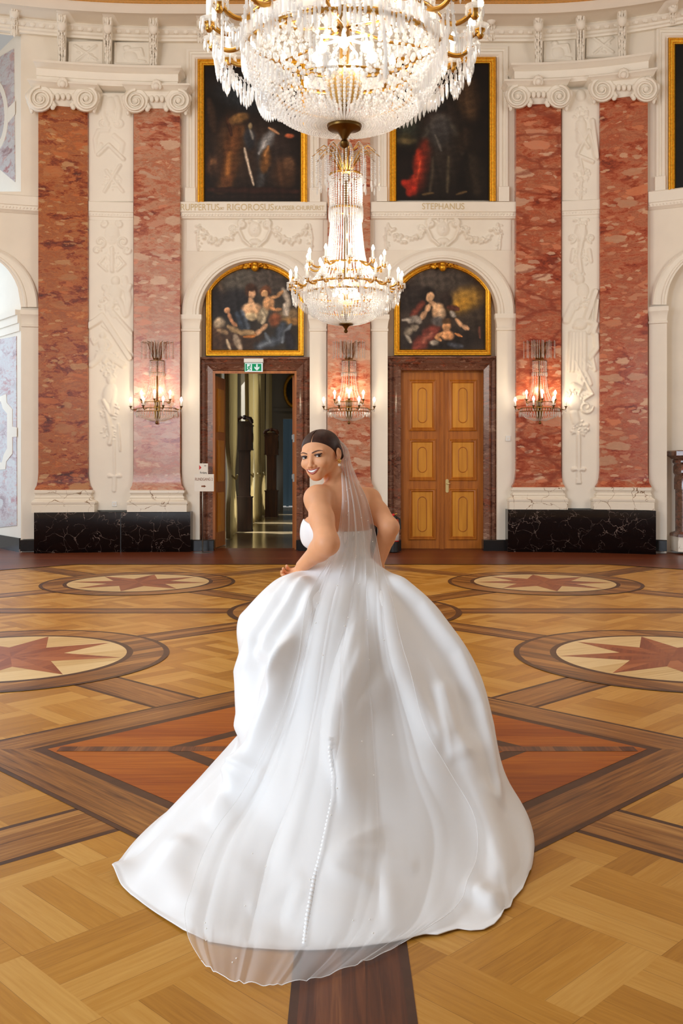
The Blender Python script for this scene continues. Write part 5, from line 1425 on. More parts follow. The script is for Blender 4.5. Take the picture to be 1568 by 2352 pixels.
# ------------------------------------------------------------------ crystal chandeliers
def bead(mb, p, r, st=1.0, n=6): mb.ball(p, r, n, 4, s=(1, 1, st))
def prism(mb, p, length, r, n=4):
    """faceted drop hanging down from p, blunt at the shoulder and pointed below"""
    x, y, z = p
    mb.lathe([(r*.15, 0), (r*.8, -length*.12), (r, -length*.55), (r*.8, -length*.8), (r*.05, -length)], (x, y, z), n)
def strand(path, r0, r1, gap=1.05, st=1.0, n=6):
    """beads threaded along a polyline, size running from r0 to r1"""
    mb = MB(); path = [Vector(p) for p in path]
    seg = [(b-a).length for a, b in zip(path[:-1], path[1:])]; tot = sum(seg); s = 0.0
    while s < tot:
        t = s/tot; r = r0+(r1-r0)*t; q = s
        for a, b, l in zip(path[:-1], path[1:], seg):
            if q <= l: bead(mb, a+(b-a)*(q/max(l, 1e-6)), r, st, n); break
            q -= l
        s += 2*r*st*gap
    return mb
def polar(R, a, z): return Vector((R*math.cos(a), R*math.sin(a), z))
def candle_arm(root, a, r_in, r_out, z_in, z_cup, hgt, sag, k=1.0):
    """scrolled brass arm with a glass drip pan, a candle sleeve and its lit bulb"""
    mb = MB(); pts = []
    for i in range(13):
        t = i/12
        R = r_in+(r_out-r_in)*min(1, t*1.15) - .03*k*math.sin(PI*max(0, t-.8)/.2)*0
        z = z_in - sag*math.sin(PI*min(1, t/.82)) + (z_cup-z_in)*max(0, (t-.55)/.45)**1.5
        pts.append(polar(R, a, z))
    mb.tube(pts, [.013*k]*10+[.011*k, .010*k, .010*k], 7)
    c = polar(r_out, a, z_cup)
    mb.lathe([(.012*k, -.045*k), (.022*k, -.03*k), (.014*k, -.018*k), (.03*k, -.004*k), (.032*k, 0)], c, 10)
    arm = mb.build('candle_arm', M['brass'], root, smooth=True)
    mb = MB()
    mb.lathe([(.02*k, 0), (.042*k, .006*k), (.05*k, .022*k), (.046*k, .024*k), (.018*k, .010*k)], c, 10)
    for i in range(8): prism(mb, c+polar(.045*k, a+2*PI*i/8, .012*k), .055*k, .006*k)
    mb.build('drip_pan', M['crystal'], arm)
    mb = MB(); mb.lathe([(.0155*k, .01), (.0155*k, hgt)], c, 10); mb.build('candle', M['candle'], arm, smooth=True)
    mb = MB(); mb.lathe([(.010*k, 0), (.019*k, .016*k), (.0205*k, .03*k), (.013*k, .052*k), (.003*k, .07*k)], c+Vector((0, 0, hgt)), 10); mb.build('bulb', M['bulb'], arm, smooth=True)
    return arm

def ring(mb, R, z, w=.012, h=.02, n=64, a0=0.0, a1=2*PI):
    mb.lathe([(R-w, z-h/2), (R+w*.6, z-h/2), (R+w, z), (R+w*.6, z+h/2), (R-w, z+h/2), (R-w, z-h/2)], (0, 0, 0), n, 0, a0, a1, False)

def build_chandelier(label):
    root = empty('crystal_chandelier', (0, 0, 0), label, 'chandelier', 'crystal chandeliers')
    # finial and bottom plate
    mb = MB()
    mb.lathe([(.002, 0), (.022, .012), (.026, .03), (.012, .048), (.020, .06), (.034, .082), (.05, .095), (.088, .105), (.094, .12), (.086, .135), (.05, .14)], (0, 0, 0), 32)
    mb.build('finial', M['bronze'], root, auto=50)
    # brass hoops
    for R, z, nm in ((.522, .495, 'rim_hoop'), (.535, .60, 'rim_hoop'), (.30, .87, 'tier_hoop'), (.20, 1.58, 'neck_hoop'), (.205, 2.02, 'neck_hoop'), (.36, .29, 'bowl_hoop')):
        mb = MB(); ring(mb, R, z, .010 if nm != 'bowl_hoop' else .006, .022 if nm != 'bowl_hoop' else .010); mb.build(nm, M['brass'], root, smooth=True)
    mb = MB(); mb.lathe([(.022, .14), (.022, .3), (.03, .62), (.022, .9), (.022, 1.6), (.04, 2.05), (.03, 2.2), (.02, 2.5), (.016, 6.2)], (0, 0, 0), 12); mb.build('stem', M['bronze'], root, smooth=True)
    for k in range(6):
        a = 2*PI*k/6+.3
        mb = MB(); mb.tube([polar(.03, a, .64), polar(.25, a, .60), polar(.53, a, .60)], .008, 6); mb.build('spoke', M['brass'], root, smooth=True)
    # lit amber bowl and bulbs inside
    mb = MB(); mb.lathe([(.03, .24), (.075, .27), (.092, .33), (.082, .39), (.05, .41)], (0, 0, 0), 20); mb.build('inner_bowl', M['amber'], root, smooth=True)
    for k in range(7):
        a = 2*PI*k/7+.2
        mb = MB(); mb.ball(polar(.15, a, .50), .03, 10, 7); mb.tube([polar(.03, a, .58), polar(.15, a, .56), polar(.15, a, .53)], .007, 6); mb.build('inner_bulb', M['bulb_inner'], root, smooth=True)
    # strands of the bowl
    for k in range(72):
        a = 2*PI*k/72; pts = []
        for i in range(13):
            t = i/12; th = t*PI/2
            R = .095 + (.52-.095)*math.cos(th)**.85; z = .485 - .365*math.sin(th)**1.1
            pts.append(polar(R, a, z))
        strand(pts, .0125, .0058, 1.0, 1.15).build('bead_strand', M['crystal'], root, smooth=True)
    # loose inner net of larger beads
    mb = MB(); r = random.Random(3)
    for k in range(30):
        a = 2*PI*k/30+.1
        for i in range(9):
            t = i/8; R = .47-.06*t; z = .47-.24*t
            bead(mb, polar(R-.02*math.sin(PI*t), a+.1*math.sin(i*1.6), z), .014, 1.3)
    for k in range(14):
        a = 2*PI*k/14
        for i in range(12):
            t = i/11; bead(mb, polar(.10-.02*t, a, .40-.26*t), .009, 1.2)
    setp(mb.build('bead_net', M['crystal'], root, smooth=True), kind='stuff')
    # fringe of prisms round the rim
    for j, (R, z, ln, n) in enumerate(((.538, .492, .095, 48), (.545, .592, .10, 40))):
        for k in range(n):
            a = 2*PI*(k+.5*j)/n; mb = MB(); p = polar(R, a, z); bead(mb, p, .008); prism(mb, p-Vector((0, 0, .005)), ln, .0105); mb.build('prism_drop', M['crystal'], root)
    # bright glass plaques between the two hoops
    for k in range(20):
        a = 2*PI*k/20; w_ = .07
        mb = MB(); c = polar(.53, a, .547); tx = Vector((-math.sin(a), math.cos(a), 0)); nr = polar(1, a, 0)
        vs = [c+tx*s*w_+Vector((0, 0, h))+nr*d for d in (0, .012) for s, h in ((-1, -.035), (1, -.035), (1, .035), (-1, .035))]
        mb.add(vs, [(3, 2, 1, 0), (4, 5, 6, 7), (0, 1, 5, 4), (1, 2, 6, 5), (2, 3, 7, 6), (3, 0, 4, 7)]); mb.build('glass_plaque', M['crystal'], root)
    # upper tier, tent and neck
    mb = MB()
    for k in range(44):
        a = 2*PI*k/44; q = strand([polar(.50, a, .62), polar(.40, a, .70), polar(.30, a, .86)], .010, .008, 1.0, 1.15); mb.add(q.v, q.f)
        for R, z, ln in ((.31, .86, .09), (.42, .69, .08)): prism(mb, polar(R, a+.05, z), ln, .009)
    setp(mb.build('tier_drapery', M['crystal'], root), kind='stuff')
    mb = MB()
    for k in range(44):
        a = 2*PI*k/44; q = strand([polar(.262, a, .88), polar(.225, a, 1.1), polar(.20, a, 1.35), polar(.192, a, 1.57)], .0105, .0075, 1.0, 1.0); mb.add(q.v, q.f)
    setp(mb.build('tent_strands', M['crystal'], root, smooth=True), kind='stuff')
    mb = MB()
    for j in range(14):
        for k in range(34):
            bead(mb, polar(.205, 2*PI*k/34, 1.60+.03*j), .0125, 1.1, 5)
    for k in range(34): prism(mb, polar(.215, 2*PI*k/34, 1.62), .20, .011)
    setp(mb.build('neck_beads', M['crystal'], root, smooth=True), kind='stuff')
    # fountain crown: arching sprays with hanging strands
    for k in range(36):
        a = 2*PI*k/36; R = (.43, .34, .25)[k % 3]
        mb = MB(); mb.tube([polar(.05+.38*0, a, 2.03), polar(R*.45, a, 2.30), polar(R*.75, a, 2.35), polar(R, a, 2.26)], .007, 5)
        cr = mb.build('crown_spray', M['brass'], root, smooth=True)
        q = strand([polar(R*.2, a, 2.16), polar(R*.45, a, 2.31), polar(R*.75, a, 2.36), polar(R, a, 2.26)], .010, .010, 1.05); p = strand([polar(R, a, 2.25), polar(R, a, 1.92)], .011, .009, 1.08, 1.1)
        q.add(p.v, p.f); prism(q, polar(R, a, 1.92), .10, .012); q.build('hanging_strand', M['crystal'], cr)
    # candles
    for k in range(20):
        a = 2*PI*(k+.67)/20 - PI/2
        candle_arm(root, a, .53, .715, .585, .598, .115, .035)
    for k in range(10):
        a = 2*PI*(k+.17)/10 - PI/2
        candle_arm(root, a, .30, .50, .86, .862, .115, .05)
    # garlands of spear drops between the lower arms
    for k in range(20):
        a0 = 2*PI*(k+.67)/20 - PI/2; a1 = a0 + 2*PI/20
        mb = MB()
        for i in range(10):
            t = i/9; a = a0+(a1-a0)*t; p = polar(.70-.03*math.sin(PI*t), a, .575 - .135*math.sin(PI*t)**.8)
            bead(mb, p, .010)
            if 0 < i: prism(mb, p-Vector((0, 0, .006)), .081 if i % 2 else .091, .0085)
        mb.tube([polar(.70-.03*math.sin(PI*t), a0+(a1-a0)*t, .575 - .135*math.sin(PI*t)**.8) for t in [i/9 for i in range(10)]], .0015, 4)
        mb.build('spear_garland', M['crystal'], root)
    # chains from the arm tips in under the bowl
    for k in range(0, 20, 2):
        a0 = 2*PI*(k+.67)/20 - PI/2; mb = MB()
        for i in range(15):
            t = i/14; p = polar(.70-.30*t, a0+.30*t, .56 - .20*math.sin(PI*(t*.62)) - .06*t)
            bead(mb, p, .009)
            if i > 1: prism(mb, p-Vector((0, 0, .005)), .09, .0085)
        mb.tube([polar(.70-.30*t, a0+.30*t, .56 - .20*math.sin(PI*(t*.62)) - .06*t) for t in [i/14 for i in range(15)]], .0015, 4)
        mb.build('swag', M['crystal'], root)
    # point lights added up the stem, beside the bulbs, so the crystals glow
    for z, e in ((.36, 60), (.74, 36), (1.25, 13), (1.85, 8)):
        d = bpy.data.lights.new('crystal_glow_light', 'POINT'); d.energy = e; d.color = (1.0, .93, .82); d.shadow_soft_size = .06
        o = bpy.data.objects.new('crystal_glow_light', d); COL.objects.link(o); o.location = (0.035, 0, z); o.parent = root
    return root
M['bulb_inner'] = emitter('inner bulb', (1.0, 0.88, 0.68, 1), 20.0)
ch = build_chandelier('large crystal chandelier at the top of the view, its bead bowl cut by the frame')
ch2 = copy_tree(ch)
ch.location = (0.015, 5.1, 3.185); ch.rotation_euler = (0, 0, .0)
ch2.location = ((794-CX)/F*12.25, 12.25, 3.185)
ch2['label'] = 'whole crystal chandelier with lit candles hanging farther back before the central pilaster'

# ------------------------------------------------------------------ wall lights on three pilasters
def build_sconce(label):
    """half-round crystal wall light; the wall is at local y = 0 and the room at negative y"""
    root = empty('crystal_sconce', (0, 0, 0), label, 'wall light', 'crystal wall lights')
    A0, A1 = PI, 2*PI
    def pa(R, deg, z): a = math.radians(-90+deg); return Vector((R*math.cos(a), R*math.sin(a)*.8 - .02, z))
    mb = MB(); mb.lathe([(.004, 0), (.022, .012), (.024, .03), (.012, .05), (.018, .08), (.012, .11), (.014, .2)], (0, -.06, 0), 12)
    mb.tube([(0, -.03, .18), (0, -.02, .7), (0, -.02, 1.3)], .012, 8); mb.build('stem', M['bronze'], root, smooth=True)
    mb = MB(); mb.box(-.05, .05, -.012, .0, .10, .42); mb.build('wall_plate', M['bronze'], root)
    for R, z in ((.35, .22), (.33, .275), (.22, .385), (.12, 1.10), (.115, .89)):
        mb = MB(); mb.tube([pa(R, d, z) for d in range(-90, 91, 12)], .007, 6); mb.build('hoop', M['bronze'], root, smooth=True)
    for dg in (-75, -22, 22, 75): _sc_arm(root, pa, dg, .33, .45, .275, .305, .085, .03)
    for dg in (-60, 0, 60): _sc_arm(root, pa, dg, .21, .285, .385, .425, .085, .03)
    mb = MB()
    for d in range(-88, 89, 8):
        prism(mb, pa(.355, d, .215), .10, .010); prism(mb, pa(.34, d+3, .272), .055, .008); prism(mb, pa(.225, d, .38), .075, .008)
        q = strand([pa(.33, d, .20), pa(.24, d, .11), pa(.10, d, .06)], .009, .006, 1.1); mb.add(q.v, q.f)
    setp(mb.build('prism_fringe', M['crystal_clear'], root), kind='stuff')
    for d in range(-84, 85, 21):
        strand([pa(.22, d, .39), pa(.15, d, .56), pa(.125, d, .73), pa(.115, d, .88)], .008, .0075, 1.08).build('bead_strand', M['crystal_clear'], root, smooth=True)
    mb = MB()
    for j in range(8):
        for d in range(-88, 89, 16): bead(mb, pa(.118, d, .90+.026*j), .011, 1.1, 5)
    for d in range(-88, 89, 16): prism(mb, pa(.13, d, .895), .07, .011)
    setp(mb.build('neck_beads', M['crystal_clear'], root, smooth=True), kind='stuff')
    for i, d in enumerate(range(-90, 91, 10)):
        R = (.27, .20, .14)[i % 3]
        mb = MB(); mb.tube([pa(.06, d, 1.12), pa(R*.6, d, 1.40), pa(R, d, 1.42)], .0035, 5)
        c = mb.build('crown_spray', M['bronze'], root, smooth=True)
        q = strand([pa(R, d, 1.43), pa(R, d, 1.18)], .0095, .0095, 1.05); prism(q, pa(R, d, 1.20), .07, .010); q.build('hanging_strand', M['crystal_clear'], c)
    for dg in (-75, 75):
        q = MB()
        for i in range(10):
            t = i/9; p = pa(.45-.14*t, dg-dg*.5*t, .29-.14*math.sin(PI*t*.7)); bead(q, p, .008)
            if i % 2: prism(q, p, .05, .007)
        q.tube([pa(.45-.14*t, dg-dg*.5*t, .29-.14*math.sin(PI*t*.7)) for t in [i/9 for i in range(10)]], .0015, 4)
        q.build('swag', M['crystal_clear'], root)
    d = bpy.data.lights.new('sconce_lamp', 'POINT'); d.energy = 9; d.color = (1.0, .78, .5); d.shadow_soft_size = .05
    o = bpy.data.objects.new('sconce_lamp', d); COL.objects.link(o); o.location = (0, -.30, .62); o.parent = root
    return root
def _sc_arm(root, pa, dg, r0, r1, z0, zc, hg, sag):
    mb = MB()
    mb.tube([pa(r0, dg, z0), pa(r0+(r1-r0)*.35, dg, z0-sag*.6), pa(r0+(r1-r0)*.75, dg, z0-sag), pa(r1*.99, dg, z0-sag*.5), pa(r1, dg, zc)], .0095, 6)
    c = pa(r1, dg, zc); mb.lathe([(.010, -.03), (.018, -.02), (.012, -.01), (.028, 0), (.034, .006), (.01, .006)], c, 10)
    arm = mb.build('candle_arm', M['bronze'], root, smooth=True)
    mb = MB(); mb.lathe([(.015, .004), (.015, hg)], c, 8); mb.build('candle', M['candle'], arm, smooth=True)
    mb = MB(); mb.lathe([(.010, 0), (.021, .018), (.023, .034), (.014, .06), (.003, .078)], c+Vector((0, 0, hg)), 8); mb.build('bulb', M['bulb'], arm, smooth=True)
    mb = MB(); prism(mb, c-Vector((0, 0, .05)), .05, .008); mb.build('drop', M['crystal_clear'], arm)
def place_sconce(o, px, label):
    p = pt(px, 975, .17); o.location = p; o['label'] = label
s1 = build_sconce('crystal wall light with lit candles on the pink pilaster beside the guide sign')
s2 = copy_tree(s1); s3 = copy_tree(s1)
place_sconce(s1, 361, 'crystal wall light with lit candles on the pink pilaster beside the guide sign')
place_sconce(s2, 801, 'crystal wall light on the central pilaster, between the hanging chandelier and the bride')
place_sconce(s3, 1238, 'crystal wall light with lit candles on the salmon pilaster beside the closed door')
# ------------------------------------------------------------------ the bride: body as one continuous surface
A3_ = lambda v: np.array([v[0], v[1], v[2]], dtype=np.float64)
class SDF:
    def __init__(self): self.p = []            # (kind, blend, function)
    def add(self, fn, k=0.02): self.p.append(('u', k, fn)); return self
    def sub(self, fn, k=0.006): self.p.append(('s', k, fn)); return self
    def cut(self, fn): self.p.append(('i', 0.0, fn)); return self
    def eval(self, Q, act=None):
        d = np.full(len(Q), 1e3)
        for i, (kd, k, fn) in enumerate(self.p):
            if act is not None and not act[i]: continue
            e = fn(Q)
            if kd == 'u':
                h = np.clip(.5+.5*(e-d)/k, 0, 1); n = d*h + e*(1-h) - k*h*(1-h); d = np.where(d > 100, e, n)
            elif kd == 's':
                h = np.clip(.5-.5*(d+e)/k, 0, 1); d = d*(1-h) - e*h + k*h*(1-h)
            else: d = np.maximum(d, e)
        return d
def f_ball(c, r): c = A3_(c); return lambda Q: np.linalg.norm(Q-c, axis=1)-r
def f_caps(a, b, ra, rb):
    a = A3_(a); b = A3_(b); ab = b-a; l2 = ab@ab
    def fn(Q):
        t = np.clip(((Q-a)@ab)/l2, 0, 1); return np.linalg.norm(Q-a-t[:, None]*ab, axis=1)-(ra+(rb-ra)*t)
    return fn
def f_ell(c, r, B=None):
    """ellipsoid; B holds its axes as rows"""
    c = A3_(c); r = np.array(r, float); B = np.eye(3) if B is None else np.array(B, float)
    def fn(Q):
        q = (Q-c)@B.T; k0 = np.linalg.norm(q/r, axis=1); k1 = np.linalg.norm(q/(r*r), axis=1)
        return k0*(k0-1)/np.maximum(k1, 1e-9)
    return fn
def f_plane(n, c): n = np.array(n, float); return lambda Q: Q@n-c

def surface_net(sdf, lo, hi, h, name, mat, parent, tr=None):
    """dual surface of the zero level; only blocks near the surface are sampled"""
    lo = np.array(lo, float); n = np.ceil((np.array(hi)-lo)/h).astype(int)+1; BS = 16
    nb = (n+BS-1)//BS; Dv = np.full(nb*BS, 1.0, dtype=np.float32)
    bi = np.stack(np.meshgrid(*[np.arange(k) for k in nb], indexing='ij'), -1).reshape(-1, 3)
    cen = lo + (bi*BS + (BS-1)/2)*h; rad = math.sqrt(3)*BS*h/2
    dc = sdf.eval(cen); pd = np.stack([fn(cen) for _, _, fn in sdf.p], 1); km = np.array([max(k, .001) for _, k, _ in sdf.p])
    near = np.abs(dc) < rad*1.6 + .02
    Dv_b = np.sign(dc)*1.0
    og = np.stack(np.meshgrid(*[np.arange(BS)]*3, indexing='ij'), -1).reshape(-1, 3)*h
    for i in range(len(bi)):
        b = bi[i]*BS; sl = (slice(b[0], b[0]+BS), slice(b[1], b[1]+BS), slice(b[2], b[2]+BS))
        if not near[i]: Dv[sl] = Dv_b[i]; continue
        act = (pd[i] < rad*1.3+km*2+.03)
        for j, (kd, _, _) in enumerate(sdf.p):
            if kd == 'i': act[j] = True
        d = sdf.eval(lo+b*h+og, act); Dv[sl] = d.reshape(BS, BS, BS)
    S = Dv < 0; c = S[:-1, :-1, :-1].astype(np.int8).copy(); cnt = np.zeros(c.shape, np.int8)
    for dx in (0, 1):
        for dy in (0, 1):
            for dz in (0, 1):
                cnt += S[dx:S.shape[0]-1+dx, dy:S.shape[1]-1+dy, dz:S.shape[2]-1+dz]
    act = (cnt > 0) & (cnt < 8); ci = np.argwhere(act)
    idx = np.full(act.shape, -1, np.int32); idx[act] = np.arange(len(ci))
    acc = np.zeros((len(ci), 3)); num = np.zeros(len(ci))
    cor = [(dx, dy, dz) for dx in (0, 1) for dy in (0, 1) for dz in (0, 1)]
    vals = {q: Dv[ci[:, 0]+q[0], ci[:, 1]+q[1], ci[:, 2]+q[2]] for q in cor}
    for a in cor:
        for ax in range(3):
            if a[ax] == 1: continue
            b = list(a); b[ax] = 1; b = tuple(b); va, vb = vals[a], vals[b]; m = (va < 0) != (vb < 0)
            t = np.where(m, va/np.where(m, va-vb, 1), 0); p = np.array(a, float)[None, :].repeat(len(ci), 0); p[:, ax] += t
            acc += p*m[:, None]; num += m
    V = lo + (ci + acc/num[:, None])*h
    quads = []
    for ax in range(3):
        sl0 = [slice(None)]*3; sl1 = [slice(None)]*3; sl0[ax] = slice(0, -1); sl1[ax] = slice(1, None)
        e = S[tuple(sl0)] != S[tuple(sl1)]; o1, o2 = [(1, 2), (2, 0), (0, 1)][ax]
        pos = np.argwhere(e); ok = (pos[:, o1] > 0) & (pos[:, o2] > 0) & (pos[:, o1] < S.shape[o1]-1) & (pos[:, o2] < S.shape[o2]-1); pos = pos[ok]
        inside = S[pos[:, 0], pos[:, 1], pos[:, 2]]
        def at(d1, d2):
            q = pos.copy(); q[:, o1] -= d1; q[:, o2] -= d2; return idx[q[:, 0], q[:, 1], q[:, 2]]
        q = np.stack([at(1, 1), at(0, 1), at(0, 0), at(1, 0)], 1); q[~inside] = q[~inside][:, ::-1]; quads.append(q)
    Q = np.vstack(quads); Q = Q[(Q >= 0).all(1)]
    if tr is not None: V = tr(V)
    return np_mesh(name, V, Q, mat, parent, True)

# materials of the bride
M['skin'] = principled('sun-warm skin', lin(230, 166, 122), 0.52, spec=0.35, noise=0.03, nscale=30, sss=0.15)
M['hair'] = principled('dark brown hair', lin(58, 34, 26), 0.46, spec=0.22, noise=0.3, nscale=50)
M['satin'] = principled('white satin', lin(243, 241, 240), 0.42, spec=0.4, sheen=0.15)
M['pearl'] = principled('pearl', lin(246, 240, 230), 0.15)
M['gold'] = principled('gold', lin(226, 184, 110), 0.25, metal=1.0)
M['eye_white'] = principled('eye white', lin(238, 230, 224), 0.2)
M['iris'] = principled('dark brown iris', lin(38, 24, 18), 0.1)
M['lash'] = principled('black lashes', lin(22, 15, 14), 0.5)
M['brow'] = principled('brown eyebrow', lin(96, 60, 44), 0.6)
M['lip'] = principled('rose lips', lin(186, 92, 78), 0.3)
M['tooth'] = principled('teeth', lin(248, 244, 238), 0.2)
M['shadow'] = principled('brown eye make-up', lin(84, 46, 36), 0.6)
m, nt, out = new_mat('tulle')
t_ = N(nt, 'BsdfTransparent'); df = N(nt, 'BsdfDiffuse'); tl = N(nt, 'BsdfTranslucent')
df.inputs[0].default_value = lin(246, 244, 243); tl.inputs[0].default_value = lin(246, 244, 243)
a_ = N(nt, 'MixShader'); a_.inputs[0].default_value = 0.45; L(nt, df.outputs[0], a_.inputs[1]); L(nt, tl.outputs[0], a_.inputs[2])
b_ = N(nt, 'MixShader'); b_.inputs[0].default_value = 0.50; L(nt, t_.outputs[0], b_.inputs[1]); L(nt, a_.outputs[0], b_.inputs[2])
L(nt, b_.outputs[0], out.inputs[0]); M['tulle'] = m

# pose --------------------------------------------------------------------
YAW, ROLL, PITCH = math.radians(-27), math.radians(-8), math.radians(3)
HC = P(735, 1045.5, 4.30)
HR = Matrix.Rotation(ROLL, 3, 'Y') @ Matrix.Rotation(YAW, 3, 'Z') @ Matrix.Rotation(PITCH, 3, 'X')
HRn = np.array(HR)
HS = (1.09, 1.05, .94)
def hw(x, y, z): return HC + HR @ Vector((x*HS[0], y*HS[1], z*HS[2]))      # head space to the room; the face looks along -y
HB = HRn.T                                              # head axes as rows
fwd = Vector((-.64, .77, 0)).normalized(); lft = Vector((-.77, -.64, 0)).normalized()
TB = np.array([A3_(lft), A3_(fwd), (0, 0, 1)])
def hell(x, y, z, r, rot=None):
    B = HB
    if rot is not None: B = (np.array(Matrix.Rotation(rot[0], 3, rot[1])).T) @ HB
    return f_ell(hw(x, y, z), tuple(a*b for a, b in zip(r, HS)), B)

torso = SDF()
chest = P(785, 1160, 4.335); rib = P(788, 1222, 4.335); wst = P(794, 1298, 4.33); hip = P(797, 1372, 4.33)
torso.add(f_ell(chest, (.150, .088, .095), TB), .03)
torso.add(f_ell(rib, (.138, .100, .115), TB), .05)
torso.add(f_ell(wst, (.120, .098, .12), TB), .05)
torso.add(f_ell(hip, (.160, .125, .13), TB), .06)
for s in (-1, 1):
    torso.add(f_ell(rib + fwd*.084 + lft*.086*s + Vector((0, 0, .004)), (.074, .072, .078), TB), .03)
body = SDF(); body.p = list(torso.p)
# shoulders, neck
LS, LE, LW = P(729, 1147, 4.23), P(751, 1248, 4.06), P(694, 1300, 4.25)
RS, RE, RW = P(846, 1150, 4.44), P(894, 1211, 4.32), P(869, 1290, 4.42)
neck0 = P(780, 1126, 4.34); neck1 = P(758, 1076, 4.335)
body.add(f_caps(neck0, neck1, .052, .044), .035)
body.add(f_caps(neck0 + Vector((0, 0, .01)), LS + Vector((0, 0, .010)), .042, .044), .035)
body.add(f_caps(neck0 + Vector((0, 0, .01)), RS + Vector((0, 0, .004)), .038, .044), .035)
for S_, E_, W_, sl_ in ((LS, LE, LW, 1.0), (RS, RE, RW, .90)):
    body.add(f_ball(S_, .055), .03)
    mid = S_.lerp(E_, .45)
    body.add(f_caps(S_, mid, .052*sl_, .050*sl_), .03); body.add(f_caps(mid, E_, .050*sl_, .049*sl_), .03)
    fm = E_.lerp(W_, .3)
    body.add(f_caps(E_, fm, .044*sl_, .043*sl_), .035*sl_**6); body.add(f_caps(fm, W_, .043*sl_, .029), .03*sl_**6)
# neck tendon and collar bone on the turned side
body.add(f_caps(hw(.056, .022, -.045), P(757, 1118, 4.28), .013, .012), .02)
# hands: palm, four bent fingers and a thumb each
def hand(W_, d, n, s, sgn, body=body):
    d = d.normalized(); s = (s - d*s.dot(d)).normalized(); n = d.cross(s).normalized()*sgn
    Bm = np.array([A3_(d), A3_(s), A3_(n)])
    body.add(f_ell(W_ + d*.048, (.052, .040, .017), Bm), .014)
    for i, (o, l) in enumerate(((-.027, .068), (-.009, .078), (.009, .073), (.026, .058))):
        k0 = W_ + d*(.086 - abs(o)*.25) + s*o
        k1 = k0 + (d*.72 + n*.69)*l*.45; k2 = k1 + (d*-.15 + n*.99)*l*.33; k3 = k2 + (d*-.85 + n*.5)*l*.28
        body.add(f_caps(W_ + d*.05 + s*o*.8, k0, .010, .0095), .006); body.add(f_caps(k0, k1, .0095, .0085), .003); body.add(f_caps(k1, k2, .0083, .0078), .003); body.add(f_caps(k2, k3, .0076, .0066), .003)
    t0 = W_ + d*.022 - s*.030; t1 = t0 - s*.026 + d*.030 + n*.016; t2 = t1 + d*.030 + n*.016 + s*.006
    body.add(f_caps(t0, t1, .0125, .0105), .008); body.add(f_caps(t1, t2, .0100, .0085), .003)
hand(LW, (LW-LE).normalized() + Vector((-.15, .2, -.25)), None, Vector((0, .75, .5)), -1)
hand(RW, (RW-RE).normalized() + Vector((-.1, .3, -.2)), None, Vector((.8, -.2, .3)), 1)

# head
body.add(hell(0, .018, .035, (.073, .092, .082)), .03)
body.add(hell(0, -.028, -.016, (.061, .058, .080)), .03)
body.add(hell(0, -.060, -.090, (.020, .022, .019)), .026)
for s in (-1, 1):
    body.add(f_caps(hw(s*.050, .000, -.040), hw(s*.012, -.062, -.094), .011, .011), .022)
    body.add(hell(s*.036, -.060, -.030, (.024, .023, .022)), .02)
    body.add(f_caps(hw(s*.012, -.079, .021), hw(s*.044, -.064, .020), .010, .009), .018)
body.add(f_caps(hw(0, -.080, .010), hw(0, -.098, -.034), .0070, .0085), .014)
body.add(hell(0, -.1005, -.040, (.0098, .0098, .0085)), .008)
for s in (-1, 1): body.add(hell(s*.0115, -.090, -.0425, (.0078, .009, .0066)), .007)
body.add(hell(0, -.070, -.068, (.034, .022, .022)), .02)
EYE_Z, EYE_X, EYE_Y = .003, .0315, -.0735
for s in (-1, 1):
    body.sub(hell(s*EYE_X, -.096, EYE_Z-.001, (.019, .016, .0125)), .010)
    body.add(f_ball(hw(s*EYE_X, EYE_Y+.002, EYE_Z), .0142), .004)
    body.sub(hell(s*(EYE_X+.001), EYE_Y-.012, EYE_Z-.0012, (.0140, .014, .0046), (math.radians(s*5), 'Y')), .002)
    body.sub(hell(s*.0062, -.098, -.0495, (.0028, .005, .0025)), .002)
    # ear: rim, hollow, lobe
    body.add(hell(s*.0785, .016, -.004, (.0075, .018, .030), (math.radians(-12), 'X')), .008)
    body.sub(hell(s*.0868, .011, -.001, (.0065, .0095, .017), (math.radians(-12), 'X')), .004)
    body.add(hell(s*.0745, .006, -.032, (.006, .008, .009)), .006)
vb = surface_net(body, (-.36, 3.86, .92), (.36, 4.72, 1.69), .0024, 'person', M['skin'], None)
person = vb
# legs and shoes stand under the gown, one surface with the body mesh
mb = MB()
for s in (-1, 1):
    hx = hip + lft*.085*s
    mb.tube([(hx.x, hx.y, .98), (hx.x, hx.y, .80), (hx.x+.01, hx.y-.005, .50), (hx.x, hx.y, .33), (hx.x, hx.y, .10), (hx.x-.02, hx.y+.03, .05), (hx.x-.09, hx.y+.11, .03)], [.09, .085, .055, .056, .036, .034, .024], 12)
    mb.box(hx.x-.005, hx.x+.005, hx.y-.005, hx.y+.005, 0.0, .08)
nv = len(person.data.vertices)
tmp = mb.build('legs', M['skin'], None, smooth=True)
with bpy.context.temp_override(active_object=person, object=person, selected_objects=[person, tmp], selected_editable_objects=[person, tmp]):
    bpy.ops.object.join()
setp(person, 'woman in a white strapless ball gown and long veil, smiling back over her shoulder', 'person')

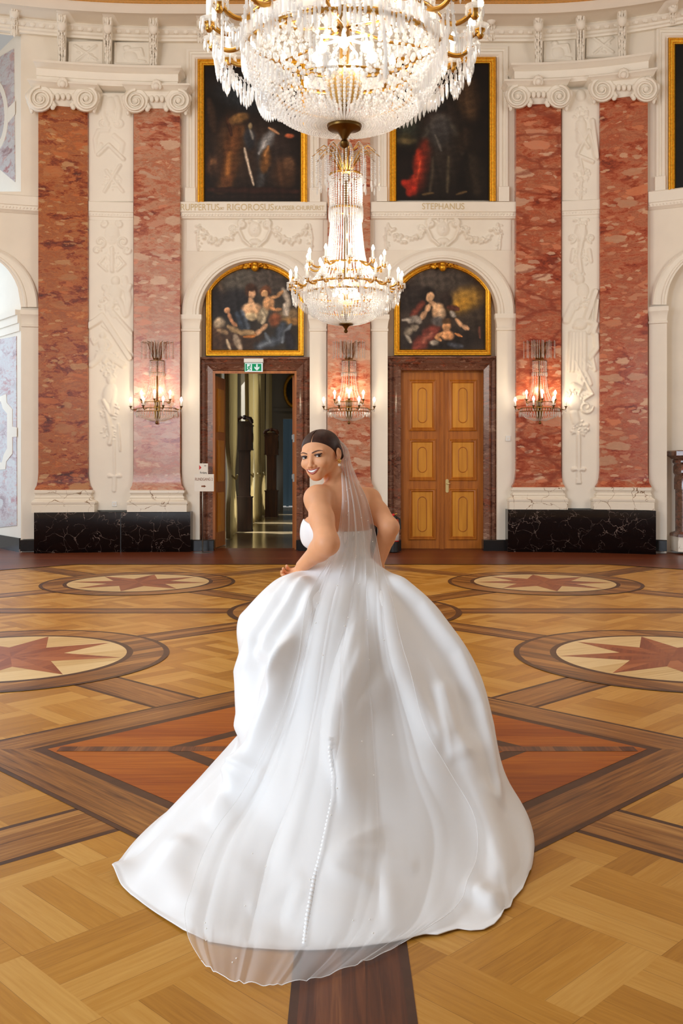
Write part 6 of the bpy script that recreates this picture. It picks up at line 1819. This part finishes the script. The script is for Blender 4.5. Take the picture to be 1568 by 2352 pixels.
# face details -----------------------------------------------------------
def face_y(x, z, y0=-.16):
    """depth of the face at (x, z) in head space"""
    y = y0
    for _ in range(40):
        d = float(body.eval(np.array([A3_(hw(x, y, z))]))[0])
        if d < .0002: break
        y += max(d*.8, .0002)
    return y
def ribbon(name, top, bot, mat, lift, parent=person, rows=4, bulge=0.0):
    """a thin shaped patch lying on the face between two curves of (x, z)"""
    n = len(top); V = []
    for j in range(rows+1):
        t = j/rows
        for i in range(n):
            x = top[i][0]+(bot[i][0]-top[i][0])*t; z = top[i][1]+(bot[i][1]-top[i][1])*t
            e = math.sin(PI*i/(n-1))**.5 if n > 2 else 1
            V.append(hw(x, face_y(x, z)-lift-bulge*math.sin(PI*t)*e, z))
    o = np_mesh(name, np.array(V), grid_faces(rows+1, n), mat, parent, True)
    md = o.modifiers.new('thickness', 'SOLIDIFY'); md.thickness = .0012; md.offset = 0
    return o
for s, nm in ((-1, 'far'), (1, 'near')):
    ec = hw(s*EYE_X, EYE_Y+.0025, EYE_Z)
    mb = MB(); mb.ball(ec, .0132, 24, 16); ey = mb.build('eye', M['eye_white'], person, smooth=True)
    gz = (Vector((0, 0, EYE)) - ec).normalized()
    mb = MB(); q = gz.to_track_quat('Z', 'Y')
    rings = [[ec + q @ Vector((r*math.cos(2*PI*k/16), r*math.sin(2*PI*k/16), zz)) for k in range(16)] for r, zz in ((.0062, .0118), (.0060, .0128), (.003, .0136), (.0002, .0137))]
    mb.loft(rings); mb.build('iris', M['iris'], ey, smooth=True)
    xs_ = [s*(EYE_X + (-.0145+.031*i/12)) for i in range(13)]
    up = [EYE_Z - .0012 + .0052*math.sqrt(max(0, 1-((i/12-.47)/.55)**2)) + .004*max(0, (i/12-.75)/.25) for i in range(13)]
    mb = MB(); pts = [hw(x, min(face_y(x, z+.001), EYE_Y-.004)-.0016, z) for x, z in zip(xs_, up)]
    mb.tube(pts, [.0006]+[.0018]*4+[.0021]*5+[.0019, .0014, .0005], 6); mb.build('upper_lashes', M['lash'], ey, smooth=True)
    lo_ = [EYE_Z - .0022 - .0036*math.sqrt(max(0, 1-((i/12-.47)/.56)**2)) + .003*max(0, (i/12-.8)/.2) for i in range(13)]
    mb = MB(); pts = [hw(x, min(face_y(x, z-.001), EYE_Y-.004)-.0006, z) for x, z in zip(xs_, lo_)]
    mb.tube(pts, [.0003]+[.0007]*5+[.0010]*6+[.0004], 5); mb.build('lower_lashes', M['lash'], ey, smooth=True)
    ribbon('eyelid_make_up', [(x*1.0, z+.0062-.003*abs(i/12-.55)) for i, (x, z) in enumerate(zip(xs_, up))], [(x, z+.001) for x, z in zip(xs_, up)], M['shadow'], .0004, ey, 3)
    bx = [s*(.011+.041*i/10) for i in range(11)]
    bz = [.0185 + .0075*math.sin(PI*min(1, i/10*.78)) - .004*max(0, i/10-.7) for i in range(11)]
    th = [.0014, .0023, .0028, .0029, .0028, .0026, .0023, .0019, .0014, .0010, .0005]
    ribbon('eyebrow', [(x, z+t) for x, z, t in zip(bx, bz, th)], [(x, z-t) for x, z, t in zip(bx, bz, th)], M['brow'], .0008)
MW = .0300
mx = [-MW+2*MW*i/18 for i in range(19)]; q_ = [x/MW for x in mx]
ut = [(x, -.0560+.0045*a*a-.0012*math.exp(-(a/.18)**2)) for x, a in zip(mx, q_)]
ub = [(x, -.0610+.0092*a*a) for x, a in zip(mx, q_)]
lt = [(x, -.0715+.0192*a*a) for x, a in zip(mx, q_)]
lb = [(x, -.0800+.0276*a*a) for x, a in zip(mx, q_)]
ribbon('teeth', [(x*.90, z-.0002) for x, z in ub], [(x*.90, z+.0012) for x, z in lt], M['tooth'], .0010, rows=3)
lipo = ribbon('lips', ut, ub, M['lip'], .0014, rows=4, bulge=.0022)
ribbon('lower_lip', lt, lb, M['lip'], .0014, lipo, 5, .0030)

# hair ---------------------------------------------------------------------
hair = SDF()
hair.add(hell(0, .0215, .0370, (.0775, .0968, .0858)), .01)
nn = HR @ Vector((0, .64, .768)); c0 = nn.dot(hw(0, -.070, .071))
hair.cut(f_plane(-np.array(nn), -c0))
hair.add(hell(.004, .112, -.004, (.046, .036, .048)), .018)
hair.add(hell(.010, .126, -.004, (.026, .028, .034)), .008)
for s in (-1, 1): hair.add(f_caps(hw(s*.066, .030, .020), hw(s*.045, .085, -.02), .022, .020), .014)
pn = HR @ Vector((1, 0, 0)); pc = pn.dot(hw(0.004, 0, 0))
yy = HR @ Vector((0, 1, 0)); yc = yy.dot(hw(0, .0, 0))
hair.sub(lambda Q: np.maximum(np.abs(Q@A3_(pn)-pc)-.0017, Q@A3_(yy)-yc), .0012)
c = HC; surface_net(hair, (c.x-.17, c.y-.17, c.z-.13), (c.x+.17, c.y+.17, c.z+.15), .0016, 'hair', M['hair'], person)

# earring --------------------------------------------------------------------
e0 = hw(.081, .004, -.041)
mb = MB()
for k in range(7):
    a = 2*PI*k/7; mb.ball(e0 + Vector((.0065*math.cos(a), -.004, .0065*math.sin(a))), .0036, 7, 5)
mb.ball(e0+Vector((0, -.006, 0)), .004, 7, 5); er = mb.build('earring', M['gold'], person, smooth=True)
mb = MB(); mb.ball(e0 + Vector((0, -.004, -.017)), .0068, 12, 8); mb.build('pearl', M['pearl'], er, smooth=True)

# ------------------------------------------------------------------ gown
def catmull(Pn, n):
    """rows of points -> n rows through them"""
    Pn = np.asarray(Pn, float); k = len(Pn); ts = np.linspace(0, k-1, n); outp = []
    for t in ts:
        i = min(int(t), k-2); f = t-i
        p0 = Pn[max(i-1, 0)]; p1 = Pn[i]; p2 = Pn[i+1]; p3 = Pn[min(i+2, k-1)]
        outp.append(.5*((2*p1)+(-p0+p2)*f+(2*p0-5*p1+4*p2-p3)*f*f+(-p0+3*p1-3*p2+p3)*f**3))
    return np.array(outp)
rowsG = [((742, 1284, 4.29), (800, 1284, 4.225), (852, 1282, 4.33)), ((694, 1309, 4.25), (800, 1306, 4.21), (870, 1300, 4.30)), ((632, 1334, 4.26), (799, 1352, 4.11), (925, 1337, 4.30)), ((570, 1394, 4.26), (795, 1425, 4.00), (1000, 1400, 4.28)), ((547, 1432, 4.25), (788, 1530, 3.87), (1060, 1473, 4.25)),
         ((560, 1520, 4.22), (778, 1655, 3.75), (1102, 1552, 4.20)), ((558, 1640, 4.17), (768, 1780, 3.60), (1126, 1640, 4.12)), ((536, 1738, 4.05), (750, 1897, 3.45), (1143, 1732, 4.03)), ((466, 1820, 3.87), (735, 1990, 3.31), (1168, 1800, 3.96)),
         ((390, 1895, 3.72), (722, 2065, 3.18), (1204, 1860, 3.88)), ((320, 1963, 3.58), (708, 2135, 3.05), (1222, 1910, 3.80)), ((257, 2012, 3.503), (698, 2188, 2.946), (1226, 1952, 3.742))]
frontY = [4.44, 4.47, 4.55, 4.66, 4.76, 4.84, 4.88, 4.9, 4.92, 4.93, 4.94, 4.95]
hem_px = [(257, 2012), (278, 2038), (300, 2060), (360, 2103), (420, 2142), (480, 2168), (560, 2181), (650, 2187), (740, 2188), (820, 2183), (900, 2172), (975, 2152), (1005, 2153), (1030, 2144), (1052, 2138), (1080, 2142), (1110, 2140), (1135, 2127), (1150, 2110), (1158, 2094), (1172, 2088), (1178, 2070), (1200, 2045), (1216, 2005), (1226, 1952)]
hem = np.array([A3_(G(*q)) for q in hem_px])
hl = np.concatenate([[0], np.cumsum(np.linalg.norm(np.diff(hem, axis=0), axis=1))]); 
NA, NF, NR_ = 300, 90, 190
ang = np.linspace(-PI/2, PI/2, NA)
lines = []
for j, (a, b, c) in enumerate(rowsG):
    a = A3_(P(*a)); b = A3_(P(*b)); c = A3_(P(*c))
    s = np.abs(np.sin(ang))[:, None]; co = np.cos(ang)[:, None]
    side = np.where((ang < 0)[:, None], a, c)
    X = b[0]+(side[:, :1]-b[0])*s; Y = side[:, 1:2]+(b[1]-side[:, 1:2])*co; Z = side[:, 2:]+(b[2]-side[:, 2:])*co
    back = np.hstack([X, Y, Z])
    th = np.linspace(0, PI, NF+2)[1:-1][:, None]; zf = 1.07*(1-j/11.0)
    u = (1-np.cos(th))/2; f = c+(a-c)*u
    avg = (a+c)/2
    f[:, 1:2] += (frontY[j]-avg[1])*np.sin(th); f[:, 2:] += (zf-avg[2])*np.sin(th)**1.0
    lines.append([back, f])
# pull the lowest rows to the traced hem (arc length measured from the middle)
bh = lines[-1][0]
def arclen(Q): return np.concatenate([[0], np.cumsum(np.linalg.norm(np.diff(Q, axis=0), axis=1))])
al = arclen(bh); tgt = np.stack([np.interp(al/al[-1]*hl[-1], hl, hem[:, k]) for k in range(3)], 1)
dl = tgt-bh
for j in range(7, 12):
    wgt = ((j-6)/5.0)**2; lines[j][0] = lines[j][0]+dl*wgt
Gr = np.array([np.vstack(l) for l in lines])             # rows x (NA+NF) x 3
Gs = catmull(Gr, NR_)
Gs[..., 2] = np.maximum(Gs[..., 2], .006)

def normals(V):
    du = np.roll(V, -1, 1)-np.roll(V, 1, 1); dv = np.gradient(V, axis=0); n = np.cross(du, dv); n /= np.linalg.norm(n, axis=2, keepdims=True)+1e-9
    return n
def project(V):
    return np.stack([CX+V[..., 0]/V[..., 1]*F, HZ-(V[..., 2]-EYE)/V[..., 1]*F], -1)
Nn = normals(Gs); pc_ = Gs.mean(axis=(0, 1))
if (Nn[60, NA//2] @ np.array([0, -1, .3])) < 0: Nn = -Nn
PX = project(Gs)
isb = np.zeros(NA+NF, bool); isb[:NA] = True
disp = np.zeros(Gs.shape[:2])
def fold(pts, amp, wl, wr, fade=.15):
    """a soft fold running down the cloth along pts; widths differ on its two sides so one side falls steeply"""
    global disp
    pts = np.array(pts, float); best = np.full(PX.shape[:2], 1e9); sgn = np.zeros(PX.shape[:2]); tt = np.zeros(PX.shape[:2])
    ln = arclen(pts); tot = ln[-1]
    for i in range(len(pts)-1):
        a, b = pts[i], pts[i+1]; ab = b-a; l2 = ab@ab
        t = np.clip(((PX-a)@ab)/l2, 0, 1); q = PX-a-t[..., None]*ab; d = np.hypot(q[..., 0], q[..., 1])
        cr = ab[0]*q[..., 1]-ab[1]*q[..., 0]; m = d < best
        best = np.where(m, d, best); sgn = np.where(m, np.sign(cr), sgn); tt = np.where(m, (ln[i]+t*(ln[i+1]-ln[i]))/tot, tt)
    w_ = np.where(sgn > 0, wl, wr)
    env = np.clip(np.minimum(tt/fade, (1-tt)/fade), 0, 1); env = env*env*(3-2*env)
    disp += np.where(isb[None, :], amp*np.exp(-(best/w_)**2)*env, 0)
# folds read off the gown: (path, height, width on each side)
fold([(700, 1312), (640, 1380), (585, 1470), (570, 1540), (575, 1640), (560, 1720)], .030, 16, 26, .12)
fold([(715, 1320), (668, 1400), (620, 1470), (600, 1530)], .026, 11, 20)
fold([(735, 1330), (700, 1430), (655, 1500), (625, 1580), (600, 1680), (560, 1780), (470, 1900)], .034, 14, 32, .12)
fold([(690, 1470), (650, 1530), (640, 1600), (600, 1710), (520, 1850)], .026, 10, 24)
fold([(585, 1660), (620, 1590), (660, 1520), (700, 1450)], .012, 8, 18, .4)
fold([(800, 1310), (760, 1420), (730, 1540), (715, 1700), (690, 1850), (640, 2050)], .016, 24, 32)
fold([(835, 1380), (805, 1480), (780, 1580), (764, 1660), (760, 1730), (778, 1800), (790, 1900)], .030, 10, 40, .25); fold([(852, 1450), (822, 1520), (790, 1600), (775, 1680)], .014, 9, 22, .35)
fold([(860, 1330), (880, 1420), (905, 1520), (960, 1620), (1030, 1740)], .018, 22, 30)
fold([(872, 1310), (960, 1390), (1040, 1500), (1090, 1620), (1120, 1740), (1150, 1860)], .020, 10, 26, .1)
fold([(930, 1500), (880, 1560), (830, 1620), (800, 1700)], .016, 14, 30, .4); fold([(980, 1480), (1010, 1570), (1040, 1680), (1100, 1800)], .012, 16, 30, .4)
fold([(900, 1890), (840, 1930), (790, 1965), (735, 2010)], .014, 10, 26, .4); fold([(940, 1985), (870, 1965), (800, 1985), (735, 2012)], .012, 9, 22, .4)
fold([(960, 1985), (860, 2000), (750, 2015)], .008, 6, 22, .1); fold([(880, 2060), (800, 2040), (735, 2020)], .010, 10, 20, .4)
fold([(700, 2010), (620, 2060), (560, 2080)], .008, 12, 20)
fold([(470, 1840), (600, 1850), (620, 1900), (560, 2000)], -.012, 40, 40); fold([(420, 1910), (400, 2000), (430, 2100)], .012, 40, 40, .2)
fold([(1040, 1680), (1080, 1800), (1130, 1930), (1150, 2050)], .014, 22, 44); fold([(1060, 2020), (1110, 2060), (1165, 2092)], .020, 18, 30, .4)
fold([(1000, 1560), (1015, 1650), (1040, 1760)], .010, 12, 30)
r = np.random.RandomState(5)
colA = np.concatenate([ang, PI/2+np.linspace(0, PI, NF+2)[1:-1]])
tt = np.linspace(0, 1, NR_)[:, None]
for _ in range(16):
    f = r.randint(3, 15); ph = r.uniform(0, 6.28); disp += .0032*np.sin(f*colA[None, :]+ph+2.2*np.sin(3*tt+ph))*np.clip(tt*2.2, 0, 1)*np.clip((1.02-tt)*8, 0, 1)*(8.0/(f+5))
for _ in range(9):   # small creases of the stiff satin
    c0 = np.array([r.uniform(580, 1180), r.uniform(1420, 2100)]); a = r.uniform(-.5, .5)+(PI/2 if r.rand() < .35 else 0.3); l = r.uniform(60, 110)
    d_ = np.array([math.cos(a), math.sin(a)])*l; fold([c0-d_, c0, c0+d_+r.uniform(-8, 8, 2)], r.uniform(.004, .009), r.uniform(7, 12), r.uniform(16, 26), .5)
edge = np.ones(NA+NF)
sd = np.clip(np.minimum(np.arange(NA), NA-1-np.arange(NA))/40.0, 0, 1); edge[:NA] = .08+.92*sd
disp *= 1.7*edge[None, :]
Gd = Gs+Nn*disp[..., None]
Gd[..., 2] = np.maximum(Gd[..., 2], .006+.0*Gd[..., 2])
# the free corner of the train turns up a little
cd = np.linalg.norm(Gd-A3_(G(257, 2012)), axis=2); Gd[..., 2] += .035*np.exp(-(cd/.07)**2)
nC = NA+NF
gown = np_mesh('gown', Gd.reshape(-1, 3), grid_faces(NR_, nC, True), M['satin'], person, True)
md = gown.modifiers.new('thickness', 'SOLIDIFY'); md.thickness = .003; md.offset = -1
gown['label'] = 'white satin ball gown with a long train'

bod = SDF(); bod.p = [(k, q, (lambda fn: (lambda Q: fn(Q)-.008))(fn)) for k, q, fn in torso.p]
bod.p[3:5] = [bod.p[3]]+[('u', .03, (lambda fn: (lambda Q: fn(Q)-.012))(torso.p[4][2])), ('u', .03, (lambda fn: (lambda Q: fn(Q)-.012))(torso.p[5][2]))] if False else bod.p[3:5]
rc = A3_(rib); fw3 = A3_(fwd); lf3 = A3_(lft)
bod.cut(lambda Q: Q[:, 2]-(1.206+.36*np.clip((Q-rc)@fw3, 0, .2)+.012*np.cos(((Q-rc)@lf3)*40)*(((Q-rc)@fw3) > .03)))
bod.cut(lambda Q: 1.0-Q[:, 2])
def pleat(Q):
    a = (Q-rc)@lf3; b = (Q-rc)@fw3; z = Q[:, 2]-rc[2]
    return .0050*np.sin((z*.55+a*.6)*62+1.5*np.sin(a*14)+.6)*np.clip((b+.02)*14, 0, 1)
pl = bod.p[:]
bod2 = SDF(); bod2.p = [(k, q, (lambda fn: (lambda Q: fn(Q)+pleat(Q)))(fn)) if k == 'u' else (k, q, fn) for k, q, fn in pl]
surface_net(bod2, (-.32, 4.05, .99), (.22, 4.66, 1.30), .0026, 'bodice', M['satin'], gown)

# buttons down the back seam -------------------------------------------------
dg = bpy.context.evaluated_depsgraph_get(); 
bvh = BVHTree.FromPolygons([Vector(v) for v in Gd.reshape(-1, 3)], grid_faces(NR_, nC, True).tolist())
def ray(px, py):
    o = Vector((0, 0, EYE)); d = Vector(((px-CX)/F, 1.0, (HZ-py)/F)).normalized()
    h = bvh.ray_cast(o, d); return h[0], h[1]
seam = [(758, 1700), (764, 1740), (772, 1790), (766, 1830), (755, 1880), (748, 1920), (738, 1970), (724, 2020), (716, 2060), (708, 2110), (698, 2184)]
sl = arclen(np.array(seam, float)); nb_ = 52
for k in range(nb_):
    s = sl[-1]*k/(nb_-1); x = float(np.interp(s, sl, [q[0] for q in seam])); y = float(np.interp(s, sl, [q[1] for q in seam]))
    hit, nrm = ray(x, y)
    if hit is None: continue
    if nrm.y > 0: nrm = -nrm
    mb = MB(); mb.ball(hit+nrm*.010, .0092, 8, 6); mb.build('button', M['satin'], gown, smooth=True)

# veil -----------------------------------------------------------------------
vr = [((773, 1013), (775, 1009), (778, 1009)), ((786, 1036), (792, 1026), (799, 1032)), ((782, 1068), (796, 1066), (807, 1066)), ((785, 1112), (804, 1108), (824, 1108)), ((785, 1160), (814, 1160), (845, 1155)), ((775, 1230), (820, 1230), (862, 1225)), ((757, 1288), (818, 1294), (876, 1300)),
      ((708, 1370), (805, 1384), (892, 1376)), ((682, 1480), (790, 1494), (912, 1482)), ((648, 1620), (780, 1644), (958, 1612)), ((584, 1780), (765, 1812), (1012, 1762)), ((490, 1930), (735, 1962), (1088, 1884)), ((440, 2060), (715, 2092), (1086, 2008)), ((428, 2150), (690, 2192), (1040, 2105)), ((462, 2218), (640, 2272), (915, 2182))]
vd = [4.36, 4.36, 4.345, 4.31, 4.29, 4.24, 4.17]
body_bvh = BVHTree.FromPolygons([v.co for v in person.data.vertices], [tuple(p.vertices) for p in person.data.polygons])
NV, NU = 230, 260
rowv = catmull(np.array([[q for p in row for q in p] for row in vr], float), NV)
u = np.linspace(0, 1, NU); tv = np.linspace(0, 1, NV)
rs = np.random.RandomState(9)
Vv = np.zeros((NV, NU, 3))
kr = len(vr)-1
for j in range(NV):
    a = rowv[j, 0:2]; c = rowv[j, 2:4]; e = rowv[j, 4:6]; t = tv[j]*kr
    # accordion folds: the sheet doubles back on itself in places
    uu = u + (.034*np.sin(2*PI*5*u+.5+.6*math.sin(t*.5)) + .009*np.sin(2*PI*9*u+1.3*math.sin(t*.35)) + .003*np.sin(2*PI*17*u+t*.4))*np.sin(PI*u)**.3*((1.0+1.8*max(0, 1-t/6)) if t < 8 else max(.45, 1-(t-8)*.11))
    b0, b1, b2 = (1-uu)**2, 2*uu*(1-uu), uu**2
    cm = 2*c-.5*(a+e)
    px = b0*a[0]+b1*cm[0]+b2*e[0]; py = b0*a[1]+b1*cm[1]+b2*e[1]
    dep = .013*np.cos(2*PI*5*u+.5+.6*math.sin(t*.5)) + .006*np.cos(2*PI*9*u+1.3*math.sin(t*.35)) + .002*np.cos(2*PI*17*u+t*.4)
    for i in range(NU):
        hit = None
        if t > 6.0: hit, nrm = ray(float(px[i]), float(py[i]))
        if t <= 7.0:
            yd = float(np.interp(t, range(len(vd)), vd)) + .05*(2*u[i]-1)**2*min(1, t/2) + dep[i]*min(1, .3+t/3) - .03*(u[i]-.5)*0
            dd = Vector(((px[i]-CX)/F, 1.0, (HZ-py[i])/F)); hb = body_bvh.ray_cast(Vector((0, 0, EYE)), dd.normalized())
            if hb[0] is not None and t > 2.3: yd = min(yd, hb[0].y - .022 + dep[i])
            base = P(float(px[i]), float(py[i]), yd)
        if t > 6.0:
            if hit is not None:
                if nrm.y > 0 and nrm.z < .3: nrm = -nrm
                if nrm.z < 0: nrm = -nrm
                q = hit + nrm*(.021+.6*dep[i])
                o = Vector((0, 0, EYE)); dd = (q-o); q = o+dd
            else:
                q = G(float(px[i]), max(float(py[i]), HZ+60)); q.z = .010+.5*abs(dep[i])
                if q.y > 4.6 or q.y < 1: q = base if t <= 7 else Vector(Vv[j-1, i])
            if t <= 7.0: f_ = t-6.0; q = base.lerp(q, f_*f_*(3-2*f_))
        else: q = base
        Vv[j, i] = q
# relax so the tulle falls in smooth lines
for _ in range(10):
    Vv[1:-1] = .5*Vv[1:-1]+.25*(Vv[:-2]+Vv[2:])
for _ in range(1):
    Vv[:, 1:-1] = .6*Vv[:, 1:-1]+.2*(Vv[:, :-2]+Vv[:, 2:])
k0, k1 = int(5.2/kr*NV), int(8.2/kr*NV)
for _ in range(60):
    Vv[k0:k1] = .5*Vv[k0:k1]+.25*(Vv[k0-1:k1-1]+Vv[k0+1:k1+1])
Vv[..., 2] = np.maximum(Vv[..., 2], .004)
veil = np_mesh('veil', Vv.reshape(-1, 3), grid_faces(NV, NU), M['tulle'], person, True)
veil['label'] = 'sheer white tulle veil scattered with pearls'
mb = MB()
for i in (0, NU-1): mb.tube([Vector(Vv[j, i]) for j in range(0, NV, 2)], .0008, 4)
mb.tube([Vector(Vv[NV-1, i]) for i in range(0, NU, 3)], .0014, 4); mb.build('hem_edge', M['satin'], veil, smooth=True)
mb = MB(); q0 = Vector(Vv[2, NU//2])
for k in range(9): mb.ball(hw(-.03+.0075*k, .098-.004*abs(k-4)*.5, .060), .004, 6, 5)
mb.build('comb', M['pearl'], veil, smooth=True)
for k in range(46):
    j = int(rs.uniform(.12, .97)*NV); i = int(rs.uniform(.08, .92)*NU); p = Vector(Vv[j, i])+Vector((0, -.003, .002))
    mb = MB(); mb.ball(p, .0026, 6, 5); mb.build('pearl', M['pearl'], veil, smooth=True)
